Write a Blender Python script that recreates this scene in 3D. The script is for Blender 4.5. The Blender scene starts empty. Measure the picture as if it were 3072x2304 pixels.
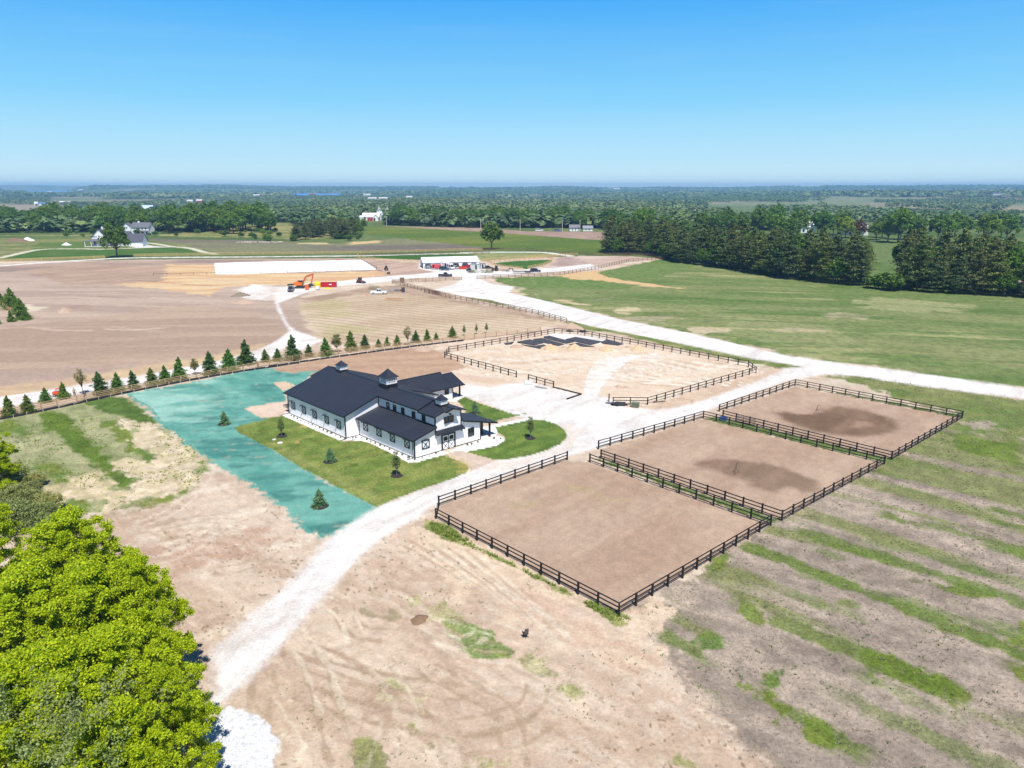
import bpy, bmesh, math, random
import numpy as np
from mathutils import Vector, Matrix
rnd = random.Random(7)
sc = bpy.context.scene
R = math.radians

# ------------------------------------------------------------------ camera
FPX, HZ, CAMH = 2120.0, 562.0, 38.0            # focal length in photo pixels, horizon row, drone height (m)
TH = math.atan((1152 - HZ) / FPX)
cam_d = bpy.data.cameras.new('camera'); cam = bpy.data.objects.new('camera', cam_d)
sc.collection.objects.link(cam)
cam.location = (0, 0, CAMH); cam.rotation_euler = (R(90) - TH, 0, 0)
cam_d.sensor_width = 36.0; cam_d.lens = 36.0 * FPX / 3072.0
cam_d.clip_start = 0.5; cam_d.clip_end = 60000
sc.camera = cam
# ------------------------------------------------------------------ world and sun
SUN_AZ, SUN_EL = 163.5, 62.0                    # clockwise from +Y
w = bpy.data.worlds.new('World'); sc.world = w; w.use_nodes = True
nt = w.node_tree; nt.nodes.clear()
wo = nt.nodes.new('ShaderNodeOutputWorld'); bg = nt.nodes.new('ShaderNodeBackground')
sky = nt.nodes.new('ShaderNodeTexSky'); sky.sky_type = 'NISHITA'; sky.sun_disc = False
sky.sun_elevation = R(SUN_EL); sky.sun_rotation = R(SUN_AZ); sky.altitude = 200
sky.air_density = 1.0; sky.dust_density = 0.35; sky.ozone_density = 2.2
HAZE = 1.3e-4
tcw = nt.nodes.new('ShaderNodeTexCoord'); sxyz = nt.nodes.new('ShaderNodeSeparateXYZ'); rmp = nt.nodes.new('ShaderNodeValToRGB'); mxw = nt.nodes.new('ShaderNodeMix'); mxw.data_type = 'RGBA'; mxw.inputs[0].default_value = .93
nt.links.new(tcw.outputs['Generated'], sxyz.inputs[0]); nt.links.new(sxyz.outputs['Z'], rmp.inputs[0]); KS = 1 / .1 / 1.30 / 10
el_ = rmp.color_ramp.elements
for i, (p_, c_) in enumerate(((0.0, (.84, 1.04, 1.1)), (.035, (.54, .87, 1.04)), (.11, (.25, .68, 1.03)), (.225, (.062, .44, 1.0)), (.45, (.02, .13, .42)), (1.0, (.01, .06, .22)))):
    e = el_[i] if i < 2 else el_.new(p_); e.position = p_; e.color = tuple(v * KS for v in c_) + (1,)
vsc = nt.nodes.new('ShaderNodeVectorMath'); vsc.operation = 'SCALE'; vsc.inputs['Scale'].default_value = 10.0; nt.links.new(rmp.outputs[0], vsc.inputs[0])
cmap = nt.nodes.new('ShaderNodeMapping'); cmap.inputs['Scale'].default_value = (1.6, 1.6, 26); cno = nt.nodes.new('ShaderNodeTexNoise'); cno.inputs['Scale'].default_value = 2.2; cno.inputs['Detail'].default_value = 6
crm = nt.nodes.new('ShaderNodeMapRange'); crm.inputs[1].default_value = .52; crm.inputs[2].default_value = .8; crm.inputs[3].default_value = 0; crm.inputs[4].default_value = .05
nt.links.new(tcw.outputs['Generated'], cmap.inputs[0]); nt.links.new(cmap.outputs[0], cno.inputs['Vector']); nt.links.new(cno.outputs['Fac'], crm.inputs[0])
cmx = nt.nodes.new('ShaderNodeMix'); cmx.data_type = 'RGBA'; cmx.inputs[7].default_value = (6.2, 7.2, 7.6, 1); nt.links.new(crm.outputs[0], cmx.inputs[0]); nt.links.new(vsc.outputs[0], cmx.inputs[6]); nt.links.new(cmx.outputs[2], mxw.inputs[7])
hs = nt.nodes.new('ShaderNodeHueSaturation'); hs.inputs['Saturation'].default_value = 1.18; hs.inputs['Value'].default_value = 1.0
nt.links.new(sky.outputs[0], hs.inputs['Color']); nt.links.new(hs.outputs[0], mxw.inputs[6]); nt.links.new(mxw.outputs[2], bg.inputs[0])
bg.inputs[1].default_value = 0.10; nt.links.new(bg.outputs[0], wo.inputs[0])
sl = bpy.data.lights.new('sun', 'SUN'); so = bpy.data.objects.new('sun', sl); sc.collection.objects.link(so)
sl.energy = 5.0; sl.angle = R(0.53); sl.color = (1.0, 0.955, 0.89)
sd_ = Vector((math.sin(R(SUN_AZ)) * math.cos(R(SUN_EL)), math.cos(R(SUN_AZ)) * math.cos(R(SUN_EL)), math.sin(R(SUN_EL))))
so.rotation_euler = sd_.to_track_quat('Z', 'Y').to_euler(); so.location = (0, 0, 200)
sc.view_settings.view_transform = 'Standard'; sc.view_settings.look = 'None'
sc.view_settings.exposure = 0.36; sc.view_settings.gamma = 1.0
sc.cycles.max_bounces = 6; sc.cycles.diffuse_bounces = 3; sc.cycles.transparent_max_bounces = 8; sc.cycles.volume_bounces = 0

# ------------------------------------------------------------------ photo measurements -> ground coordinates
def G(x, y, z=0.0):
    u, v = x - 1536, y - 1152
    d = Vector((u, FPX * math.cos(TH) - v * math.sin(TH), -FPX * math.sin(TH) - v * math.cos(TH)))
    t = (z - CAMH) / d[2]
    return Vector((d[0] * t, d[1] * t, z))
ZM = {'T': (0, 0, 1.38879), 'a': (0, 960, .40687), 'b': (700, 900, .40687), 'c': (1500, 960, .36166), 'r1': (0, 520, .3472),
      'r2': (700, 520, .3472), 'r3': (1400, 520, .3472), 'r4': (2304, 520, .3472), 'm': (840, 700, .217), 'n': (1200, 700, .217),
      'p6': (1250, 1250, .3919), 'p7': (1700, 1100, .5877), 'p5': (640, 1600, .46293), 'k': (820, 1050, .3255), 'l3': (0, 1200, .3472),
      'l4': (0, 1728, .3472), 'f': (0, 0, 1), 'w8': (1600, 1600, .66546), 'g': (2200, 1080, .39421), 's': (0, 840, .0964)}
def Q(z, x, y, h=0.0):
    o = ZM[z]; return G(o[0] + x * o[2], o[1] + y * o[2], h)
def QL(*a):
    out = []; z = 'f'
    for it in a:
        if isinstance(it, str): z = it
        else: out.append(Q(z, it[0], it[1]))
    return out
def rows(z, pts): return [Q(z, *p) for p in pts]

# ------------------------------------------------------------------ helpers
col = sc.collection
def link(o, parent=None):
    col.objects.link(o)
    if parent is not None: o.parent = parent
    return o
def tag(o, label=None, cat=None, group=None, kind=None):
    if label: o['label'] = label
    if cat: o['category'] = cat
    if group: o['group'] = group
    if kind: o['kind'] = kind
    return o
def thing(name, label, cat, loc=(0, 0, 0), rz=0.0, group=None):
    o = bpy.data.objects.new(name, None); o.empty_display_size = .3; link(o)
    o.location = loc; o.rotation_euler = (0, 0, rz)
    return tag(o, label, cat, group)
def copy_tree(o, parent=None):
    c = o.copy(); link(c, parent)
    for ch in o.children: copy_tree(ch, c)
    return c
class MB:
    def __init__(s): s.v = []; s.f = []; s.m = []
    def add(s, vs, fs, mi=0):
        n = len(s.v); s.v += [tuple(v) for v in vs]; s.f += [tuple(i + n for i in f) for f in fs]; s.m += [mi] * len(fs); return s
    def box(s, a, b, mi=0):
        x0, y0, z0 = a; x1, y1, z1 = b
        return s.add([(x0, y0, z0), (x1, y0, z0), (x1, y1, z0), (x0, y1, z0), (x0, y0, z1), (x1, y0, z1), (x1, y1, z1), (x0, y1, z1)],
                     [(0, 3, 2, 1), (4, 5, 6, 7), (0, 1, 5, 4), (1, 2, 6, 5), (2, 3, 7, 6), (3, 0, 4, 7)], mi)
    def hexa(s, p, mi=0):   # 8 points: bottom 4 ccw, top 4 ccw
        return s.add(p, [(0, 3, 2, 1), (4, 5, 6, 7), (0, 1, 5, 4), (1, 2, 6, 5), (2, 3, 7, 6), (3, 0, 4, 7)], mi)
    def bar(s, p, q, w, h, mi=0):
        p, q = Vector(p), Vector(q); d = (q - p).normalized()
        up = Vector((0, 0, 1)) if abs(d.z) < .95 else Vector((0, 1, 0))
        sx = d.cross(up).normalized() * w / 2; sy = sx.cross(d).normalized() * h / 2
        return s.hexa([p - sx - sy, p + sx - sy, q + sx - sy, q - sx - sy, p - sx + sy, p + sx + sy, q + sx + sy, q - sx + sy], mi)
    def tube(s, p, q, r0, r1=None, n=8, mi=0, cap=True):
        p, q = Vector(p), Vector(q); r1 = r0 if r1 is None else r1; d = (q - p).normalized()
        up = Vector((0, 0, 1)) if abs(d.z) < .95 else Vector((1, 0, 0))
        a = d.cross(up).normalized(); b = d.cross(a)
        vs = [p + (a * math.cos(t) + b * math.sin(t)) * r0 for t in [2 * math.pi * i / n for i in range(n)]]
        vs += [q + (a * math.cos(t) + b * math.sin(t)) * r1 for t in [2 * math.pi * i / n for i in range(n)]]
        fs = [(i, n + i, n + (i + 1) % n, (i + 1) % n) for i in range(n)]
        if cap: fs += [tuple(range(n)), tuple(range(2 * n - 1, n - 1, -1))]
        return s.add(vs, fs, mi)
    def prism(s, prof, ax0, ax1, axis='y', mi=0):   # profile of (u,z) extruded along an axis
        n = len(prof)
        if axis == 'y': vs = [(u, ax0, z) for u, z in prof] + [(u, ax1, z) for u, z in prof]
        else: vs = [(ax0, u, z) for u, z in prof] + [(ax1, u, z) for u, z in prof]
        return s.add(vs, [tuple(range(n)), tuple(range(2 * n - 1, n - 1, -1))] + [(i, n + i, n + (i + 1) % n, (i + 1) % n) for i in range(n)], mi)
    def build(s, name, mats, parent=None, smooth=False, bevel=0.0):
        me = bpy.data.meshes.new(name); me.from_pydata(s.v, [], s.f); me.validate()
        if not isinstance(mats, (list, tuple)): mats = [mats]
        for m in mats: me.materials.append(m)
        if len(mats) > 1 and len(me.polygons) == len(s.m): me.polygons.foreach_set('material_index', s.m)
        bm = bmesh.new(); bm.from_mesh(me); bmesh.ops.recalc_face_normals(bm, faces=bm.faces)
        if bevel > 0: bmesh.ops.bevel(bm, geom=bm.edges[:], offset=bevel, segments=1, affect='EDGES', profile=.6)
        bm.to_mesh(me); bm.free()
        if smooth: me.polygons.foreach_set('use_smooth', [True] * len(me.polygons))
        o = bpy.data.objects.new(name, me); return link(o, parent)
def np_mesh(name, V, Fc, mat, attr=None, smooth=False):
    """V (n,3), Fc (m,3|4) arrays -> mesh"""
    me = bpy.data.meshes.new(name); k = Fc.shape[1]
    me.vertices.add(len(V)); me.vertices.foreach_set('co', np.ascontiguousarray(V, dtype=np.float32).ravel())
    me.loops.add(Fc.size); me.loops.foreach_set('vertex_index', np.ascontiguousarray(Fc, dtype=np.int32).ravel())
    me.polygons.add(len(Fc)); me.polygons.foreach_set('loop_start', np.arange(0, Fc.size, k, dtype=np.int32))
    me.polygons.foreach_set('loop_total', np.full(len(Fc), k, dtype=np.int32))
    if smooth: me.polygons.foreach_set('use_smooth', np.ones(len(Fc), dtype=bool))
    me.update(calc_edges=True)
    if attr is not None:
        a = me.attributes.new('Col', 'FLOAT_COLOR', 'POINT'); a.data.foreach_set('color', np.ascontiguousarray(attr, dtype=np.float32).ravel())
    if mat: me.materials.append(mat)
    return me

# ------------------------------------------------------------------ materials
def lin(c): 
    return tuple((x / 255 / 12.92 if x / 255 <= .04045 else ((x / 255 + .055) / 1.055) ** 2.4) for x in c)
def mat(name, c, rough=.7, metal=0.0, var=0.12, scale=6.0, bump=0.0, bscale=20.0, spec=.5, coat=0.0):
    m = bpy.data.materials.new(name); m.use_nodes = True; n = m.node_tree.nodes; l = m.node_tree.links
    b = n['Principled BSDF']; b.inputs['Roughness'].default_value = rough; b.inputs['Metallic'].default_value = metal
    b.inputs['Specular IOR Level'].default_value = spec; b.inputs['Coat Weight'].default_value = coat
    tc = n.new('ShaderNodeTexCoord'); nz = n.new('ShaderNodeTexNoise'); nz.inputs['Scale'].default_value = scale; nz.inputs['Detail'].default_value = 4
    mx = n.new('ShaderNodeMix'); mx.data_type = 'RGBA'
    mx.inputs[6].default_value = tuple(x * (1 - var) for x in c) + (1,); mx.inputs[7].default_value = tuple(min(1, x * (1 + var)) for x in c) + (1,)
    l.new(tc.outputs['Object'], nz.inputs['Vector']); l.new(nz.outputs['Fac'], mx.inputs[0]); l.new(mx.outputs[2], b.inputs['Base Color'])
    if bump > 0:
        n2 = n.new('ShaderNodeTexNoise'); n2.inputs['Scale'].default_value = bscale; n2.inputs['Detail'].default_value = 5
        bp = n.new('ShaderNodeBump'); bp.inputs['Strength'].default_value = bump; bp.inputs['Distance'].default_value = .05
        l.new(tc.outputs['Object'], n2.inputs['Vector']); l.new(n2.outputs['Fac'], bp.inputs['Height']); l.new(bp.outputs[0], b.inputs['Normal'])
    return m
def leaf_mat(name, c1, c2, trans=.35, objcol=False, attr=False, rough=.55):
    m = bpy.data.materials.new(name); m.use_nodes = True; n = m.node_tree.nodes; l = m.node_tree.links; n.clear()
    o = n.new('ShaderNodeOutputMaterial'); mixs = n.new('ShaderNodeMixShader'); d = n.new('ShaderNodeBsdfPrincipled'); t = n.new('ShaderNodeBsdfTranslucent')
    d.inputs['Roughness'].default_value = rough; d.inputs['Specular IOR Level'].default_value = .25
    geo = n.new('ShaderNodeNewGeometry'); mx = n.new('ShaderNodeMix'); mx.data_type = 'RGBA'
    mx.inputs[6].default_value = tuple(c1) + (1,); mx.inputs[7].default_value = tuple(c2) + (1,)
    l.new(geo.outputs['Random Per Island'], mx.inputs[0]); src = mx.outputs[2]
    if objcol or attr:
        k = n.new('ShaderNodeMix'); k.data_type = 'RGBA'; k.blend_type = 'MULTIPLY'; k.inputs[0].default_value = 1
        if objcol: oi = n.new('ShaderNodeObjectInfo'); l.new(oi.outputs['Color'], k.inputs[7])
        else: oi = n.new('ShaderNodeAttribute'); oi.attribute_name = 'Col'; l.new(oi.outputs['Color'], k.inputs[7])
        l.new(src, k.inputs[6]); src = k.outputs[2]
    l.new(src, d.inputs['Base Color']); l.new(src, t.inputs['Color'])
    mixs.inputs[0].default_value = trans; l.new(d.outputs[0], mixs.inputs[1]); l.new(t.outputs[0], mixs.inputs[2]); l.new(mixs.outputs[0], o.inputs[0])
    return m
M = {}
M['white'] = mat('white_siding', (.8, .8, .82), .55, var=.03)
M['trim'] = mat('black_trim', (.012, .012, .018), .45, var=.2)
M['board'] = mat('black_fence_board', (.012, .010, .012), .6, var=.4, scale=3)
M['glass'] = mat('dark_glass', (.02, .022, .022), .08, var=.3, spec=.6)
M['tan'] = mat('new_pine_board', (.42, .28, .16), .8, var=.25, scale=3)
M['brown'] = mat('weathered_board', (.20, .125, .085), .85, var=.3, scale=3)
M['straw'] = mat('fresh_yellow_board', (.55, .38, .17), .8, var=.2, scale=3)
M['bark'] = mat('bark', (.11, .085, .065), .95, var=.4, scale=8, bump=.4)
M['greybark'] = mat('grey_bark', (.25, .235, .23), .95, var=.3, scale=8)
M['mulch'] = mat('mulch', (.03, .022, .02), .95, var=.5, scale=20, bump=.8, bscale=60)
M['concrete'] = mat('concrete', (.62, .56, .53), .85, var=.08, scale=2)
M['stone'] = mat('stone', (.5, .49, .47), .85, var=.2, scale=5)
M['fabric'] = mat('silt_fabric', (.02, .02, .026), .8, var=.4, scale=2)
M['stake'] = mat('stake_wood', (.62, .56, .5), .8)
M['rubber'] = mat('tyre_rubber', (.02, .02, .02), .8)
M['steel'] = mat('galvanised_steel', (.45, .47, .5), .45, metal=.6)
M['darksteel'] = mat('dark_steel', (.05, .05, .055), .5, metal=.4)
M['canvas'] = mat('white_canvas', (.82, .82, .82), .6, var=.03)
M['shingle'] = mat('grey_shingle', (.12, .12, .14), .8, var=.15, scale=3)
M['darkshingle'] = mat('dark_shingle', (.07, .07, .095), .8, var=.15, scale=3)
# ------------------------------------------------------------------ numpy noise
def vnoise(x, y, seed=0):
    xi = np.floor(x).astype(np.int64); yi = np.floor(y).astype(np.int64); xf = x - xi; yf = y - yi
    def h(a, b):
        n = (a * 374761393 + b * 668265263 + seed * 1442695041) & 0xffffffff
        n = ((n ^ (n >> 13)) * 1274126177) & 0xffffffff; return ((n ^ (n >> 16)) & 0xffff) / 65535.0
    u = xf * xf * (3 - 2 * xf); v = yf * yf * (3 - 2 * yf)
    return (h(xi, yi) * (1 - u) + h(xi + 1, yi) * u) * (1 - v) + (h(xi, yi + 1) * (1 - u) + h(xi + 1, yi + 1) * u) * v
def fbm(x, y, s, seed=0, octs=4, rot=0.0, stretch=1.0, gain=.55):
    c, n = math.cos(rot), math.sin(rot); a = (x * c + y * n) / (s * stretch); b = (-x * n + y * c) / s
    t = 0; amp = 1; tot = 0
    for o in range(octs):
        t = t + amp * vnoise(a + 17.3 * o, b - 9.1 * o, seed + o); tot += amp; amp *= gain; a = a * 2.03; b = b * 2.03
    return t / tot            # about .5 +- .2
def sdist(X, Y, poly):
    """signed distance, positive inside"""
    P = np.array([(p[0], p[1]) for p in poly]); n = len(P); d = np.full(X.shape, 1e18); ins = np.zeros(X.shape, bool)
    for i in range(n):
        a = P[i]; b = P[(i + 1) % n]; e = b - a; L = e @ e + 1e-9
        t = np.clip(((X - a[0]) * e[0] + (Y - a[1]) * e[1]) / L, 0, 1)
        d = np.minimum(d, (X - a[0] - t * e[0]) ** 2 + (Y - a[1] - t * e[1]) ** 2)
        c = ((a[1] > Y) != (b[1] > Y)); 
        with np.errstate(divide='ignore', invalid='ignore'):
            xs = (b[0] - a[0]) * (Y - a[1]) / (b[1] - a[1] if b[1] != a[1] else 1e-12) + a[0]
        ins ^= c & (X < xs)
    d = np.sqrt(d); return np.where(ins, d, -d)
def ldist(X, Y, pts):
    P = np.array([(p[0], p[1]) for p in pts]); d = np.full(X.shape, 1e18)
    for i in range(len(P) - 1):
        a = P[i]; e = P[i + 1] - a; L = e @ e + 1e-9
        t = np.clip(((X - a[0]) * e[0] + (Y - a[1]) * e[1]) / L, 0, 1)
        d = np.minimum(d, (X - a[0] - t * e[0]) ** 2 + (Y - a[1] - t * e[1]) ** 2)
    return np.sqrt(d)
def smooth(t): t = np.clip(t, 0, 1); return t * t * (3 - 2 * t)
def catmull(pts, k=6, closed=True):
    P = [np.array((p[0], p[1])) for p in pts]; n = len(P); out = []
    rng_ = range(n) if closed else range(n - 1)
    for i in rng_:
        p0, p1, p2, p3 = (P[(i - 1) % n], P[i], P[(i + 1) % n], P[(i + 2) % n]) if closed else (P[max(i - 1, 0)], P[i], P[i + 1], P[min(i + 2, n - 1)])
        for j in range(k):
            t = j / k; out.append(.5 * (2 * p1 + (p2 - p0) * t + (2 * p0 - 5 * p1 + 4 * p2 - p3) * t * t + (3 * p1 - p0 - 3 * p2 + p3) * t ** 3))
    if not closed: out.append(P[-1])
    return out

# ------------------------------------------------------------------ the ground: one fan-shaped sheet, finer near the drone
KA = 0.65
def alb(*c):
    r_, g_, b_ = c
    if r_ > g_ > b_ and r_ - b_ < 75: c = (r_, min(255, g_ + 4), b_ - 1)   # dry sandy soil, a touch warmer
    if g_ > r_ and g_ > b_ * 1.3: return np.array([v * KA * .86 for v in lin(c)])     # grass
    return np.array([v * KA for v in lin(c)])
NA, NR = 1180, 920
az = np.linspace(R(-50), R(50), NA)
dep = np.concatenate([np.linspace(R(56), R(12), 400), np.linspace(R(12), R(3.5), 401)[1:], np.linspace(R(3.5), R(1.2), 121)[1:]])
rad = CAMH / np.tan(dep)
RR, AA = np.meshgrid(rad, az, indexing='ij')
X = (RR * np.sin(AA)).ravel(); Y = (RR * np.cos(AA)).ravel()
far_r = np.array([2100, 2450, 2900, 3400, 4000, 4800, 5600, 6500, 7400, 8200, 9000, 9700, 10400, 11200, 12500.])
def hfar(x, y):
    r = np.sqrt(x * x + y * y); a = np.arctan2(x, y)
    k = smooth((r - 700) / 900.)
    z = k * (-10 + 26 * (fbm(x, y, 1500, 5, 3) - .5) * 1.4)
    sky_h = 30 + 26 * smooth((a - .12) / .5) + 26 * smooth((-a - .1) / .5) + 22 * (fbm(a * 30, a * 0 + 2, 2.2, 9, 4) - .5)
    z2 = smooth((r - 4500) / 5200.) * (sky_h + 16)
    mid = 30 * smooth((r - 2600) / 1400.) * smooth((5200 - r) / 1500.) * smooth((a - .25) / .3)
    z = z + z2 + mid * .7; deg = np.degrees(a)
    lk = smooth((-29.5 - deg) / 2) * smooth((r - 6300) / 300) * smooth((11600 - r) / 300) + smooth((deg + 18) / 1.5) * smooth((-9 - deg) / 1.5) * smooth((r - 4600) / 200) * smooth((5700 - r) / 200)
    return z * (1 - np.clip(lk, 0, 1)) - 14 * np.clip(lk, 0, 1)
C = np.zeros((len(X), 3)); A4 = np.zeros(len(X)); CLS = np.zeros(len(X), np.int8); Zt = np.zeros(len(X))
NB = {}
def nz(s, seed=0, octs=4, rot=0., st=1.):
    k = (s, seed, octs, round(rot, 2), st)
    if k not in NB: NB[k] = (fbm(X, Y, s, seed, octs, rot, st) - .5) * 2
    return NB[k]
# base: sandy, stripped soil
n1 = nz(18, 1); n2 = nz(2.2, 2, 4); n3 = nz(5, 3, 4, R(-35), 5.)
b0, b1, b2 = alb(226, 200, 182), alb(208, 178, 160), alb(241, 220, 202)
C[:] = b0
def blend(sel, wgt, c, g=None, cls=None):
    idx = np.nonzero(sel)[0] if sel.dtype == bool else sel
    wv = np.clip(wgt, 0, 1)[:, None]
    C[idx] = C[idx] * (1 - wv) + c * wv
    if g is not None: A4[idx] = A4[idx] * (1 - wv[:, 0]) + g * wv[:, 0]
    if cls is not None: CLS[idx[wv[:, 0] > .5]] = cls
ALL = np.arange(len(X))
n4 = nz(2.4, 7, 5, R(25), 6.); n5 = nz(1.0, 8, 3)
blend(ALL, smooth(n1 * 1.5 + n3 * 1.6 + .3) * .85, b1); blend(ALL, smooth(n2 * 1.8 + n4 * 1.8 - .1) * .8, b2); blend(ALL, smooth(n5 * 1.5 + n3 * 2.2 - .5) * .5, alb(196, 164, 144))
def paint(poly, c1, c2=None, soft=.6, rough=.8, ns=2.0, mixs=3.0, mrot=0., mst=1., mc=1.2, g=0., cls=None, alpha=1., curve=False, seed=11, bias=0.):
    if curve: poly = catmull(poly)
    P = np.array([(p[0], p[1]) for p in poly]); mg = soft + rough * 2 + 1
    sel = np.nonzero((X > P[:, 0].min() - mg) & (X < P[:, 0].max() + mg) & (Y > P[:, 1].min() - mg) & (Y < P[:, 1].max() + mg))[0]
    if len(sel) == 0: return
    x, y = X[sel], Y[sel]
    d = sdist(x, y, poly)
    if rough > 0: d = d + rough * 2 * (fbm(x, y, ns, seed, 4) - .5) * 2
    wv = smooth(d / soft + .5) * alpha
    c = np.array(c1)[None, :]
    if c2 is not None:
        m = smooth((fbm(x, y, mixs, seed + 3, 4, mrot, mst) - .5) * 2 * mc + .5 + bias)[:, None]
        c = c * (1 - m) + np.array(c2)[None, :] * m
    blend(sel, wv, c, g, cls)
def stroke(pts, width, c, alpha=.5, soft=.3, rough=.2, curve=True, g=None, cls=None):
    if curve: pts = catmull(pts, 8, False)
    P = np.array([(p[0], p[1]) for p in pts]); mg = width + 1.5
    sel = np.nonzero((X > P[:, 0].min() - mg) & (X < P[:, 0].max() + mg) & (Y > P[:, 1].min() - mg) & (Y < P[:, 1].max() + mg))[0]
    if len(sel) == 0: return
    x, y = X[sel], Y[sel]; d = width / 2 - ldist(x, y, pts) + rough * (fbm(x, y, 1.2, 31, 3) - .5) * 3
    blend(sel, smooth(d / soft + .5) * alpha, np.array(c), g, cls)
SOIL, SOIL2 = alb(201, 170, 152), alb(190, 157, 139)
GR, GR2, GRY = alb(112, 138, 66), alb(92, 118, 50), alb(150, 158, 98)
ROAD, ROAD2 = alb(252, 250, 250), alb(238, 228, 222)
ROAD = np.array((.63, .605, .575)); ROAD2 = np.array((.50, .455, .415))
LAV, LAV2 = alb(188, 167, 155), alb(164, 145, 135)
DRY = alb(222, 200, 160)
# --- far fields between 330 m and 2 km
paint(QL('f', (-900, 600), (4200, 600), (4200, 740), (3400, 850), (2650, 812), (2500, 800), (1800, 770), (-900, 790)), alb(98, 122, 62), alb(126, 142, 84), 8, 0, mixs=60, g=1)
paint(QL('r1', (-900, 200), (1500, 210), (2300, 200), (2300, 350), (-900, 400)), alb(92, 110, 78), alb(120, 132, 96), 20, 10, 40, 120, g=1)
paint(QL('r1', (-400, 250), (590, 262), (640, 300), (400, 285), (-400, 275)), alb(84, 80, 62), None, 6, 4, 30, g=.6)
paint(QL('r1', (-400, 295), (680, 300), (760, 345), (560, 368), (110, 362), (-400, 350)), alb(86, 84, 62), alb(100, 96, 74), 5, 3, 30, g=.6)
paint(QL('r1', (430, 205), (1080, 215), (1080, 224), (430, 222)), alb(170, 150, 140), None, 8, 4, 30)
paint(QL('r1', (-400, 245), (260, 240), (250, 262), (-400, 262)), alb(130, 165, 110), None, 8, 4, 30, g=1)
paint(QL('r2', (330, 435), (560, 432), (560, 470), (330, 480)), alb(205, 175, 130), None, 5, 5, 15)
paint(QL('r2', (1100, 455), (2300, 490), ), GR) if 0 else None
# brush zone left of the conifer clump
paint(QL('r1', (-300, 540), (800, 530), (2300, 560), 'r2', (560, 580), (1000, 545), (1140, 450), (360, 430), 'r1', (1300, 540)), alb(138, 146, 84), alb(172, 160, 110), 4, 4, 12, 14, g=1)
# bright green field in the centre, then the brown tilled strip, then the grey field
paint(QL('r2', (1130, 455), 'r3', (-20, 495), (1235, 582), (1215, 700), (970, 690), (300, 655), (-10, 650), 'r2', (1900, 655), (1500, 560), (1140, 530)), alb(106, 130, 52), alb(138, 148, 66), 5, 2, 10, 26, R(20), 3, g=1)
paint(QL('r2', (1280, 455), (2240, 475), 'r3', (500, 500), (1260, 508), (1240, 582), (900, 560), (300, 515), 'r2', (1700, 480)), alb(186, 156, 142), alb(172, 140, 126), 3, 1, 10, 8, g=0)
paint(QL('r1', (1200, 565), (2260, 580), 'r2', (600, 600), (1050, 610), (1400, 560), (1800, 600), (2230, 650), (1500, 672), (300, 688), 'r1', (2212, 690), (1880, 690), (1700, 650), (1480, 620)), alb(128, 112, 108), alb(142, 138, 104), 3, 2, 8, 22, R(10), 4, g=.3)
paint(QL('r2', (960, 600), (1240, 580), (1260, 600), (1000, 620)), alb(224, 196, 146), None, 4, 3, 8)
paint(QL('r2', (560, 600), (800, 600), (820, 612), (560, 610)), alb(214, 190, 150), None, 3, 3, 8)
# lawn and old grass round the farmhouse
paint(QL('r1', (-500, 560), (740, 560), (1200, 570), (1480, 600), (1700, 650), (1860, 700), (1160, 715), (0, 750), (-500, 780)), alb(112, 136, 66), alb(150, 150, 92), 3, 2, 8, 18, R(15), 4, g=1)
paint(QL('r1', (50, 735), (330, 665), (1480, 640), (1640, 655), (1800, 690), (1160, 708), (0, 742)), alb(86, 124, 52), alb(104, 132, 62), 1.5, .8, 6, 14, g=1)
paint(QL('r1', (-600, 560), (60, 560), (300, 600), (250, 660), (-100, 745), (-600, 800)), alb(158, 150, 106), alb(130, 142, 80), 5, 3, 8, 10, g=1)
stroke(QL('r1', (-300, 770), (0, 730), (200, 685), (380, 656), (700, 652), (900, 656), (1180, 645), (1500, 636), (1650, 650), (1760, 680), (1860, 697)), 4.5, alb(226, 216, 196), 1, .8, .4, cls=5)
stroke(QL('r1', (1170, 590), (1350, 610), (1500, 636)), 4, alb(226, 216, 206), 1, .8, .4, cls=5)
paint(QL('r1', (1140, 635), (1200, 605), (1330, 628), (1440, 636), (1180, 645)), alb(232, 226, 222), None, .8, .3, cls=5)
# graded plain left of centre
paint(QL('r1', (-600, 800), (0, 790), (1200, 745), (2300, 735), 'r2', (1060, 735), (1290, 775), (1620, 790), (1900, 850), (1750, 890), (1400, 920), (700, 990), (560, 1100), (780, 1382), 'T', (690, 745), (620, 745), (440, 795), (-400, 900)), alb(206, 178, 164), alb(188, 160, 148), 2, .8, 5, 9, R(-4), 7, 1.6)
paint(QL('r1', (-300, 812), (900, 765), (2250, 745), (2250, 765), (1450, 800), (600, 830), (-300, 870)), alb(166, 140, 132), alb(196, 166, 150), 3, 3, 9, 8, 0, 5, 1.5)
paint(QL('r1', (200, 840), (700, 790), (1440, 800), (1430, 930), (1000, 960), (560, 960)), alb(184, 152, 136), alb(204, 172, 152), 3, 2, 6, 6, R(40), 4, 1.5)
paint(QL('r1', (1450, 790), (1850, 790), (1870, 875), 'r2', (620, 860), (1250, 845), (1340, 880), (1150, 905), (700, 985), (330, 960), (-60, 985), 'r1', (1800, 1060), (1450, 1010), (980, 960), (1420, 930)), alb(238, 206, 164), alb(226, 182, 138), 2.5, 2, 5, 4, R(5), 6, 1.6, curve=False)
paint(QL('r2', (1100, 745), (1600, 775), (1620, 815), (1900, 850), (1700, 890), (1350, 890), (1260, 820)), alb(212, 180, 164), alb(194, 160, 146), 1.5, .5, 4, 4, R(60), 5, 1.5)
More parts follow.
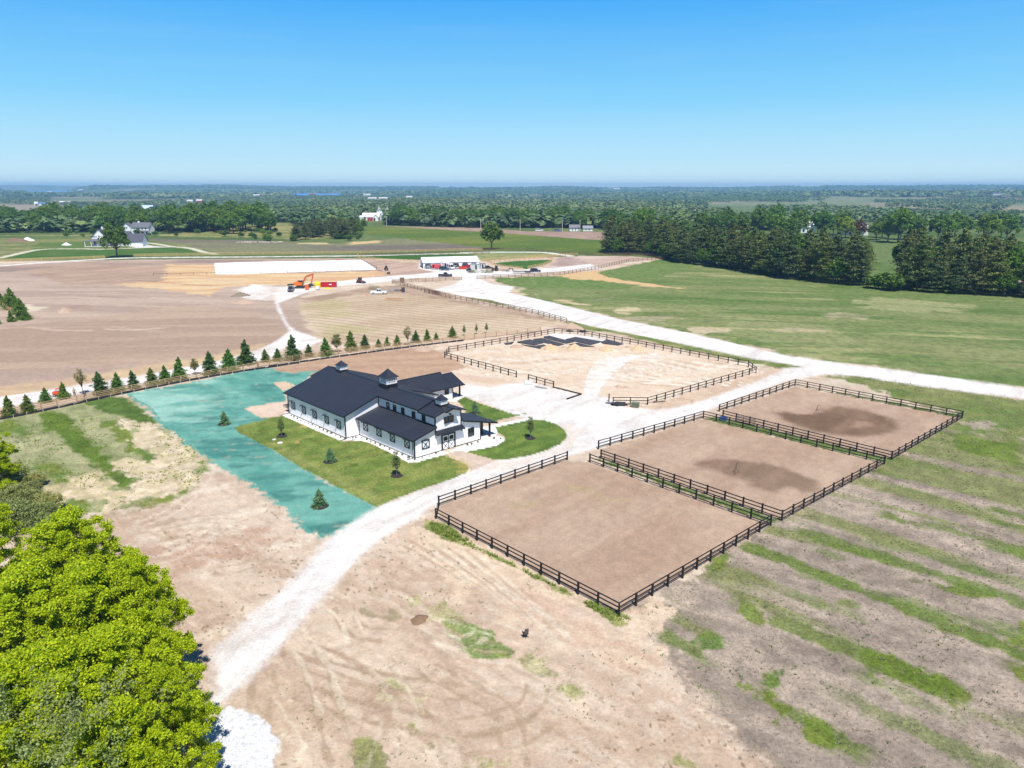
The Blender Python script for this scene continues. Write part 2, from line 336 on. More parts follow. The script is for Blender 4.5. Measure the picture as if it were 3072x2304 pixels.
for (px, py, ww, hh, cc) in ((2000, 1055, 260, 40, (196, 170, 160)), (380, 880, 300, 26, (176, 146, 134)), (250, 1160, 220, 60, (236, 222, 200)), (700, 1160, 260, 40, (180, 150, 138))):
    paint(QL('r1', (px - ww / 2, py), (px, py - hh / 2), (px + ww / 2, py), (px, py + hh / 2)), alb(*cc), None, 3, 2, 4, curve=True, alpha=.8)
# harrowed oval field (mid) with combed lines
HAR = QL('r2', (560, 1090), (900, 1030), (1180, 1010), (1500, 1000), 'r3', (0, 1130), (300, 1180), (560, 1240), (840, 1300), 'T', (1180, 705), (980, 728), (760, 745), (690, 740), (660, 700))
paint(HAR, alb(222, 196, 172), alb(206, 178, 154), 2, 1, 4, 9, R(30), 3, 1.2, g=.15)
paint(QL('r2', (600, 1080), (800, 1060), (1000, 1200), (760, 1260)), alb(190, 182, 120), None, 6, 5, 8, alpha=.35)
paint(QL('r2', (780, 1320), (1000, 1280), (1200, 1340), (1100, 1390), (800, 1400)), alb(186, 182, 120), None, 4, 4, 6, alpha=.4)
def combed(poly, ang, period, c, alpha, warp=1.2):
    P = np.array([(p[0], p[1]) for p in poly]); sel = np.nonzero((X > P[:, 0].min()) & (X < P[:, 0].max()) & (Y > P[:, 1].min()) & (Y < P[:, 1].max()))[0]
    x, y = X[sel], Y[sel]; d = sdist(x, y, poly); t = (x * math.cos(ang) + y * math.sin(ang)) + warp * (fbm(x, y, 25, 41, 2) - .5) * 2
    s = smooth(np.sin(t * 2 * math.pi / period) * 1.2 - .1) * smooth(d / 3) * (.4 + .6 * fbm(x, y, 12, 43, 3))
    blend(sel, s * alpha, np.array(c))
combed(HAR, R(60), 3.4, alb(166, 136, 110), .6)
paint(QL('r2', (560, 1080), (1200, 985), (1500, 960), 'r3', (-60, 1060), 'n', (690, 910), (1420, 1030), 'r3', (400, 1180), (830, 1290), (560, 1250), (250, 1195), (0, 1145), 'r2', (1900, 1110), (1500, 1040), (1150, 1040), (700, 1110)), alb(196, 166, 148), alb(178, 148, 130), 3, 2, 5, 4, R(-30), 5, 1.4)
# plain left field (smooth tilled)
paint(QL('T', (-400, 870), (0, 800), (430, 780), (600, 740), (622, 715), (560, 675), (400, 660), (180, 690), (60, 700), (-400, 770)), alb(200, 170, 152), alb(184, 154, 138), 3, 2, 6, 5, R(4), 12, 1.7)
paint(QL('T', (-100, 850), (0, 835), (430, 775), (560, 745), (560, 760), (430, 800), (0, 862)), alb(222, 192, 156), alb(206, 172, 146), 3, 1.5, 4, 5, 0, 5)
# big right field of thin grass
FR = QL('T', (1120, 640), (1110, 620), (1270, 592), (1430, 560), 'r4', (0, 830), (870, 920), (3000, 1040), 'T', (2900, 1000), (2212, 840), (1700, 765), (1330, 685))
paint(FR, alb(126, 146, 84), alb(152, 160, 104), 2.5, 1.5, 4, 9, R(-12), 5, 1.4, g=1)
paint(FR, alb(188, 172, 136), None, 3, 16, 14, alpha=.0)
for (z, pl, cc, al) in (('r3', [(780, 880), (1090, 850), (1250, 905), (1890, 1000), (1500, 968), (1150, 925), (900, 915)], (226, 190, 140), 1),
                        ('r3', [(700, 1080), (860, 1095), (1030, 1135), (860, 1120)], (228, 198, 164), .9), ('r3', [(1220, 1190), (1360, 1165), (1500, 1190), (1400, 1220)], (226, 202, 168), .95),
                        ('r3', [(400, 1000), (480, 990), (500, 1040), (420, 1050)], (230, 206, 178), .9), ('r3', [(1090, 1070), (1240, 1075), (1200, 1110), (1080, 1100)], (172, 158, 138), .5),
                        ('r3', [(1300, 1250), (1780, 1230), (1780, 1290), (1400, 1300)], (186, 170, 142), .7), ('r4', [(800, 1090), (1150, 1080), (1750, 1150), (1500, 1200), (850, 1160)], (186, 178, 136), .55),
                        ('r4', [(560, 1210), (900, 1225), (860, 1255), (600, 1245)], (190, 172, 146), .7), ('r4', [(100, 1320), (460, 1345), (440, 1375), (50, 1370)], (206, 180, 160), .8),
                        ('T', [(1560, 690), (1760, 700), (1840, 740), (1640, 735)], (176, 170, 128), .35), ('T', [(1500, 712), (1540, 708), (1530, 722)], (226, 200, 176), .8), ('T', [(1850, 720), (2212, 745), (2212, 790), (1900, 760)], (170, 160, 120), .25)):
    paint(QL(z, *pl), alb(*cc), None, 3, 3.5, 5, curve=True, alpha=al, seed=23)
s_ = np.nonzero(sdist(X, Y, FR) > 0)[0]
blend(s_, smooth(nz(7, 61, 5, R(-12), 6.)[s_] * 2.2 - .35) * .55, alb(196, 184, 138)); blend(s_, smooth(nz(5, 66, 5, R(-12), 7.)[s_] * 2.2 - .3) * .6, alb(92, 124, 54))
paint(QL('f', (2480, 770), (2800, 770), (2900, 885), (2480, 862)), alb(104, 132, 62), alb(126, 144, 84), 3, 1, 8, 14, g=1)
# grass beside and under the far fences
paint(QL('r3', (200, 905), (700, 890), (1100, 870), (1400, 800), (1700, 755), (2000, 790), (1400, 1000), (500, 990), (300, 950)), alb(118, 146, 76), alb(136, 154, 92), 2, 1.5, 4, g=1)
paint(QL('r3', (780, 880), (1090, 850), (1250, 905), (1890, 1000), (1500, 968), (1150, 925), (900, 915)), alb(228, 192, 142), None, 2, 1.5, 3)
paint(QL('r2', (1180, 725), (1500, 705), (1900, 700), (1900, 722), (1620, 748), (1300, 738)), alb(78, 118, 48), None, 1.5, .5, g=1)
paint(QL('r3', (-200, 690), (700, 690), (830, 705), (740, 720), (420, 735), (130, 760), (60, 700)), alb(168, 166, 116), alb(150, 158, 100), 2, 1, 5, g=.8)
paint(QL('r3', (240, 778), (400, 760), (650, 748), (735, 752), (700, 778), (560, 815), (520, 828), (480, 820), (330, 800)), alb(76, 120, 46), alb(92, 130, 60), 1.5, .4, curve=True, g=1)
paint(QL('r3', (760, 745), (980, 712), (1450, 718), (1690, 738), (1380, 760), (1080, 812), (800, 835), (620, 830), (700, 790)), alb(224, 198, 186), alb(206, 176, 164), 1.5, 1, 4, 5, 0, 3)
paint(QL('r3', (760, 745), (870, 718), (970, 740), (1060, 790), (780, 805)), alb(176, 148, 142), alb(206, 178, 170), 2, 2, 4, 3, 0, 3, curve=True)
# verge between fence and road (green) in the middle
paint(QL('n', (900, 890), (1250, 870), (1420, 900), (1900, 1010), 'r3', (900, 1260), (1400, 1382), 'T', (1540, 745), (1640, 775), (1725, 790), (1715, 800), (1600, 780), (1480, 755), (1330, 720), (1250, 710), (1215, 690), (1130, 668), (1040, 650)), alb(128, 144, 78), alb(160, 156, 106), 1.2, 1.2, 2.5, 4, g=1)
# right near field: lavender stubble with green stripes
NF = QL('T', (1500, 1230), (1660, 1120), (1910, 985), (2080, 890), (1830, 820), (1860, 812), (2212, 865), (3000, 980), (4200, 1500), (3600, 2600), (1700, 1900), (1640, 1659), (1480, 1500), (1400, 1370), (1340, 1310))
paint(NF, LAV, LAV2, 2, 2.5, 3, 2.0, R(-35), 3, 1.8, g=.45)
sn = np.nonzero(sdist(X, Y, NF) > 1)[0]
stripe = nz(3.0, 71, 4, R(-43), 9.)[sn]; top = smooth((Y[sn] - 68 + X[sn] * .13) / 50)
blend(sn, smooth((stripe + top * .9 - .22) * 3.0) * .8, alb(142, 152, 84), 1)
blend(sn, smooth((nz(1.6, 73, 4, R(-43), 4.)[sn] + top * .5 - .5) * 3) * .6, alb(110, 134, 62), 1)
def patch(z, pl, c1=GR, c2=None, soft=.8, rough=.9, al=.95, g=1., ns=1.6): paint(QL(z, *pl), c1, alb(138, 152, 66) if c2 is None else c2, soft, rough, ns, 2.2, g=g, curve=True, alpha=al, seed=29)



patch('w8', [(1500, 540), (1800, 620), (1950, 720), (1850, 760), (1560, 650)], alb(118, 140, 52), None, .7, .9)

patch('w8', [(960, 700), (1070, 700), (1160, 800), (1130, 830), (1000, 780)], alb(120, 140, 50)); patch('w8', [(1180, 830), (1250, 820), (1340, 900), (1300, 950), (1200, 900)], alb(120, 140, 50))
patch('w8', [(910, 300), (960, 310), (1040, 390), (980, 390)], None or alb(128, 148, 70)); patch('w8', [(780, 100), (880, 80), (890, 150), (820, 160)], alb(112, 140, 58))
patch('w8', [(1850, 230), (1960, 230), (2070, 290), (1930, 280)], alb(120, 142, 60)); patch('w8', [(1040, 620), (1090, 620), (1110, 680), (1050, 670)], alb(112, 140, 66)); patch('w8', [(2140, 440), (2260, 420), (2260, 510), (2160, 490)], alb(128, 146, 64))
patch('w8', [(1300, 300), (1440, 300), (1450, 340), (1330, 330)], alb(128, 148, 80), al=.7); patch('w8', [(750, 460), (830, 460), (830, 500), (760, 490)], alb(112, 140, 66)); patch('w8', [(1280, 80), (1360, 110), (1300, 120)], alb(112, 140, 66)); patch('w8', [(2140, 600), (2230, 620), (2230, 680), (2150, 650)], alb(122, 146, 66))
def strip(z, x0, y0, x1, y1, wd_, c, seed, al=.9, br=.15):
    a, b_ = Q(z, x0, y0), Q(z, x1, y1); d_ = Vector((b_.x - a.x, b_.y - a.y)); L_ = d_.length; d_ /= L_
    sel = np.nonzero((np.abs(-(X - a.x) * d_.y + (Y - a.y) * d_.x) < wd_ * 2 + 1))[0]; u = (X[sel] - a.x) * d_.x + (Y[sel] - a.y) * d_.y; v = -(X[sel] - a.x) * d_.y + (Y[sel] - a.y) * d_.x
    nn = fbm(X[sel], Y[sel], 1.3, seed, 4) - .5; wd_ *= .78; lw = fbm(u, u * 0, 7, seed + 5, 2); k_ = smooth((wd_ / 2 * (.45 + lw * 1.1) - np.abs(v) + nn * 1.8) / .7 + .5) * smooth(u / 2 + .5) * smooth((L_ - u) / 2 + .5) * smooth((lw - br) * 6)
    k_ *= smooth(sdist(X[sel], Y[sel], NF) / 1.2); blend(sel, k_ * al * .9, alb(*c), 1)
for i, a_ in enumerate((('w8', 1250, 60, 2700, 640, 1.5, (128, 146, 80), 590, .7, .35), ('w8', 1500, 0, 2700, 410, 1.5, (126, 146, 78), 600, .7, .3), ('w8', 1750, -50, 2700, 215, 1.6, (120, 142, 66), 610, .8, .25), ('w8', 2050, -60, 2800, 100, 1.6, (120, 142, 66), 620, .8, .25), ('w8', 700, 300, 2300, 1010, 1.5, (130, 146, 84), 630, .6, .42), ('w8', 1150, 260, 2700, 870, 1.4, (126, 144, 78), 640, .6, .4), ('w8', 935, 45, 2700, 740, 2.4, (108, 134, 42), 500, .95, .1), ('w8', 1180, -20, 2700, 470, 2.6, (116, 140, 60), 510, .9, .2), ('w8', 1560, -90, 2700, 250, 2.4, (112, 138, 50), 520, .9, .2), ('w8', 1950, -140, 2700, 60, 2.4, (114, 138, 54), 530, .9, .2),
                       ('w8', 900, 300, 2700, 1060, 2.8, (116, 138, 54), 540, .9, .34), ('w8', 560, 440, 1500, 1010, 2.4, (114, 136, 54), 550, .9, .3), ('w8', 760, 440, 2300, 1150, 2.0, (124, 142, 70), 560, .7, .42), ('w8', 1040, 130, 2700, 600, 1.6, (124, 144, 74), 570, .7, .42), ('w8', 1350, 0, 2700, 340, 1.8, (122, 142, 72), 580, .7, .4))):
    strip(*a_)
# grass behind the third paddock
paint(QL('g', (700, 130), (900, 118), (1300, 180), (1700, 235), (2400, 330), (2400, 620), (1720, 560), (1760, 400), (1200, 300), (1000, 200)), alb(126, 146, 76), alb(154, 158, 98), 1.5, 1.5, 3, 4, 0, 3, g=1)
paint(QL('g', (600, 150), (820, 150), (1050, 225), (1280, 290), (1150, 290), (700, 200)), alb(226, 206, 188), alb(210, 186, 168), 1, 1.5, 2)
paint(QL('g', (1720, 560), (2212, 640), (2212, 820), (1700, 690)), alb(118, 140, 56), alb(132, 150, 70), 1.5, 1, 3, g=1)
paint(QL('g', (1760, 470), (1950, 470), (2100, 590), (1900, 570)), LAV, None, 2, 2, 2, g=.4, alpha=.8)
# sand around arena, its yard
paint(QL('c', (-600, 190), (450, 100), (640, 108), (2060, 360), (2140, 400), (2200, 460), (1900, 600), (1300, 770), (900, 740), (500, 800), (0, 760), 'k', (1750, 420), (1500, 100), (1700, 20)), alb(238, 214, 196), alb(228, 196, 176), 1.5, 1, 3, 4, R(-25), 4, 1.4)
paint(QL('c', (900, 700), (1230, 710), (2130, 450), (2330, 400), (2330, 470), (1900, 640), (1400, 770), (1000, 750)), alb(226, 196, 174), alb(216, 184, 164), 1, .6, 2)
ARENA = QL('c', (938, 690), (1223, 695), (2118, 432), (2060, 380), (645, 115), (450, 108), (0, 192), 'b', (1590, 385), (1560, 425), (1610, 440), (2087, 570), 'c', (235, 500), (443, 560), (675, 618))
paint(ARENA, alb(242, 218, 198), alb(234, 204, 182), .5, 0, 2, 3.5, R(15), 6, 1.5, cls=4)
for i in range(9):
    cx, cy = Q('c', 1650, 440)[:2]; rr = 3.5 + i * .9
    stroke([(cx + rr * 2.2 * math.cos(t), cy + rr * math.sin(t)) for t in np.linspace(.3 * (i % 3), 5.2, 18)], .35, alb(255, 244, 232) if i % 2 else alb(206, 174, 152), .8, .3, .1)
for i in range(8):
    cx, cy = Q('c', 150, 380)[:2]; rr = 2.5 + i * .8
    stroke([(cx + rr * 2.0 * math.cos(t), cy + rr * math.sin(t)) for t in np.linspace(.5, 5.8, 18)], .3, alb(255, 242, 228) if i % 2 else alb(206, 174, 150), .75, .3, .1)
for i in range(16):
    u = i * 24
    stroke(QL('c', (700 + u * .25, 640), (715 + u * .5, 520 - u * .1), (760 + u * .9, 400 - u * .2), (850 + u * 1.2, 320 - u * .1), (980 + u, 330)), .3, ROAD, .9, .3, .1)
paint(QL('c', (700, 640), (720, 480), (900, 440), (1250, 300), (1380, 330), (1300, 400), (1060, 500), (900, 620)), ROAD, alb(244, 226, 212), 1.5, 1.5, 2, 3, R(60), 4, 1.6, curve=True, alpha=.2)
# white base layer and black membrane corner of the arena
paint(QL('c', (370, 130), (450, 108), (650, 116), (900, 160), (870, 190), (700, 196), (560, 170)), np.array((.60, .57, .55)), None, .4, .2)
# bare earth field between conifer fence and barn
paint(QL('k', (-600, 330), (0, 165), (700, 45), (1150, 0), (1400, -30), (1640, 60), (1790, 160), (1400, 250), (1100, 280), (600, 200), (-100, 300)), alb(206, 168, 144), alb(194, 156, 134), 1, .6, 2, 3, R(8), 12, 1.6)
# left near ground: green/yellow grass with stripes
LG = QL('l3', (-900, 230), (0, 170), (700, 20), (1100, -10), (1330, 180), (1520, 280), (1700, 430), (1800, 560), (1690, 740), (1450, 880), (1250, 930), (1000, 960), (600, 990), (450, 1050), (-900, 1200))
paint(LG, alb(158, 166, 112), alb(176, 170, 132), 1.2, 1.2, 2, 3, R(-40), 4, 1.3, g=1)
patch('l3', [(-300, 230), (0, 180), (200, 200), (240, 330), (60, 300), (-300, 330)], alb(118, 144, 72)); patch('l3', [(300, 140), (500, 100), (700, 280), (1000, 560), (1150, 690), (1100, 750), (950, 720), (800, 560), (600, 400)], alb(112, 138, 50), alb(96, 124, 44), 1, .8)
patch('l3', [(700, 0), (1050, -20), (1330, 170), (1250, 200), (1000, 130)], alb(104, 134, 60), alb(90, 120, 52), .8, .6); patch('l3', [(850, 190), (1000, 200), (1200, 370), (1330, 500), (1300, 560), (1150, 460), (1000, 320)], alb(112, 140, 62))
patch('l3', [(330, 560), (500, 570), (620, 680), (560, 730), (420, 660)], alb(122, 148, 76)); patch('l3', [(560, 840), (720, 850), (850, 900), (700, 960), (600, 920)], alb(126, 150, 78), rough=1.1)
patch('l3', [(1520, 780), (1680, 735), (1600, 810), (1450, 870), (1400, 850)], alb(138, 148, 90)); patch('l3', [(1440, 330), (1510, 340), (1470, 390)], alb(112, 140, 62)); patch('l3', [(1690, 500), (1800, 570), (1760, 590)], alb(128, 150, 74)); patch('l3', [(1350, 280), (1410, 290), (1380, 330)], alb(112, 140, 62))
paint(QL('l3', (1020, 150), (1180, 200), (1330, 190), (1500, 290), (1700, 450), (1690, 740), (1400, 840), (1080, 860), (1060, 760), (1160, 700), (1000, 560), (1100, 500), (1300, 560), (1320, 480), (1230, 390)), alb(234, 211, 186), alb(214, 194, 160), .8, 1.2, 1.5, 1.2, g=.3, mc=2.2)
paint(QL('l3', (420, 760), (560, 700), (800, 600), (900, 680), (1060, 780), (1080, 900), (900, 960), (860, 870), (600, 830), (480, 880)), alb(232, 208, 180), alb(208, 190, 152), .8, 1.2, 1.5, 1.2, g=.3, mc=2.2)
patch('l3', [(1070, 900), (1290, 880), (1400, 870), (1280, 930), (1180, 930)], alb(150, 152, 92), al=.8)
# hydroseeded (dyed blue-green) ground
TEAL, TEAL2, TEAL3 = alb(98, 164, 150), alb(122, 184, 168), alb(174, 218, 202)
HYD = QL('a', (925, 545), (1000, 530), (1300, 480), (1600, 420), (1900, 355), (2060, 350), 'b', (300, 498), (330, 525), (430, 540), (620, 520), 'k', (380, 200), (240, 330), (100, 380), (130, 470), (-60, 500), 'k', (-20, 640), (0, 900), (250, 1060), (500, 1210), (870, 1380), (955, 1450), (830, 1560), 'T', (700, 1163), (660, 1150), (600, 1090), (560, 1060), (500, 1020), (440, 985), (400, 960), (375, 935), (345, 915), (320, 880), (290, 865), (275, 850))
paint(HYD, TEAL, TEAL2, .9, .7, .8, 3.0, R(-25), 2.5, 1.6, cls=2)
sh = np.nonzero(sdist(X, Y, HYD) > .6)[0]
blend(sh, smooth(nz(3.2, 81, 5, R(8), 3.)[sh] * 3 - .1) * .75, alb(74, 134, 126)); blend(sh, smooth(nz(1.2, 83, 4, R(8), 4.)[sh] * 3 - .3) * .4, alb(110, 168, 156)); blend(sh, smooth(nz(2.0, 84, 5, R(8), 2.5)[sh] * 3 - .5) * .6, alb(130, 190, 176))
P0 = Q('a', 1250, 600); blend(sh, smooth(nz(1.0, 88, 5, R(8), 3.)[sh] * 4 - 1.3) * .55, alb(190, 184, 164)); dd = np.hypot((X[sh] - P0[0]) / 13, (Y[sh] - P0[1]) / 14)
blend(sh, smooth((1 - dd) * 1.6 + nz(4, 86, 4, R(10), 3.)[sh] * 2.0 - .2) * .8, TEAL3)
paint(QL('a', (1795, 650), (2110, 595), (2150, 690), (1930, 730)), alb(236, 208, 190), alb(226, 194, 174), .3, .2, cls=5)
paint(QL('k', (0, 300), (120, 287), (205, 325), (90, 382)), alb(228, 198, 172), None, .3, .2)
paint(QL('k', (-80, 500), (130, 465), (150, 570), (60, 605), (0, 615)), alb(236, 208, 192), alb(228, 198, 180), .3, .2, cls=5)
# ground right of the road, near
paint(QL('T', (960, 1110), (1000, 1140), (1340, 1335), (1440, 1300), (1450, 1320), (1400, 1370), (1480, 1500), (1640, 1659), (1700, 1900), (400, 1900), (480, 1560), (560, 1450), (700, 1290), (850, 1140)), alb(230, 204, 185), alb(212, 182, 163), 2, 1.5, 3, 3.5, R(-38), 4, 1.6)
paint(QL('T', (930, 1130), (1100, 1180), (1330, 1340), (1440, 1440), (1200, 1400), (1000, 1250), (860, 1170)), alb(222, 188, 168), alb(236, 208, 184), 3, 3, 3, 2.5, R(-42), 6, 1.8)
patch('p5', [(1480, 560), (1700, 590), (1850, 680), (1950, 770), (1750, 820), (1650, 780), (1560, 700)], alb(138, 158, 92), None, .5, .7); patch('p5', [(1300, 440), (1450, 460), (1600, 560), (1550, 640), (1420, 560)], alb(182, 180, 126), al=.6, rough=1.2)
patch('p5', [(1180, 1230), (1320, 1240), (1460, 1350), (1440, 1420), (1290, 1320)], alb(150, 160, 96), rough=.9, al=.8); patch('p5', [(1480, 1310), (1580, 1320), (1620, 1400), (1520, 1380)], alb(158, 164, 104), rough=1., al=.7); patch('p5', [(990, 1400), (1080, 1350), (1170, 1470), (1180, 1560), (980, 1560)], alb(160, 164, 110), rough=1.1, al=.75)
patch('p5', [(1100, 1010), (1180, 1000), (1290, 1090), (1260, 1180), (1130, 1080)], alb(196, 188, 138), rough=1.2, al=.6); patch('p5', [(2000, 820), (2212, 900), (2212, 960), (2060, 900)], alb(186, 186, 130), rough=1.2, al=.6); patch('p5', [(1500, 1500), (1700, 1480), (1800, 1560), (1560, 1580)], alb(176, 176, 120), rough=1.2, al=.6)
patch('p6', [(60, 800), (250, 840), (330, 920), (450, 990), (560, 1040), (800, 1160), (1250, 1390), (1380, 1450), (1560, 1510), (1660, 1560), (1540, 1590), (1380, 1490), (1100, 1330), (850, 1200), (700, 1130), (350, 980), (150, 900)], alb(138, 152, 78), alb(170, 166, 110), .4, .5)
patch('w8', [(120, 700), (180, 690), (230, 740), (160, 750)], alb(176, 172, 110), al=.7); patch('w8', [(600, 1000), (750, 1020), (820, 1060), (640, 1050)], alb(160, 164, 100), al=.7)
# tan heap and paler spot by near paddock corner
paint(QL('w8', (410, 390), (480, 330), (560, 305), (630, 340), (600, 400), (560, 440), (470, 450)), alb(236, 208, 186), alb(222, 190, 168), .5, .6, 1)
# tyre tracks in the sandy ground
trk = alb(184, 155, 134); trd = alb(192, 159, 140); trl = alb(250, 232, 212)
def track(pts, c=trk, al=.75, gauge=1.7, wdt=.4):
    P = catmull(pts, 8, False)
    for s in (-1, 1):
        o = []
        for i in range(len(P)):
            t = P[min(i + 1, len(P) - 1)] - P[max(i - 1, 0)]; t = t / (np.linalg.norm(t) + 1e-9); o.append((P[i][0] - t[1] * s * gauge / 2, P[i][1] + t[0] * s * gauge / 2))
        stroke(o, wdt, c, al, .3, .22, curve=False)
for pl in ([(560, 720), (700, 790), (1000, 930), (1290, 990), (1600, 1030)], [(600, 800), (700, 870), (1000, 950), (1230, 985)], [(560, 1030), (700, 1080), (1000, 1160), (1250, 1210), (1500, 1270)], [(1400, 890), (1600, 990), (1850, 1130), (1930, 1280), (1950, 1500)],
           [(2100, 1000), (2050, 1120), (1880, 1200), (1600, 1260)], [(2190, 1180), (1950, 1330), (1650, 1370)], [(500, 560), (420, 640), (380, 800), (420, 900)], [(850, 470), (860, 560), (960, 640), (1100, 660)], [(640, 800), (700, 1000), (760, 1200), (840, 1480)]):
    track(QL('p5', *pl))
for k in range(8):
    track(QL('p5', (1250 + k * 60, 60 + k * 10), (1500 + k * 50, 200 + k * 14), (1800 + k * 40, 370 + k * 20), (2150 + k * 20, 560 + k * 22)), (trd, trl)[k % 2], .45, 1.2, .4)
for k in range(10):
    track(QL('l3', (1050 + k * 20, 1300 - k * 12), (1350 + k * 30, 1180 - k * 12), (1650 + k * 40, 1040 + k * 6), (1950 + k * 26, 1000 + k * 24)), (trd, trl)[k % 2], .5, 1.3, .4)
paint(QL('l3', (1250, 1330), (1700, 1250), (2212, 1150), (2400, 1200), (2300, 1330), (1900, 1430), (1500, 1560), (1380, 1480)), alb(214, 180, 162), alb(204, 168, 150), 2, 2, 3, 2, R(15), 6, 1.5)
for pl in ([(0, 30), (150, 60), (250, 40)], [(1150, 460), (1200, 540), (1400, 560)]): track(QL('p5', *pl), trd, .4)
paint(QL('p5', (820, 300), (900, 260), (860, 360), (850, 520), (900, 600), (830, 560), (840, 420)), alb(206, 176, 156), None, .5, .4, 1, alpha=.8)
paint(QL('p5', (640, 340), (560, 500), (420, 660), (250, 850), (380, 800), (560, 620), (680, 480)), alb(206, 172, 156), None, 1.5, 1.5, 2, alpha=.7)
rngt = random.Random(12)
for k in range(26):   # random finer wheel marks crossing the sand
    x0, y0 = rngt.uniform(300, 2000), rngt.uniform(300, 1450); a0 = rngt.uniform(.1, .9) + (rngt.random() < .25) * 1.4; ln = rngt.uniform(250, 800); cv = rngt.uniform(-.6, .6)
    track(QL('p5', *[(x0 + ln * t * math.cos(a0 + cv * t), y0 + ln * t * math.sin(a0 + cv * t)) for t in (0, .33, .66, 1)]), rngt.choice((trk, trd, trl)), rngt.uniform(.3, .6), rngt.choice((1.5, 1.8)), rngt.uniform(.2, .45))
for k in range(16):
    x0, y0 = rngt.uniform(700, 1900), rngt.uniform(900, 1500); a0 = rngt.uniform(-.5, .2); ln = rngt.uniform(250, 700); cv = rngt.uniform(-.5, .5)
    track(QL('l3', *[(x0 + ln * t * math.cos(a0 + cv * t), y0 + ln * t * math.sin(a0 + cv * t)) for t in (0, .33, .66, 1)]), rngt.choice((trk, trd, trl)), rngt.uniform(.3, .6), 1.6, rngt.uniform(.2, .45))
for k in range(30):
    x0, y0 = rngt.uniform(100, 1900), rngt.uniform(830, 1350); ln = rngt.uniform(200, 700); a0 = rngt.uniform(-.06, .1)
    stroke(QL('r1', (x0, y0), (x0 + ln / 2, y0 + ln / 2 * a0 + rngt.uniform(-12, 12)), (x0 + ln, y0 + ln * a0)), rngt.uniform(.8, 2.2), alb(*rngt.choice(((168, 138, 126), (222, 196, 178), (214, 186, 168), (178, 148, 134)))), rngt.uniform(.3, .7), .8, .6)
# gravel roads (near-white crushed stone)
MAINROAD = QL('T', (420, 1560), (470, 1495), (455, 1410), (520, 1350), (600, 1282), (660, 1222), (705, 1168), (760, 1130), (815, 1095), (870, 1075), (940, 1048), (1005, 1015), (1075, 995), (1130, 988), (1190, 970), (1222, 950), (1225, 930), (1200, 915), (1150, 905), (1110, 898), (1060, 876), (1000, 855), (990, 845), (1010, 830), (1060, 838), (1090, 830), (1140, 826), (1250, 852), (1310, 858), (1350, 878), (1420, 886), (1480, 876), (1560, 852), (1640, 822), (1700, 795), (1740, 792), (1620, 774), (1450, 738), (1270, 703), (1130, 668), (1060, 648), (1000, 640), (940, 625), (985, 612), (1000, 598), (900, 600), (800, 612), (700, 620), (640, 640), (600, 655), (620, 700), (640, 715), (700, 735), (640, 760), (620, 745), (590, 770), (470, 800), (300, 830), (0, 880), (-300, 930), (-300, 905), (0, 858), (300, 812), (470, 780), (560, 755), (600, 735), (625, 715), (600, 670), (592, 640), (600, 620), (700, 612), (790, 600), (900, 592), (940, 588), (905, 580), (905, 570), (1040, 575), (1060, 587), (1200, 578), (1275, 570), (1300, 580), (1130, 592), (1030, 600), (1060, 612), (1110, 620), (1100, 632), (1200, 655), (1330, 688), (1500, 722), (1700, 768), (1800, 783), (1960, 803), (2212, 838), (3000, 950), (3000, 985), (2212, 862), (1950, 828), (1860, 813), (1780, 808), (1700, 822), (1600, 858), (1480, 905), (1400, 930), (1290, 968), (1225, 985), (1100, 1025), (1000, 1060), (950, 1085), (900, 1120), (860, 1140), (800, 1180), (730, 1250), (680, 1310), (600, 1400), (540, 1465), (480, 1515), (420, 1570))
paint(MAINROAD, ROAD, ROAD2, 1.6, .22, .6, 2.5, R(50), 3, 1.0, g=-.12, cls=1, bias=-.25)
paint(QL('T', (470, 1548), (490, 1530), (525, 1528), (580, 1560), (608, 1600), (600, 1640), (570, 1720), (440, 1720), (440, 1590)), np.array((.62, .62, .63)), np.array((.54, .54, .55)), .25, .25, .8, .3, g=-.45, cls=1)
paint(QL('r2', (20, 1010), (160, 960), (330, 965), (440, 1000), (420, 1090), (280, 1100), (100, 1080)), ROAD, alb(232, 212, 200), 2, 2, 3, alpha=.8)
for pl, al in (([(1230, 950), (1180, 985), (1080, 1010), (950, 1062), (860, 1108), (780, 1150)], .35), ([(700, 1200), (640, 1270), (560, 1370), (470, 1480)], .25)):
    track(QL('T', *pl), alb(222, 204, 196), al, 1.9, .6)
paint(QL('T', (1010, 1012), (1060, 1000), (1130, 992), (1200, 968), (1232, 940), (1222, 915), (1260, 930), (1240, 965), (1150, 1000), (1050, 1020)), alb(240, 222, 212), None, .8, .5, alpha=.7)
# far gravel track + white arena (distant)
stroke(QL('r1', (-400, 830), (0, 800), (400, 770), (900, 740), (1300, 728), (2212, 722), 'r2', (700, 716), (1100, 712), (1500, 702), (2000, 690), 'r3', (0, 684), (600, 682), (800, 700), (900, 715)), 4.8, ROAD, 1, 1.0, .4, cls=1)
paint(QL('r1', (1855, 775), (2212, 765), 'r2', (1110, 748), (1240, 830), (0, 872), 'r1', (1865, 872)), np.array((.82, .815, .81)), None, .6, .1, cls=4)
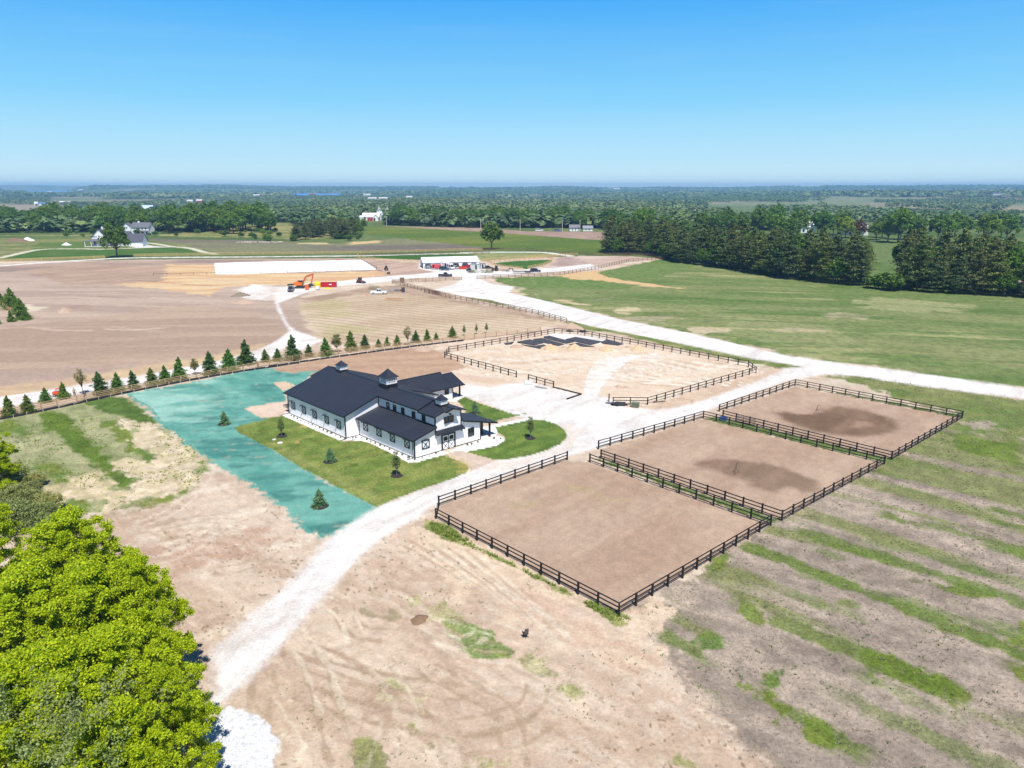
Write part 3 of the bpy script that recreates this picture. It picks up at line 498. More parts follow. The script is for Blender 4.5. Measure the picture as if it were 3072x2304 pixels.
# turf lawns
LW = alb(124, 146, 70); LW2 = alb(150, 160, 84)
L1 = QL('k', (-60, 630), (90, 600), (300, 700), (620, 840), (800, 835), (870, 850), (1050, 935), (1240, 1035), (1330, 1025), (1560, 965), (1740, 1020), (1800, 1090), (1780, 1130), (1640, 1190), (1400, 1270), (1100, 1380), (955, 1450), (700, 1320), (250, 1080), (0, 925), (-340, 750), 'a', (1730, 790), (1930, 740))
paint(L1, LW, LW2, .25, .12, 1, 1.2, R(45), 4, 1.7, g=1, cls=3)
L2 = QL('p6', (490, 95), (600, 65), (880, 20), (970, 25), (1080, 60), (1140, 110), (1150, 160), (1100, 210), (1000, 255), (850, 300), (700, 325), (580, 325), (380, 270), (560, 215), (660, 190), (675, 160), (620, 120))
paint(L2, alb(108, 136, 62), alb(128, 152, 72), .2, .1, 1, 1.2, R(45), 4, 1.7, g=1, cls=3)
L3 = QL('k', (1690, 470), (1730, 420), (1900, 490), (2212, 590), 'T', (1140, 893), (1060, 912), (990, 915), 'k', (1780, 560))
paint(L3, alb(104, 134, 60), alb(126, 150, 72), .2, .1, 1, 1.2, R(45), 4, 1.7, g=1, cls=3)
paint(QL('k', (1560, 965), (1680, 905), (1900, 1000), (2050, 1010), (1960, 1060), (1830, 1110), (1800, 1060)), alb(226, 200, 186), alb(216, 190, 176), .2, .1, cls=5)
paint(QL('k', (1550, 960), (1610, 945), (1800, 1050), (1790, 1120), (1700, 1150), (1740, 1060)), alb(196, 178, 104), None, .8, .8, 1, g=.6, alpha=.6)
paint(QL('k', (0, 900), (0, 860), (500, 1080), (1000, 1350), (940, 1430)), alb(176, 176, 110), None, 1.2, .8, g=.8, alpha=.35)
for (u, v) in ((290, 705), (220, 845), (760, 1060), (1050, 950)): paint(QL('k', (u - 30, v), (u, v - 14), (u + 30, v), (u, v + 14)), alb(212, 182, 112) if u < 300 else alb(92, 116, 50), None, .4, .3, .7, alpha=.8, curve=True)
# white stone bed round the barn, walk
BED = QL('k', (80, 600), (130, 575), (660, 820), (780, 780), (1300, 1000), (1560, 930), (1600, 948), (1690, 905), (1900, 830), (2030, 790), (2100, 800), (2135, 830), (2060, 880), (1780, 935), (1690, 925), (1560, 968), (1330, 1030), (1240, 1032), (1050, 930), (880, 850), (800, 832), (620, 835))
paint(BED, np.array((.78, .78, .78)), None, .15, .05, cls=6)
paint(QL('p6', (480, 90), (600, 60), (860, 10), (880, 20), (600, 80), (620, 120), (600, 150), (480, 140)), np.array((.75, .74, .72)), None, .12, .03, cls=6)
paint(QL('k', (1620, 460), (1690, 440), (1750, 410), (1760, 425), (1690, 470), (1640, 480)), np.array((.76, .75, .74)), None, .15, .05, cls=6)
# paddock soil
for pl in (QL('p6', (1150, 335), (175, 680), (155, 780), (1547, 1515), 'p7', (1035, 805), (118, 492)), QL('p7', (170, 420), (697, 265), (1612, 497), (1097, 775), (178, 468)), QL('p7', (785, 228), (1165, 101), (2010, 262), (1657, 468), (800, 260))):
    paint(pl, SOIL, SOIL2, .4, .25, 1.5, 3.0, R(47), 5, 1.2, cls=7)
    ss = np.nonzero(sdist(X, Y, pl) > .5)[0]; blend(ss, smooth(np.sin((X[ss] * .72 - Y[ss] * .69) * 2 * math.pi / 1.1 + nz(9, 91, 2)[ss] * 3)) * .12, alb(176, 142, 124))
    blend(ss, smooth(nz(7, 92, 4)[ss] * 2 - .1) * .4, alb(218, 190, 168))
for z, pl, al in (('p7', [(1050, 235), (1250, 240), (1360, 200), (1500, 220), (1650, 260), (1690, 310), (1600, 350), (1400, 350), (1200, 310)], .95), ('p7', [(660, 490), (780, 470), (1000, 490), (1180, 540), (1290, 610), (1200, 650), (1150, 610), (1060, 640), (960, 620), (940, 580), (780, 540)], .75)):
    paint(QL(z, *pl), alb(124, 95, 80), alb(146, 115, 98), 2.2, .6, 2, 2.5, R(47), 4, 1.2, curve=True, alpha=al)
paint(QL('p7', (1480, 275), (1540, 285), (1530, 310), (1470, 305)), alb(186, 152, 132), None, 1.5, .6, curve=True, alpha=.7)
for pl in ([(1110, 520), (1300, 530), (1600, 640), (1450, 660)], [(760, 640), (900, 650), (950, 700), (850, 710)]): paint(QL('p6', *pl), alb(186, 170, 118), None, 2, 2, 2, alpha=.3, g=.3)
# green strips between paddocks
paint(QL('p7', (125, 470), (175, 472), (1095, 782), (1045, 800)), alb(96, 122, 58), alb(120, 140, 78), .4, .3, 1, 1, g=1)
paint(QL('p7', (790, 250), (800, 262), (1655, 472), (1615, 490), (700, 268), (740, 260)), alb(104, 128, 62), alb(128, 146, 84), .4, .3, 1, 1, g=1)
paint(QL('p7', (1165, 92), (1180, 90), (2010, 245), (2010, 262)), alb(110, 130, 60), None, .4, .4, 1, g=1)
# cracked wet spots
paint(QL('p5', (940, 490), (990, 480), (1050, 520), (1130, 540), (1130, 470), (1200, 520), (1220, 560), (1150, 575), (1060, 545), (980, 545)), alb(160, 140, 116), alb(176, 156, 130), .3, .2, .8, curve=True, alpha=.95)
# bright dry crumbs and dark clods over the open sand
sb = np.nonzero((A4 < .15) & (CLS == 0) & (RR.ravel() < 130))[0]
q1 = fbm(X[sb], Y[sb], .55, 701, 3, R(-40), 2.5); q2 = fbm(X[sb], Y[sb], 9, 705, 3); q3 = fbm(X[sb], Y[sb], .35, 709, 2)
blend(sb, smooth((q1 - .58) * 8) * (.12 + .3 * q2), alb(186, 154, 134)); blend(sb, smooth((.40 - q1) * 8) * (.08 + .28 * q2), alb(250, 234, 216)); blend(sb, smooth((q3 - .74) * 14) * smooth((q2 - .45) * 6) * .8, alb(150, 124, 100))
sa = np.nonzero(CLS == 4)[0]; sa = sa[RR.ravel()[sa] < 190]
blend(sa, smooth(nz(1.0, 721, 4, R(30), 5.)[sa] * 3 - .5) * .55, alb(255, 242, 230)); blend(sa, smooth(nz(1.6, 725, 4, R(-10), 5.)[sa] * 3 - .6) * .5, alb(214, 182, 160))
# --- relief of loose soil (a few centimetres)
rel = (fbm(X, Y, 2.4, 101, 4) - .5) * .16 + (fbm(X, Y, .6, 105, 3) - .5) * .09
soft_ = np.isin(CLS, (0, 7)); barnc = Q('k', 1000, 700); bd = np.hypot(X - barnc[0], Y - barnc[1])
Zt = np.where(soft_, rel, rel * .25) * smooth((bd - 20) / 15) * smooth((500 - RR.ravel()) / 200)
Zt += hfar(X, Y)
# --- darker speckle / weeds in grass at vertex level
gsel = A4 > .2
C[gsel] *= (1 + (fbm(X[gsel], Y[gsel], 1.1, 111, 4)[:, None] - .5) * .8)
C[~gsel] *= (1 + (fbm(X[~gsel], Y[~gsel], .8, 113, 4)[:, None] - .5) * .34)
C = np.clip(C, 0, .86)

gm = bpy.data.materials.new('ground_surface'); gm.use_nodes = True; n = gm.node_tree.nodes; l = gm.node_tree.links
b = n['Principled BSDF']; b.inputs['Roughness'].default_value = .95; b.inputs['Specular IOR Level'].default_value = .1
at = n.new('ShaderNodeAttribute'); at.attribute_name = 'Col'; geo = n.new('ShaderNodeNewGeometry')
def gn(scale, det=4, w=.6):
    q = n.new('ShaderNodeTexNoise'); q.inputs['Scale'].default_value = scale; q.inputs['Detail'].default_value = det; q.inputs['Roughness'].default_value = w
    l.new(geo.outputs['Position'], q.inputs['Vector']); return q.outputs['Fac']
def mth(op, a, b_, c=None):
    q = n.new('ShaderNodeMath'); q.operation = op
    for i, v in enumerate((a, b_) + ((c,) if c is not None else ())):
        if isinstance(v, (int, float)): q.inputs[i].default_value = v
        else: l.new(v, q.inputs[i])
    return q.outputs[0]
f1 = gn(3.2, 6, .65); f2 = gn(11, 3); amp = mth('MULTIPLY_ADD', mth('ABSOLUTE', at.outputs['Alpha'], 0), .8, .42)
dv = mth('ADD', mth('SUBTRACT', f1, .5), mth('MULTIPLY', mth('SUBTRACT', f2, .5), .6))
k = mth('MULTIPLY_ADD', mth('MULTIPLY', dv, amp), 1.7, 1.0)
vm = n.new('ShaderNodeVectorMath'); vm.operation = 'SCALE'; l.new(at.outputs['Color'], vm.inputs[0]); l.new(k, vm.inputs['Scale']); l.new(vm.outputs[0], b.inputs['Base Color'])
bp = n.new('ShaderNodeBump'); bp.inputs['Strength'].default_value = .8; bp.inputs['Distance'].default_value = .12; l.new(mth('ADD', f1, mth('MULTIPLY', f2, .4)), bp.inputs['Height']); l.new(bp.outputs[0], b.inputs['Normal'])
M['ground'] = gm
NRW = len(rad); idx = np.arange(NRW * NA).reshape(NRW, NA)
Fq = np.stack([idx[:-1, :-1], idx[:-1, 1:], idx[1:, 1:], idx[1:, :-1]], -1).reshape(-1, 4)[:, ::-1]
fc = CLS[Fq[:, 0]]; VV = np.stack([X, Y, Zt], 1); CC = np.concatenate([C, A4[:, None]], 1)
NAMES = {0: 'ground', 1: 'gravel_road', 2: 'seeded_ground', 3: 'lawn', 4: 'riding_arena', 5: 'paved_drive', 6: 'stone_bed', 7: 'paddock_soil'}
for cid, nm in NAMES.items():
    fs = Fq[fc == cid]
    if len(fs) == 0: continue
    u, inv = np.unique(fs, return_inverse=True)
    tag(link(bpy.data.objects.new(nm, np_mesh(nm, VV[u], inv.reshape(-1, 4), gm, CC[u], True))), kind='structure')
# far terrain, from the sheet's rim to the skyline ridge
fr = np.concatenate([[rad[-1]], far_r]); NA2 = 300; az2 = np.linspace(R(-50), R(50), NA2)
R2, A2 = np.meshgrid(fr, az2, indexing='ij'); x2 = (R2 * np.sin(A2)).ravel(); y2 = (R2 * np.cos(A2)).ravel(); z2 = hfar(x2, y2)
t1 = smooth((fbm(x2, y2, 420, 200, 3) - .5) * 5 + .5)[:, None]; cc = alb(110, 132, 84) * (1 - t1) + alb(150, 158, 112) * t1; t2 = smooth((fbm(x2, y2, 500, 207, 2) - .58) * 9)[:, None]; cc = cc * (1 - t2) + alb(170, 152, 130) * t2
i2 = np.arange(len(fr) * NA2).reshape(len(fr), NA2); F2 = np.stack([i2[:-1, :-1], i2[:-1, 1:], i2[1:, 1:], i2[1:, :-1]], -1).reshape(-1, 4)[:, ::-1]
tag(link(bpy.data.objects.new('hills', np_mesh('hills', np.stack([x2, y2, z2 - .5], 1), F2, gm, np.concatenate([cc, np.full((len(x2), 1), .3)], 1), True))), kind='structure')
# ground behind and beside the drone, outside the fan
g = MB(); rr0 = rad[0]
ring = [(12600 * math.sin(a), 12600 * math.cos(a), -1.2) for a in np.linspace(R(50), R(310), 40)]
g.add([(0, 0, -1.2)] + ring, [(0, i + 1, i + 2) for i in range(39)]); g.add([(0, 0, -1.2)] + [(rr0 * 1.02 * math.sin(a), rr0 * 1.02 * math.cos(a), -1.2) for a in np.linspace(R(-50), R(50), 20)], [(0, i + 2, i + 1) for i in range(19)])
o = g.build('ground', mat('outer_ground', tuple(alb(150, 150, 100)), .95, var=.3, scale=.02)); tag(o, kind='structure')
# ------------------------------------------------------------------ the stable barn
BK = G(1038, 1315.5); AZA, AZB = R(135.0), R(48.5)
Av = Vector((math.sin(AZA), math.cos(AZA), 0)); Bv = Vector((math.sin(AZB), math.cos(AZB), 0))
def W(s, t, z): return BK + Av * s + Bv * t + Vector((0, 0, z))
class BB(MB):
    """boxes in the barn's own (s, t, z) directions"""
    def b(s_, s0, s1, t0, t1, z0, z1, mi=0):
        return s_.hexa([W(s0, t0, z0), W(s0, t1, z0), W(s1, t1, z0), W(s1, t0, z0), W(s0, t0, z1), W(s0, t1, z1), W(s1, t1, z1), W(s1, t0, z1)], mi)
    def slab(s_, pts, th, mi=0):   # roof slab from quad corner (s,t,z) tops
        return s_.hexa([W(a, b_, c - th) for a, b_, c in pts] + [W(a, b_, c) for a, b_, c in pts], mi)
    def poly(s_, prof, s0, s1, mi=0):   # profile (t,z) extruded along s
        n = len(prof); vs = [W(s0, t, z) for t, z in prof] + [W(s1, t, z) for t, z in prof]
        return s_.add(vs, [tuple(range(n)), tuple(range(2 * n - 1, n - 1, -1))] + [(i, n + i, n + (i + 1) % n, (i + 1) % n) for i in range(n)], mi)
    def polyt(s_, prof, t0, t1, mi=0):  # profile (s,z) extruded along t
        n = len(prof); vs = [W(s, t0, z) for s, z in prof] + [W(s, t1, z) for s, z in prof]
        return s_.add(vs, [tuple(range(n)), tuple(range(2 * n - 1, n - 1, -1))] + [(i, n + i, n + (i + 1) % n, (i + 1) % n) for i in range(n)], mi)
def siding(name, c):
    m = bpy.data.materials.new(name); m.use_nodes = True; n = m.node_tree.nodes; l = m.node_tree.links; b = n['Principled BSDF']
    b.inputs['Roughness'].default_value = .6; b.inputs['Base Color'].default_value = c + (1,)
    return m
M['siding'] = siding('white_steel_siding', (.87, .86, .88))
def roofmat():
    m = bpy.data.materials.new('navy_black_standing_seam'); m.use_nodes = True; n = m.node_tree.nodes; l = m.node_tree.links; b = n['Principled BSDF']
    b.inputs['Roughness'].default_value = .42; b.inputs['Metallic'].default_value = .0; b.inputs['Specular IOR Level'].default_value = .45
    tc = n.new('ShaderNodeTexCoord'); nz_ = n.new('ShaderNodeTexNoise'); nz_.inputs['Scale'].default_value = .35; nz_.inputs['Detail'].default_value = 5
    cr = n.new('ShaderNodeMix'); cr.data_type = 'RGBA'; cr.inputs[6].default_value = (.012, .014, .022, 1); cr.inputs[7].default_value = (.030, .033, .046, 1)
    l.new(tc.outputs['Object'], nz_.inputs['Vector']); l.new(nz_.outputs['Fac'], cr.inputs[0]); l.new(cr.outputs[2], b.inputs['Base Color']); return m
M['roof'] = roofmat()
M['rooftrim'] = mat('black_roof_trim', (.010, .011, .018), .35, var=.1)
barn = thing('stable_barn', 'long white stable barn with black metal roofs, three cupolas and crossbuck shutters', 'barn', W(0, 0, 0))
bpy.context.view_layer.update()
def part(mb, name, m, parent=None, bevel=0):
    o = mb.build(name, m, None, bevel=bevel); p = parent or barn
    o.parent = p; o.matrix_parent_inverse = Matrix.Translation(-barn.location) if p is barn else Matrix.Identity(4)
    return o
def sub(mb, name, m, parent):
    o = mb.build(name, m, None); o.parent = parent; o.matrix_parent_inverse = Matrix.Identity(4); return o
TC, ZR, ZE, SL = 8.55, 6.95, 3.66, 0.345
LM, FS, TW, TL = 18.0, 14.35, 6.15, 2.4
def zr(t, zr_=ZR, sl=SL): return zr_ - sl * abs(t - TC)
wall = BB()
wall.poly([(0, 0), (0, zr(0) - .18), (TC, ZR - .18), (2 * TC, zr(0) - .18), (2 * TC, 0)], -LM, 0)
wall.poly([(TW, 0), (TW, zr(TW) - .2), (TC, ZR - .2), (2 * TC - TW, zr(TW) - .2), (2 * TC - TW, 0)], .003, 10.9)
FZ, FSL = 6.62, .29
wall.poly([(TW + .002, 0), (TW + .002, zr(TW, FZ, FSL) - .16), (TC, FZ - .16), (2 * TC - TW - .002, zr(TW, FZ, FSL) - .16), (2 * TC - TW - .002, 0)], 10.903, FS)
LZ, LS = 4.08, .265     # lean-to roof top at the wall, slope
wall.poly([(TL, 0), (TL, LZ - LS * (TW - TL) - .14), (TW, LZ - .14), (TW, 0)], .003, FS - .003)
TR = 2 * TC - TW; TRW = 14.7
wall.poly([(TR, 0), (TR, LZ - .14), (TRW, LZ - LS * (TRW - TR) - .14), (TRW, 0)], .003, FS - .003)
WS0, WS1, WT1, WR, WZR = -12.4, -5.9, 25.75, -9.0, 4.72
WSL = (WZR - 2.62) / (WR + 5.4) * -1; WSL = abs((WZR - 2.62) / (-5.4 - WR))
wall.polyt([(WS0, 0), (WS0, 2.45), (WR, WZR - .2), (WS1, 2.45), (WS1, 0)], 2 * TC + .003, 25.38); wall.polyt([(WS0, 0), (WS0, 2.4), (WR, 4.0), (WS1, 2.4), (WS1, 0)], 25.383, WT1)
# standing ribs on the steel siding (thin raised battens)
rib = wall; st_ = .45
def ribs_left(s0, s1, t, z0, z1f):
    s = s0 + .2
    while s < s1 - .1: rib.b(s, s + .04, t - .022, t, z0, z1f(s)); s += st_
def ribs_front(t0, t1, s, z0, z1f):
    t = t0 + .2
    while t < t1 - .1: rib.b(s, s + .022, t, t + .04, z0, z1f(t)); t += st_
ribs_left(-LM, 0, 0, .15, lambda s: ZE - .3); ribs_left(0, FS, TL, .15, lambda s: LZ - LS * (TW - TL) - .3); ribs_left(0, FS, TW, 4.2, lambda s: 5.7)
ribs_front(0, TW, 0, .15, lambda t: zr(t) - .35); ribs_front(TL, TW, FS, .15, lambda t: LZ - LS * (TW - t) - .3); ribs_front(TW, TR, FS, .15, lambda t: zr(t, FZ, FSL) - .35); ribs_front(TR, TRW, FS, .15, lambda t: LZ - LS * (t - TR) - .3)
ribs_front(2 * TC, WT1, WS1, .15, lambda t: 2.3)
wo_ = part(wall, 'wall', M['siding'])
# roofs: slabs + raised seams
roof = BB(); seam = roof
def slope_roof(s0, s1, t0, z0, t1, z1, th=.14, seams=True, sp=.62):
    roof.slab([(s0, t0, z0), (s0, t1, z1), (s1, t1, z1), (s1, t0, z0)] if t1 > t0 else [(s0, t1, z1), (s0, t0, z0), (s1, t0, z0), (s1, t1, z1)], th)
    if seams:
        s = s0 + .12
        while s < s1 - .05:
            a = (s, t0, z0 + .045) ; q = [(s, min(t0, t1), (z0 if t0 < t1 else z1) + .045), (s, max(t0, t1), (z1 if t0 < t1 else z0) + .045), (s + .08, max(t0, t1), (z1 if t0 < t1 else z0) + .045), (s + .08, min(t0, t1), (z0 if t0 < t1 else z1) + .045)]
            seam.slab(q, .05, 1); s += sp
OV = .5
slope_roof(-LM - OV, OV, -OV, zr(-OV), TC - .004, ZR); slope_roof(-LM - OV, OV, 2 * TC + OV, zr(-OV), TC + .004, ZR, seams=True)
slope_roof(-LM - OV - .7, -LM - OV - .003, 5.0, zr(5.0), TC - .004, ZR); slope_roof(-LM - OV - .7, -LM - OV - .003, 2 * TC - 5, zr(5.0), TC + .004, ZR)
slope_roof(OV + .003, 11.0, TW - .45, zr(TW - .45), TC - .004, ZR); slope_roof(OV + .003, 11.0, TR + .45, zr(TW - .45), TC + .004, ZR)
fe = TW - .55
slope_roof(11.003, FS + .55, fe, zr(fe, FZ, FSL), TC - .004, FZ); slope_roof(11.003, FS + .55, TR + .55, zr(fe, FZ, FSL), TC + .004, FZ)
slope_roof(FS + .553, FS + 1.15, 7.35, zr(7.35, FZ, FSL), TC - .004, FZ); slope_roof(FS + .553, FS + 1.15, 2 * TC - 7.35, zr(7.35, FZ, FSL), TC + .004, FZ)
slope_roof(.02, FS + .45, TL - .5, LZ - LS * (TW - TL + .5), TW - .004, LZ)
slope_roof(.02, 8.5, TRW + .45, LZ - LS * (TRW - TR + .45), TR + .004, LZ); slope_roof(8.503, FS + .45, 17.7, LZ - LS * (17.7 - TR), TR + .004, LZ)
def wing_roof(t0, t1, zrr, s_e, z_e, s_b):
    for (sa, za, sb, zb) in ((WR + .004, zrr, s_e, z_e), (s_b, z_e, WR - .004, zrr)):
        roof.slab([(sa, t0, za), (sa, t1, za), (sb, t1, zb), (sb, t0, zb)], .13)
        t = t0 + .1
        while t < t1 - .05: seam.slab([(sa, t, za + .045), (sa, t + .05, za + .045), (sb, t + .05, zb + .045), (sb, t, zb + .045)], .05, 1); t += .62
wing_roof(14.2, 25.45, WZR, -5.4, 2.62, -12.6); wing_roof(25.453, 28.1, 4.2, -5.4, 2.58, -12.6)
M['seam'] = mat('roof_seam_lit_tone', (.055, .06, .078), .35, var=.1); ro = part(roof, 'roof', [M['roof'], M['seam']])  # seams coloured lighter than the roof: light caught on the ribs, painted in
# dark trim: fascias, corner boards, base line, gutters
tr = BB(); CB = .16
def vtrim(s, t, z1, ds=0, dt=0, z0=0): tr.b(s - CB / 2 + ds, s + CB / 2 + ds, t - CB / 2 + dt, t + CB / 2 + dt, z0, z1)
vtrim(0, 0, zr(0) - .2, -.04, .04); vtrim(-LM, 0, zr(0) - .2, .04, .04); vtrim(0, TW, zr(TW) - .25, .12, .04, LZ + .02); vtrim(.04, TL, LZ - LS * (TW - TL) - .2, .05, .04)
vtrim(FS, TL, LZ - LS * (TW - TL) - .18, -.04, .04); vtrim(FS, TW, zr(TW, FZ, FSL) - .2, -.02, .04, 3.35); vtrim(FS, TR, zr(TW, FZ, FSL) - .2, -.02, -.04, 3.2); vtrim(FS, TRW, LZ - LS * (TRW - TR) - .18, -.04, -.04)
vtrim(WS1, WT1, 2.4, -.04, -.04); vtrim(WS1, 2 * TC + .1, 2.4)
def rake(s, t0, z0, t1, z1, h=.2, th=.05):
    tr.slab([(s, t0, z0 + .03), (s, t1, z1 + .03), (s + th, t1, z1 + .03), (s + th, t0, z0 + .03)] if t1 > t0 else [(s, t1, z1 + .03), (s, t0, z0 + .03), (s + th, t0, z0 + .03), (s + th, t1, z1 + .03)], h)
rake(OV + .005, -OV, zr(-OV), TW - .5, zr(TW - .5)); rake(OV + .005, TR + .5, zr(TW - .5), 2 * TC + OV, zr(-OV)); rake(11.005, TW - .45, zr(TW - .45), TC, ZR); rake(11.005, TC + .01, ZR, TR + .45, zr(TW - .45))
rake(FS + .553, fe, zr(fe, FZ, FSL), 7.33, zr(7.33, FZ, FSL)); rake(FS + .553, 2 * TC - 7.33, zr(7.33, FZ, FSL), TR + .55, zr(fe, FZ, FSL)); rake(FS + 1.155, 7.33, zr(7.33, FZ, FSL), TC, FZ); rake(FS + 1.155, TC + .01, FZ, 2 * TC - 7.33, zr(7.33, FZ, FSL))
rake(FS + .455, TL - .5, LZ - LS * (TW - TL + .5), TW, LZ); rake(FS + .455, TR, LZ, 17.7, LZ - LS * (17.7 - TR), .26)
tr.b(-LM - OV, OV + .05, -OV - .13, -OV - .004, zr(-OV) - .15, zr(-OV) - .02); tr.b(.05, FS + .5, TL - .63, TL - .504, LZ - LS * (TW - TL + .5) - .15, LZ - LS * (TW - TL + .5) - .02)
tr.b(OV + .01, 11, TW - .52, TW - .453, zr(TW - .45) - .2, zr(TW - .45) + .02); tr.b(11.0, FS + .6, fe - .06, fe - .004, zr(fe, FZ, FSL) - .2, zr(fe, FZ, FSL) + .02)
tr.b(8.5, FS + .5, 17.704, 17.8, LZ - LS * (17.7 - TR) - .22, LZ - LS * (17.7 - TR) + .01); tr.b(-5.396, -5.3, 17.6, 28.15, 2.45, 2.6)
tr.b(-LM, .1, -.03, -.003, .0, .13); tr.b(.1, FS, TL - .03, TL - .003, 0, .13); tr.b(FS + .003, FS + .03, TL, 7.15, 0, .13); tr.b(FS + .003, FS + .03, 9.8, TRW, 0, .13); tr.b(.003, .03, 0, TL, 0, .13)
tr.b(.02, FS + .4, TW - .07, TW - .023, LZ + .01, LZ + .17); tr.b(-LM - .2, .4, TC - .12, TC + .12, ZR - .02, ZR + .06); tr.b(.4, 11, TC - .12, TC + .12, ZR - .02, ZR + .06); tr.b(11.06, FS + 1.1, TC - .12, TC + .12, FZ - .02, FZ + .06)
tr.b(WR - .12, WR + .12, 14.4, 25.4, WZR - .03, WZR + .07); tr.b(WR - .12, WR + .12, 25.42, 28.1, 4.17, 4.27)
for (s, t, z1, ds, dt) in ((OV - .35, -.08, 3.45, 0, 0), (-LM - .06, -.08, 3.45, 0, 0), (FS - .25, TL - .08, 2.9, 0, 0)):   # downspouts
    tr.b(s - .04, s + .04, t - .06, t - .004, .1, z1)
for (s, t) in ((.35, -.7), (-LM - .1, -.7), (FS - .2, TL - .7)): tr.b(s - .05, s + .05, t - .5, t + .6, .03, .1)
part(tr, 'trim', M['rooftrim'])
# porch posts + slabs
for s, t in ((12.7, 16.45), (14.45, 16.45), (9.4, 16.45)):
    p = BB(); p.b(s - .12, s + .12, t - .12, t + .12, 0, LZ - LS * (t - TR) - .15); part(p, 'porch_post', M['rooftrim'])
for s in (-6.4, -11.6):
    p = BB(); p.b(s - .12, s + .12, 27.6, 27.84, 0, 2.5); part(p, 'porch_post', M['rooftrim'])
p = BB(); p.b(8.6, 15.0, TRW + .01, 17.1, .0, .09); part(p, 'porch_floor', M['concrete']); p = BB(); p.b(-12, -5.7, WT1 + .01, 28.0, .0, .09); part(p, 'porch_floor', M['concrete'])
# awning over the doors
p = BB(); p.slab([(FS + .01, TW - .12, 3.36), (FS + .01, TR + .12, 3.36), (FS + .85, TR + .12, 2.93), (FS + .85, TW - .12, 2.93)], .08)
for i in range(11): 
    t = TW - .1 + i * .48; p.slab([(FS + .01, t, 3.40), (FS + .01, t + .04, 3.40), (FS + .85, t + .04, 2.97), (FS + .85, t, 2.97)], .038)
for t in (TW, TR): p.b(FS + .01, FS + .8, t - .05, t + .05, 2.75, 2.85); p.b(FS + .01, FS + .09, t - .05, t + .05, 2.3, 3.3)
part(p, 'awning', M['roof'])
# windows: crossbuck shutters (left walls), plain windows
def shutter_left(t, s0, s1, z0, z1):
    f = BB(); w_ = .19
    for a in ((s0, s1, z0, z0 + w_), (s0, s1, z1 - w_, z1), (s0, s0 + w_, z0 + w_, z1 - w_), (s1 - w_, s1, z0 + w_, z1 - w_)): f.b(a[0], a[1], t - .07, t - .024, a[2], a[3])
    fr_ = part(f, 'shutter_frame', M['trim'])
    x = BB(); c = .05
    for sg in (0, 1):
        a = (s0 + w_, z0 + w_) if not sg else (s0 + w_, z1 - w_); b_ = (s1 - w_, z1 - w_) if not sg else (s1 - w_, z0 + w_)
        x.bar(W(a[0], t - .05 - sg * .012, a[1]), W(b_[0], t - .05 - sg * .012, b_[1]), .03, .12)
    sub(x, 'crossbuck', M['trim'], fr_); pn = BB(); pn.b(s0 + w_, s1 - w_, t - .035, t - .025, z0 + w_, z1 - w_); sub(pn, 'shutter_panel', M['siding'], fr_)
    lt = BB(); lt.bar(W((s0 + s1) / 2 - .2, t - .02, z1 + .18), W((s0 + s1) / 2 - .2, t - .5, z1 + .3), .05, .05); lt.tube(W((s0 + s1) / 2 - .2, t - .5, z1 + .32), W((s0 + s1) / 2 - .2, t - .5, z1 + .12), .06, .17, 8)
    part(lt, 'barn_light', M['trim'])
for s in (-17.0, -13.35, -9.85, -6.05, -2.5): shutter_left(0, s, s + 1.32, 1.2, 2.5)
for s in (1.3, 4.9, 8.4, 12.0): shutter_left(TL, s, s + 1.3, 1.2, 2.54)
f = BB(); t0, t1, z0, z1, w_ = 3.66, 5.06, 1.05, 2.45, .14
for a in ((t0, t1, z0, z0 + w_), (t0, t1, z1 - w_, z1), (t0, t0 + w_, z0 + w_, z1 - w_), (t1 - w_, t1, z0 + w_, z1 - w_)): f.b(FS + .024, FS + .07, a[0], a[1], a[2], a[3])
fr_ = part(f, 'shutter_frame', M['trim']); x = BB(); x.bar(W(FS + .05, t0 + w_, z0 + w_), W(FS + .05, t1 - w_, z1 - w_), .07, .03); x.bar(W(FS + .062, t0 + w_, z1 - w_), W(FS + .062, t1 - w_, z0 + w_), .07, .03); sub(x, 'crossbuck', M['trim'], fr_)
lt = BB(); lt.bar(W(FS + .02, 4.2, 2.62), W(FS + .5, 4.2, 2.7), .05, .05); lt.tube(W(FS + .5, 4.2, 2.72), W(FS + .5, 4.2, 2.52), .06, .17, 8); part(lt, 'barn_light', M['trim'])
def win_front(s, t0, t1, z0, z1, mull='v', name='window'):
    f = BB(); w_ = .09
    for a in ((t0, t1, z0, z0 + w_), (t0, t1, z1 - w_, z1), (t0, t0 + w_, z0 + w_, z1 - w_), (t1 - w_, t1, z0 + w_, z1 - w_)): f.b(s + .024, s + .09, a[0], a[1], a[2], a[3])
    if mull == 'v': f.b(s + .03, s + .08, (t0 + t1) / 2 - .05, (t0 + t1) / 2 + .05, z0 + w_, z1 - w_)
    else: f.b(s + .03, s + .08, t0 + w_, t1 - w_, (z0 + z1) / 2 - .03, (z0 + z1) / 2 + .03)
    o = part(f, name, M['trim']); gl = BB(); gl.b(s + .024, s + .045, t0 + w_, t1 - w_, z0 + w_, z1 - w_); sub(gl, 'pane', M['glass'], o)
win_front(FS, 7.74, 9.52, 4.14, 5.16); win_front(FS, 12.2, 13.4, 1.02, 2.36, 'h'); win_front(WS1, 23.85, 24.78, 1.29, 2.25, 'h')
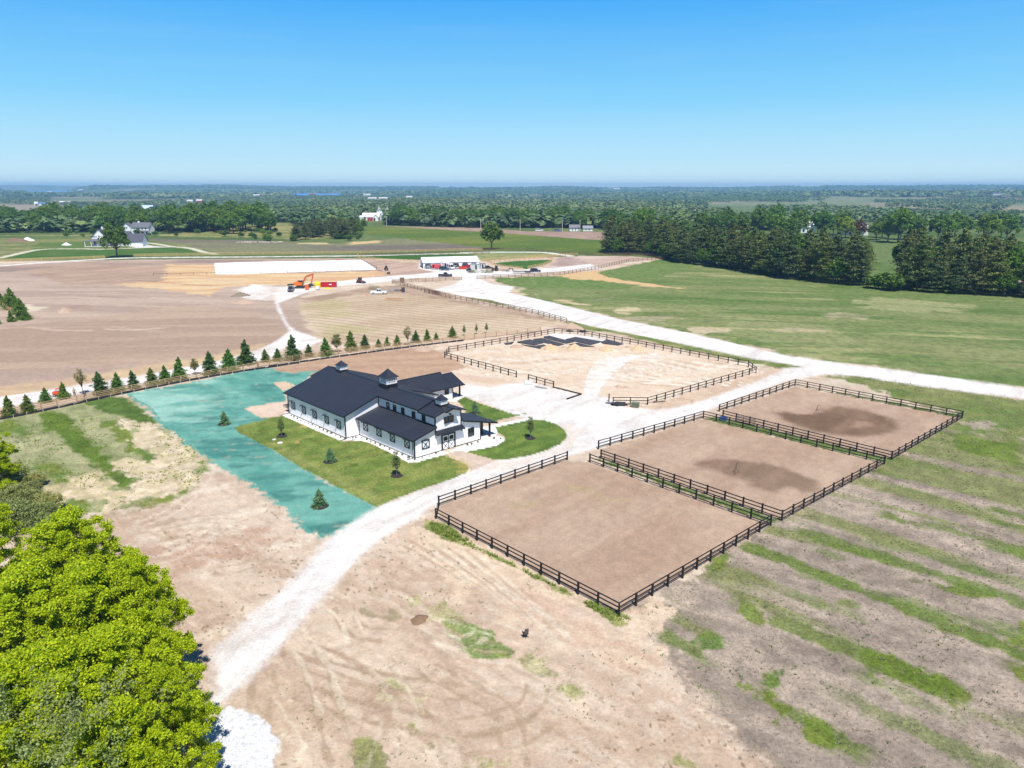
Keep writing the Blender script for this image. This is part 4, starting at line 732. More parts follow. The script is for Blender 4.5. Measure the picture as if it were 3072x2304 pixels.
for s in (2.2, 4.0, 6.13, 8.85, 11.3):
    f = BB(); z0, z1 = 4.28, 5.26; s1 = s + .84; w_ = .07
    for a in ((s, s1, z0, z0 + w_), (s, s1, z1 - w_, z1), (s, s + w_, z0 + w_, z1 - w_), (s1 - w_, s1, z0 + w_, z1 - w_)): f.b(a[0], a[1], TW - .09, TW - .024, a[2], a[3])
    o = part(f, 'window', M['trim']); gl = BB(); gl.b(s + w_, s1 - w_, TW - .045, TW - .024, z0 + w_, z1 - w_); sub(gl, 'pane', M['glass'], o)
lt = BB(); lt.bar(W(FS + .02, 8.62, 5.62), W(FS + .45, 8.62, 5.72), .05, .05); lt.tube(W(FS + .45, 8.62, 5.74), W(FS + .45, 8.62, 5.5), .07, .2, 8); part(lt, 'barn_light', M['trim'])
for t in (7.3, 9.6): lt = BB(); lt.b(FS + .02, FS + .3, t, t + .12, 2.62, 2.74); part(lt, 'barn_light', M['trim'])
# double doors
f = BB(); f.b(FS + .024, FS + .1, 7.16, 7.36, 0, 2.46); f.b(FS + .024, FS + .1, 9.58, 9.78, 0, 2.46); f.b(FS + .024, FS + .1, 7.36, 9.58, 2.28, 2.46); part(f, 'door_frame', M['trim'])
for t0, t1 in ((7.37, 8.46), (8.48, 9.57)):
    d = BB(); d.b(FS + .024, FS + .05, t0, t1, .03, 2.27); do = part(d, 'door', M['siding'])
    x = BB(); x.b(FS + .052, FS + .08, t0, t0 + .05, .03, 2.27); x.b(FS + .052, FS + .08, t1 - .05, t1, .03, 2.27); x.b(FS + .052, FS + .08, t0 + .05, t1 - .05, 1.2, 1.3); x.b(FS + .052, FS + .08, t0 + .05, t1 - .05, .03, .09)
    x.bar(W(FS + .07, t0 + .05, .1), W(FS + .07, t1 - .05, 1.2), .06, .03); x.bar(W(FS + .082, t0 + .05, 1.2), W(FS + .082, t1 - .05, .1), .06, .03); sub(x, 'crossbuck', M['trim'], do)
    gl = BB(); gl.b(FS + .052, FS + .075, t0 + .18, t1 - .18, 1.45, 2.08); sub(gl, 'pane', M['glass'], do)
# cupolas
def cupola(s, t, zb, half, hb, hw, hr, wn):
    base = BB(); base.b(s - half - .04, s + half + .04, t - half - .04, t + half + .04, zb - .6, zb + hb); co = part(base, 'cupola', M['rooftrim'])
    body = BB(); body.b(s - half, s + half, t - half, t + half, zb + hb + .002, zb + hb + .2); body.b(s - half - .02, s + half + .02, t - half - .02, t + half + .02, zb + hb + hw - .14, zb + hb + hw)
    for a in (-1, 1):
        for b_ in (-1, 1): body.b(s + a * half - (.2 if a > 0 else 0), s + a * half + (0 if a > 0 else .2), t + b_ * half - (.2 if b_ > 0 else 0), t + b_ * half + (0 if b_ > 0 else .2), zb + hb + .2, zb + hb + hw - .14)
    # muntins
    z0, z1 = zb + hb + .2, zb + hb + hw - .14
    for side in range(4):
        for i in range(1, wn):
            u = -half + 2 * half * i / wn; wd = .05 if i == wn // 2 and wn > 4 else .045
            if side < 2: k = half * (1, -1)[side]; body.b(s + k - .03, s + k + .03, t + u - wd, t + u + wd, z0, z1)
            else: k = half * (1, -1)[side - 2]; body.b(s + u - wd, s + u + wd, t + k - .03, t + k + .03, z0, z1)
        for j in (1, 2):
            zz = z0 + (z1 - z0) * j / 3
            if side < 2: k = half * (1, -1)[side]; body.b(s + k - .028, s + k + .028, t - half, t + half, zz - .03, zz + .03)
            else: k = half * (1, -1)[side - 2]; body.b(s - half, s + half, t + k - .028, t + k + .028, zz - .03, zz + .03)
    sub(body, 'louvre_frame', M['white'], co)
    gl = BB(); gl.b(s - half + .05, s + half - .05, t - half + .05, t + half - .05, z0, z1); sub(gl, 'pane', M['glass'], co)
    rf = BB(); zt = zb + hb + hw; prev = None; rings = []
    for i, (k, hh) in enumerate(((1.28, 0), (1.24, .06), (.82, .32), (.45, .62), (.16, .88), (.03, 1.0))): rings.append([W(s + a * half * k, t + b_ * half * k, zt + hr * hh) for a, b_ in ((-1, -1), (1, -1), (1, 1), (-1, 1))])
    vs = [v for r_ in rings for v in r_]; fs = [(3, 2, 1, 0)] + [(4 * i + j, 4 * i + (j + 1) % 4, 4 * i + 4 + (j + 1) % 4, 4 * i + 4 + j) for i in range(len(rings) - 1) for j in range(4)] + [tuple(range(4 * len(rings) - 4, 4 * len(rings)))]
    rf.add(vs, fs); sub(rf, 'cupola_roof', M['roof'], co)
cupola(-14.6, TC, ZR - .1, .68, .32, .72, .85, 4); cupola(-.6, TC, ZR - .1, .98, .55, 1.05, 1.35, 6); cupola(12.9, TC, FZ - .1, .62, .3, .66, .8, 4)
# small plants in the stone bed
shr = MB()
bedpts = [('k', 165, 610), ('k', 190, 622), ('k', 222, 637), ('k', 252, 653), ('k', 290, 668), ('k', 322, 680), ('k', 358, 695), ('k', 392, 712), ('k', 428, 722), ('k', 461, 743), ('k', 498, 760), ('k', 536, 772), ('k', 575, 790), ('k', 618, 812), ('k', 655, 826),
          ('k', 735, 820), ('k', 762, 812), ('k', 815, 812), ('k', 862, 830), ('k', 898, 848), ('k', 940, 864), ('k', 985, 882), ('k', 1022, 895), ('k', 1070, 920), ('k', 1190, 970), ('k', 1247, 998), ('k', 1303, 1015), ('k', 1372, 998), ('k', 1437, 982), ('k', 1498, 957), ('k', 1790, 880), ('k', 1828, 872), ('k', 1885, 853), ('k', 2033, 820), ('k', 2095, 822), ('k', 2062, 835)]
M['shrub'] = leaf_mat('shrub_leaf', (.05, .08, .03), (.10, .14, .05), .2)
def leafcloud(n, R3, size, seed, up=.3):
    r_ = np.random.default_rng(seed); d = r_.normal(size=(n, 3)); d /= np.linalg.norm(d, axis=1)[:, None]; p = d * (r_.random(n)[:, None] ** .4) * np.array(R3)
    nrm = d + r_.normal(size=(n, 3)) * .7 + np.array([0, 0, up]); nrm /= np.linalg.norm(nrm, axis=1)[:, None]
    a = np.cross(nrm, r_.normal(size=(n, 3))); a /= np.linalg.norm(a, axis=1)[:, None] + 1e-9; b_ = np.cross(nrm, a); sz = size * (.6 + .8 * r_.random((n, 1)))
    V = np.stack([p - a * sz, p + b_ * sz * .8, p + a * sz, p - b_ * sz * .8], 1).reshape(-1, 3); return V, np.arange(n * 4).reshape(n, 4)
V_, F_ = leafcloud(60, (.24, .24, .2), .07, 3); V_[:, 2] += .2; smesh = np_mesh('bed_shrub', V_, F_, M['shrub'])
for i, (z, x, y) in enumerate(bedpts):
    o = bpy.data.objects.new('bed_shrub', smesh); link(o); o.location = Q(z, x, y); o.scale = (rnd.uniform(.5, 1.0),) * 3; o.rotation_euler.z = rnd.uniform(0, 6)
    tag(o, 'tiny dark shrub newly planted in the white stone bed along the barn', 'shrub', 'tiny shrubs in the stone bed')
for x, y in ((1945, 862), (740, 822)):
    g_ = MB(); 
    bm = bmesh.new(); bmesh.ops.create_icosphere(bm, subdivisions=2, radius=.3)
    for v in bm.verts: v.co *= rnd.uniform(.8, 1.15); v.co.z *= .6
    me = bpy.data.meshes.new('boulder'); bm.to_mesh(me); bm.free(); me.materials.append(M['stone']); o = link(bpy.data.objects.new('boulder', me)); o.location = Q('k', x, y, .1)
    tag(o, 'pale boulder in the stone bed in front of the barn porch' if x > 1000 else 'pale boulder in the stone bed at the inner corner of the barn', 'boulder')
# round lids in the lawn
for (z, x, y, lb) in (('k', 62, 858, 'pale round tank lid in the lawn nearest the hydroseeded strip'), ('k', 8, 828, 'small pale round lid at the lawn edge behind the young tree')):
    p = MB(); c = Q(z, x, y); p.tube((0, 0, .0), (0, 0, .1), .42 if x > 50 else .28, n=16); o = p.build('tank_lid', M['concrete']); o.location = c; tag(o, lb, 'lid')
p = MB(); 
for i in range(5): p.bar((0, i * .22, .45), (1.5, i * .22, .45), .12, .05)
for q_ in ((.1, 0), (1.4, 0), (.1, .9), (1.4, .9)): p.bar((q_[0], q_[1], 0), (q_[0], q_[1], .45), .08, .08)
o = p.build('bench', M['darksteel']); o.location = Q('k', 95, 525); o.rotation_euler.z = R(-45); tag(o, 'slatted dark bench on the concrete apron behind the barn', 'bench')
# ------------------------------------------------------------------ fences
def resample(pts, sp):
    out = []
    for i in range(len(pts) - 1):
        a, b = Vector(pts[i]), Vector(pts[i + 1]); L = (b - a).length; n = max(1, round(L / sp))
        for j in range(n): out.append(a.lerp(b, j / n))
    out.append(Vector(pts[-1])); return out
POSTM = {}
def postmesh(key, w_, h, m):
    if key not in POSTM:
        p = MB(); p.box((-w_ / 2, -w_ / 2, -.05), (w_ / 2, w_ / 2, h)); p.add([(-w_ / 2, -w_ / 2, h + .001), (w_ / 2, -w_ / 2, h + .001), (w_ / 2, w_ / 2, h + .001), (-w_ / 2, w_ / 2, h + .001), (0, 0, h + .04)], [(0, 1, 4), (1, 2, 4), (2, 3, 4), (3, 0, 4)])
        o = p.build('post', m); POSTM[key] = o.data; bpy.data.objects.remove(o)
    return POSTM[key]
def fence(name, runs, label, rails=3, h=1.35, sp=2.44, post=.17, m=None, rm=None, group=None, cat='fence', rh=.13, z0=.35, jit=0.0, postm=None):
    m = m or M['board']; root = thing(name, label, cat, Vector(runs[0][0]), 0, group); base = root.location.copy()
    allp = []
    for run in runs:
        P = resample(run, sp); allp.append(P)
        for k, p in enumerate(P):
            o = link(bpy.data.objects.new('post', postmesh((post, h, m.name), post, h, postm or m)), root); o.location = p - base
            q = P[min(k + 1, len(P) - 1)] - P[max(k - 1, 0)]; o.rotation_euler = (rnd.uniform(-jit, jit), rnd.uniform(-jit, jit), math.atan2(q.y, q.x))
    for r_ in range(rails):
        z = z0 + (h - .1 - z0) * (r_ / max(1, rails - 1)); mb = MB()
        for P in allp:
            for a, b in zip(P, P[1:]):
                d = (b - a).normalized(); nn = Vector((-d.y, d.x, 0)) * (post / 2 + .02)
                mb.bar(a - base + nn + Vector((0, 0, z + rnd.uniform(-jit, jit) * .5)), b - base + nn + Vector((0, 0, z + rnd.uniform(-jit, jit) * .5)), .045, rh)
        o = mb.build('rail', rm or m, root)
    return root
fence('paddock_fence', [QL('p6', (1152, 330), (170, 682), (147, 782), (1547, 1525), 'p7', (1040, 812), (118, 488))], 'black three-rail board fence round the nearest paddock')
fence('paddock_fence', [QL('p7', (162, 420), (697, 264), (1620, 497), (1097, 785), (175, 466))], 'black three-rail board fence round the middle paddock with the faint wet patch')
fence('paddock_fence', [QL('p7', (778, 230), (1165, 98), (2017, 264), (1657, 475), (797, 260))], 'black three-rail board fence round the farthest paddock with the dark wet patch')
fence('arena_fence', [QL('c', (938, 700), (1223, 703), (2122, 440), (2060, 388), (645, 118), (450, 110), (0, 195), 'b', (1590, 385), (1558, 425), (1605, 440), (2087, 572))], 'black two-rail board fence round the sandy arena with dirt heaps', rails=2, h=1.4, z0=.75, sp=2.5)
fence('arena_fence', [QL('c', (235, 506), (443, 564))], 'short detached piece of black two-rail fence beside the white gravel pad', rails=2, h=1.4, z0=.75)
o = MB(); a, b_, c_ = QL('c', (443, 562), (676, 620), (553, 660)); o.bar(a + Vector((0, 0, .12)), b_ + Vector((0, 0, .12)), .12, .28); o.bar(b_ + Vector((0, 0, .12)), c_ + Vector((0, 0, .12)), .14, .281)
tag(o.build('kerb_board', M['board']), 'low black kerb board with an elbow at the corner of the gravel pad', 'kerb board')
o = MB(); p = Q('c', 903, 676); o.box((-.09, -.09, 0), (.09, .09, 1.5)); o = o.build('gate_post', M['board']); o.location = p; tag(o, 'single black post standing by the arena entrance', 'post')
# gate leaning between the paddocks
def tubegate(L, h, m, name='gate'):
    mb = MB(); n = 6
    for i in range(n): mb.tube((0, 0, .12 + i * (h - .12) / (n - 1)), (L, 0, .12 + i * (h - .12) / (n - 1)), .045, n=6)
    for x in (0, L / 3, L * 2 / 3, L): mb.tube((x, 0, .12), (x, 0, h), .03, n=6)
    return mb.build(name, m)
g1 = tubegate(3.0, 1.3, M['darksteel'], 'field_gate'); g1.location = Q('p7', 872, 282); dv_ = Q('p7', 960, 302) - Q('p7', 872, 282); g1.rotation_euler.z = math.atan2(dv_.y, dv_.x); tag(g1, 'dark tube gate between the far and middle paddocks', 'gate')
t_ = MB(); t_.box((-.6, -.35, 0), (.6, .35, .08)); t_.box((-.6, -.35, .08), (-.54, .35, .5)); t_.box((.54, -.35, .08), (.6, .35, .5)); t_.box((-.54, -.35, .08), (.54, -.29, .5)); t_.box((-.54, .29, .08), (.54, .35, .5))
t_ = t_.build('water_trough', mat('blue_plastic', (.05, .12, .3), .4)); t_.location = Q('p7', 800, 272); t_.rotation_euler.z = R(-40); tag(t_, 'blue water trough against the fence between two paddocks', 'trough')
# sprinklers in the paddocks
for z, x, y, lb in (('p7', 1275, 242, 'thin sprinkler tripod in the farthest paddock'), ('p7', 862, 545, 'thin sprinkler tripod in the middle paddock')):
    mb = MB(); 
    for k in range(3): mb.tube((.5 * math.cos(k * 2.1), .5 * math.sin(k * 2.1), 0), (0, 0, 1.0), .025, n=5)
    mb.tube((0, 0, .8), (0, 0, 1.5), .03, n=6); mb.tube((0, 0, 1.5), (.35, 0, 1.6), .03, n=6); o = mb.build('sprinkler', M['darksteel']); o.location = Q(z, x, y); tag(o, lb, 'sprinkler')
# rows along the conifers
tl = QL('a', (-60, 738), (60, 712), (425, 636), (975, 528), (1560, 414), (1908, 352), 'b', (180, 500), (520, 438), (940, 380), (1385, 338), (1780, 288), (2170, 244), 'c', (335, 96))
fence('board_fence', [tl], 'new tan four-rail board fence along the row of planted conifers', rails=4, h=1.35, sp=2.95, m=M['tan'], post=.16, rh=.12, z0=.3)
sf = QL('a', (-60, 760), (0, 738), (200, 700), (550, 625), (900, 548), (1330, 462), (1540, 425), (1800, 380), (1960, 357), (2212, 320), 'b', (260, 496), (480, 465), (715, 430), (990, 392), (1300, 350), (1700, 302))
root = thing('silt_fence', 'low black fabric silt fence with pale stakes below the tan board fence', 'silt fence', sf[0]); mb = MB(); P = resample(sf, 2.2)
for k, (a, b) in enumerate(zip(P, P[1:])):
    a = a - root.location; b = b - root.location; s = rnd.uniform(-.1, .1); mb.add([a, b, b + Vector((s, .06, .42)), a + Vector((s, .06, .42 + rnd.uniform(-.12, .05)))], [(0, 1, 2, 3)])
mb.build('fabric', M['fabric'], root); st = MB()
st.box((-.03, -.03, 0), (.03, .03, .62)); so_ = st.build('stake', M['stake']); sm = so_.data; bpy.data.objects.remove(so_)
for k, p in enumerate(P[::1][:100]): o = link(bpy.data.objects.new('stake', sm), root); o.location = p - root.location + Vector((0, -.05, 0)); o.rotation_euler = (rnd.uniform(-.1, .1), rnd.uniform(-.15, .15), 0)
# brown fences in the middle distance
fence('board_fence', [QL('m', (1550, 690), (1700, 684), (1815, 675), (2212, 662), 'n', (630, 655), (855, 650))], 'brown three-rail fence along the gravel drive below the dark pickup', sp=3., m=M['brown'], h=1.5, z0=.4, rh=.15)
fence('board_fence', [QL('m', (1550, 692), (1720, 730), (2212, 860), 'n', (340, 820), (690, 903), (1000, 950), (1420, 1030), 'r3', (620, 1225), (865, 1295))], 'long brown three-rail fence bending round the harrowed field', sp=3., m=M['brown'], h=1.5, z0=.4, rh=.15)
fence('board_fence', [QL('n', (1065, 635), (1500, 615), (2212, 580), 'r3', (880, 870), (1140, 825), (1400, 765), (1560, 752), (1705, 742))], 'brown three-rail fence curving along the far gravel track above the green field', sp=3.3, m=M['brown'], h=1.6, z0=.4, rh=.16)
fence('board_fence', [QL('r3', (1705, 740), (1620, 722), (1515, 712), (1100, 712), (970, 700), (760, 690), (520, 668), (250, 665), (0, 668))], 'brown three-rail fence running below the pines and lone tree', sp=5, m=M['brown'], h=1.6, z0=.4, rh=.18, post=.2)
fence('board_fence', [QL('r2', (2150, 670), (1900, 672), (1500, 684), (1100, 693), (600, 700), (0, 708), 'r1', (1800, 708), (1160, 720))], 'yellow pine fence between the grey field and the white track', sp=6, m=M['straw'], h=1.6, z0=.4, rh=.2, post=.22)
fence('board_fence', [QL('r1', (905, 736), (450, 752), (0, 768), (-200, 776))], 'yellow pine fence left of the big tree, in front of the farmhouse lawn', sp=5, m=M['straw'], h=1.6, z0=.4, rh=.2, post=.22)
fence('board_fence', [QL('r2', (1075, 712), (1085, 742), (1300, 760), (1600, 774))], 'yellow fence on the near side of the green strip left of the tent', sp=4, m=M['straw'], h=1.5, z0=.4, rh=.16)
fence('board_fence', [QL('r2', (1075, 712), (1500, 708), (1860, 700), (2212, 690), 'r3', (60, 695))], 'brown fence on the far side of the green strip behind the tent', sp=4.5, m=M['brown'], h=1.5, z0=.4, rh=.14)
fence('board_fence', [QL('r3', (170, 768), (250, 802), (330, 818), (480, 832))], 'yellow fence round the near left side of the green oval', sp=3.5, m=M['straw'], h=1.5, z0=.4, rh=.16)
fence('board_fence', [QL('r3', (530, 826), (660, 802), (735, 766), (745, 740), (700, 733), (500, 750), (240, 772))], 'yellow fence sweeping round the right end of the green oval', sp=3.5, m=M['straw'], h=1.5, z0=.4, rh=.16)
fence('board_fence', [QL('r3', (130, 760), (420, 740), (640, 728), (760, 722), (900, 712), (960, 708))], 'yellow fence along the old grass strip above the green oval', sp=4.5, m=M['straw'], h=1.5, z0=.4, rh=.14)
fence('arena_rail', [QL('r2', (-690, 882), (0, 870), (700, 856), (1235, 832), (1240, 820), (1110, 756))], 'low dark rail round the distant white riding arena', rails=1, h=.9, z0=.8, sp=6, m=M['darksteel'], post=.15)
fence('board_fence', [QL('s', (-120, 700), (60, 800), (200, 930), (420, 1010), (540, 1060))], 'short tan fence among the conifers at the left edge', rails=4, m=M['tan'], sp=2.6)
for z, x, y in (('m', 1690, 690),):
    mb = MB(); mb.box((-.9, -.25, .5), (.9, .25, 2.2)); mb.box((-.1, -.1, 0), (.1, .1, .5)); o = mb.build('notice_board', M['brown']); o.location = Q(z, x, y - 4); tag(o, 'brown wooden board standing behind the brown fence corner', 'board')
# ------------------------------------------------------------------ trees
def clouds(centers, radii, n_each, size, seed, up=.45, flat=1.0, shell=.35, aspect=.8, gauss=False):
    """leaf quads scattered through many clumps; returns V,F"""
    r_ = np.random.default_rng(seed); k = len(centers); ce = np.repeat(np.array(centers), n_each, 0); ra = np.repeat(np.array(radii)[:, None] if np.ndim(radii) == 1 else np.array(radii), n_each, 0)
    n = len(ce); d = r_.normal(size=(n, 3)); d /= np.linalg.norm(d, axis=1)[:, None]; d2 = d.copy(); d2[:, 2] *= flat
    p = ce + (r_.normal(size=(n, 3)) * .43 * ra if gauss else d2 * (r_.random((n, 1)) ** shell) * ra)
    nrm = d * .7 + r_.normal(size=(n, 3)) * .55 + np.array([0, 0, up]); nrm /= np.linalg.norm(nrm, axis=1)[:, None]
    a = np.cross(nrm, r_.normal(size=(n, 3))); a /= np.linalg.norm(a, axis=1)[:, None] + 1e-9; b_ = np.cross(nrm, a); sz = size * (.55 + .9 * r_.random((n, 1)))
    V = np.stack([p - a * sz, p + b_ * sz * aspect, p + a * sz, p - b_ * sz * aspect], 1).reshape(-1, 3); return V, np.arange(n * 4).reshape(n, 4)
def limbs(mb, base, tips, r0, seed, bend=.15, n=3, sides=6):
    q = random.Random(seed)
    for t in tips:
        a = Vector(base); b = Vector(t); pr = a; rr = r0 * .55
        for i in range(1, n + 1):
            u = i / n; p = a.lerp(b, u) + Vector((q.uniform(-1, 1), q.uniform(-1, 1), q.uniform(-.3, .3))) * (b - a).length * bend * (0 if i == n else 1); r1 = r0 * .55 * (1 - u) + .02
            mb.tube(pr, p, rr, r1, sides, cap=False); pr = p; rr = r1
M['maple'] = leaf_mat('maple_leaf', (.24, .37, .007), (.54, .62, .012), .34)
M['decid'] = leaf_mat('deciduous_leaf', (.062, .135, .02), (.15, .245, .04), .3, objcol=True)
M['pine'] = leaf_mat('pine_needles', (.042, .066, .028), (.15, .175, .06), .12, objcol=True)
M['spruce'] = leaf_mat('spruce_needles', (.03, .068, .018), (.12, .19, .05), .12, objcol=True)
M['scrub'] = leaf_mat('scrub_leaf', (.18, .21, .07), (.36, .38, .17), .3, objcol=True)
def proto_broad(seed, h, rx, rz, zc, ncl, nleaf, clr, leaf, mname, bark='bark', trunk_r=.35, forks=7, lean=0):
    r_ = np.random.default_rng(seed); cs = []; 
    while len(cs) < ncl:
        d = r_.normal(size=3); d /= np.linalg.norm(d); rr = (r_.random() ** .33)
        lump = 1 + .22 * math.sin(3 * math.atan2(d[1], d[0]) + seed) * (1 - abs(d[2])) + .15 * math.sin(5 * d[2] + seed * 2)
        if d[2] < -.55: continue
        cs.append((d[0] * rx * rr * lump, d[1] * rx * rr * lump, zc + d[2] * rz * rr * (1 if d[2] > 0 else .8)))
    rad_ = clr * (.6 + .8 * r_.random(ncl)); V, F = clouds(cs, rad_, nleaf, leaf, seed + 1, flat=.7)
    crown = np_mesh('crown', V, F, M[mname]); mb = MB(); mb.tube((0, 0, -.2), (lean, 0, zc * .45), trunk_r, trunk_r * .75, 9, cap=False)
    tips = [cs[i] for i in r_.choice(ncl, forks * 3, replace=False)]; limbs(mb, (lean, 0, zc * .42), tips, trunk_r * .8, seed); o = mb.build('trunk', M[bark]); tm = o.data; bpy.data.objects.remove(o)
    return crown, tm
def proto_pine(seed, h, r, zlow, tiers, perb, nleaf, leaf, mname='pine', bark='bark', tr_=.28, shape='white', droop=.0):
    r_ = np.random.default_rng(seed); cs = []; rs = []; mb = MB(); mb.tube((0, 0, -.2), (0, 0, h * .96), tr_, .03, 8, cap=False)
    for i in range(tiers):
        u = i / (tiers - 1); z = zlow + (h * .97 - zlow) * u
        if shape == 'white': R_ = r * (1 - u ** 3) ** .8 * (.6 + .4 * min(1, u * 3 + .4)) * r_.uniform(.65, 1.15) + .5
        else: R_ = r * (1 - u) ** .72 * r_.uniform(.8, 1.12) + .03
        for j in range(max(2, int(perb * (1 - u * .6)))):
            a = r_.random() * 6.283; L = R_ * r_.uniform(.45, 1.25); ex, ey = math.cos(a), math.sin(a); zz = z + r_.uniform(-.3, .3) * (h - zlow) / tiers
            if shape == 'white': mb.tube((0, 0, zz - L * .1), (ex * L * .8, ey * L * .8, zz + .12 * L), .05, .02, 4, cap=False)
            for q_ in (.45, .75, 1.0) if shape == 'white' else (.35, .65, .95):
                cs.append((ex * L * q_, ey * L * q_, zz + (.12 if shape == 'white' else -.22 - droop) * L * q_)); rs.append((L * .26 + .12 * r, L * .26 + .12 * r, (.10 * r + .05)) if shape == 'white' else (L * .22 + .05 * r, L * .22 + .05 * r, .07 * r + .05))
    if shape != 'white': cs.append((0, 0, h * .985)); rs.append((.03, .03, h * .03))
    V, F = clouds(cs, np.array(rs), nleaf, leaf, seed + 1, up=.8 if shape == 'white' else .3, aspect=.45)
    crown = np_mesh('crown', V, F, M[mname]); o = mb.build('trunk', M[bark]); tm = o.data; bpy.data.objects.remove(o); return crown, tm
def plant(name, pr, loc, s, label, cat='tree', group=None, colr=(1, 1, 1), rz=None, sz=None, extra=None):
    root = thing(name, label, cat, loc, rnd.uniform(0, 6.28) if rz is None else rz, group)
    c = link(bpy.data.objects.new('crown', pr[0]), root); c.color = tuple(colr) + (1,); t = link(bpy.data.objects.new('trunk', pr[1]), root)
    root.scale = (s, s, s * (sz or 1)); return root
def hz_(x, y):
    return float(hfar(np.array([x]), np.array([y]))[0])
def at_ground(p): return Vector((p[0], p[1], hz_(p[0], p[1])))
# --- foreground maples at the left
def proto_maple(seed):
    r_ = np.random.default_rng(seed); cs = []; rs = []
    lobes = [(0, 0, 12.0, .9), (.2, .1, 11.0, 1.3), (.3, .2, 9.6, 1.8), (0, .3, 7.5, 2.2)]
    for i in range(20):
        a = i * 2.4 + r_.uniform(-.3, .3); u = (i + .5) / 20; zz = 11.0 - 8.2 * u; rr = 4.3 * (.12 + .88 * u ** .65) * r_.uniform(.7, 1.12); lobes.append((math.cos(a) * rr, math.sin(a) * rr, zz, r_.uniform(1.3, 2.1)))
    for lx, ly, lz, lr in lobes:
        for k in range(11):
            d = r_.normal(size=3); d /= np.linalg.norm(d); d[2] = abs(d[2]) * .9 - .15; q_ = lr * r_.uniform(.55, 1.1); cs.append((lx + d[0] * q_, ly + d[1] * q_, lz + d[2] * q_ * .85)); q2_ = r_.uniform(.3, .75); rs.append((q2_ * r_.uniform(.6, 1.2), q2_ * r_.uniform(.6, 1.2), q2_ * r_.uniform(.4, .8)))
        for k in range(5):
            a = r_.random() * 6.28; q_ = lr * r_.uniform(1.0, 1.5); cs.append((lx + math.cos(a) * q_, ly + math.sin(a) * q_, lz + r_.uniform(-.2, .9) * lr * .5)); q2_ = r_.uniform(.3, .6); rs.append((q2_, q2_, q2_ * .7))
    V, F = clouds(cs, np.array(rs), 270, .088, seed + 1, up=.5, gauss=True, aspect=.6); crown = np_mesh('crown', V, F, M['maple']); mb = MB(); mb.tube((0, 0, -.2), (0, 0, 4.5), .3, .2, 9, cap=False)
    limbs(mb, (0, 0, 3.6), [(a_, b_, c_) for a_, b_, c_, d_ in lobes], .3, seed); o = mb.build('trunk', M['bark']); tm = o.data; bpy.data.objects.remove(o); return crown, tm
MP = [proto_maple(11), proto_maple(23)]
mapl = [((187, 1533), 12.5, 1.0, 'bright lime-green maple at the back of the front left grove'), ((-90, 1500), 12, .9, 'lime maple cut by the left picture edge beside the scrub'), ((425, 1672), 12.0, .72, 'lime maple whose pointed top stands out to the right of the grove'),
        ((250, 1690), 12.4, 1.0, 'lime maple in the middle of the grove, behind the pointed one'), ((60, 1700), 12.6, 1.05, 'lime maple at the left picture edge, mid grove'), ((440, 1835), 11.0, .80, 'lime maple at the right rim of the grove, beside the gravel road'),
        ((310, 1890), 12.2, .95, 'lime maple deep in the grove below the pointed top'), ((150, 1930), 12.4, 1.0, 'lime maple behind the bare-branched tree'), ((-30, 2000), 12, 1.0, 'lime maple at the lower left picture edge behind the bare twigs'),
        ((490, 2010), 10.0, .72, 'low lime maple overhanging the heap of white stone'), ((330, 2110), 11.0, .9, 'lime maple at the bottom of the picture, left of the white stone'), ((200, 2330), 9.5, .85, 'lime maple at the bottom edge right of the bare-branched tree'), ((455, 2260), 8.6, .68, 'lowest lime maple, cut by the bottom picture edge')]
for i, ((x, y), h, s, lb) in enumerate(mapl):
    x -= 28 if x > 380 else 0; p = G(x, y, h); plant('maple_tree', MP[i % 2], (p.x, p.y, 0), s * h / 12.6, lb, group='lime maples of the front left grove', sz=1.0 / s)
p = G(-60, 1285, 9.6); plant('maple_tree', MP[0], (p.x, p.y, 0), .68, 'dark-limbed maple standing alone at the left picture edge above the grove', sz=1.15)
# scrub between them
SC_ = proto_broad(5, 3, 2.2, 1.3, 1.6, 120, 90, .5, .07, 'scrub', 'greybark', .06, 6)
for x, y, s, c_ in ((60, 1490, 1.1, (1, 1.0, .8)), (20, 1560, 1.3, (.8, .9, .7)), (100, 1545, 1.0, (.9, 1, .8)), (-40, 1470, 1.2, (1.2, 1.2, .9)), (30, 1420, 1.0, (1, 1.1, .8)), (140, 1500, .8, (1.3, 1.2, .9)), (100, 1430, .7, (1.3, 1.2, .9))):
    p = G(x, y, 1.5); plant('scrub_bush', SC_, (p.x, p.y, 0), s, ('broadest', 'darkest', 'rightmost low', 'left-edge', 'upper', 'small pale', 'small upper')[[60, 20, 100, -40, 30, 140].index(x) if x != 100 or y == 1545 else 6] + ' olive scrub bush behind the grove at the left edge', 'bush', 'olive scrub bushes by the left edge', c_)
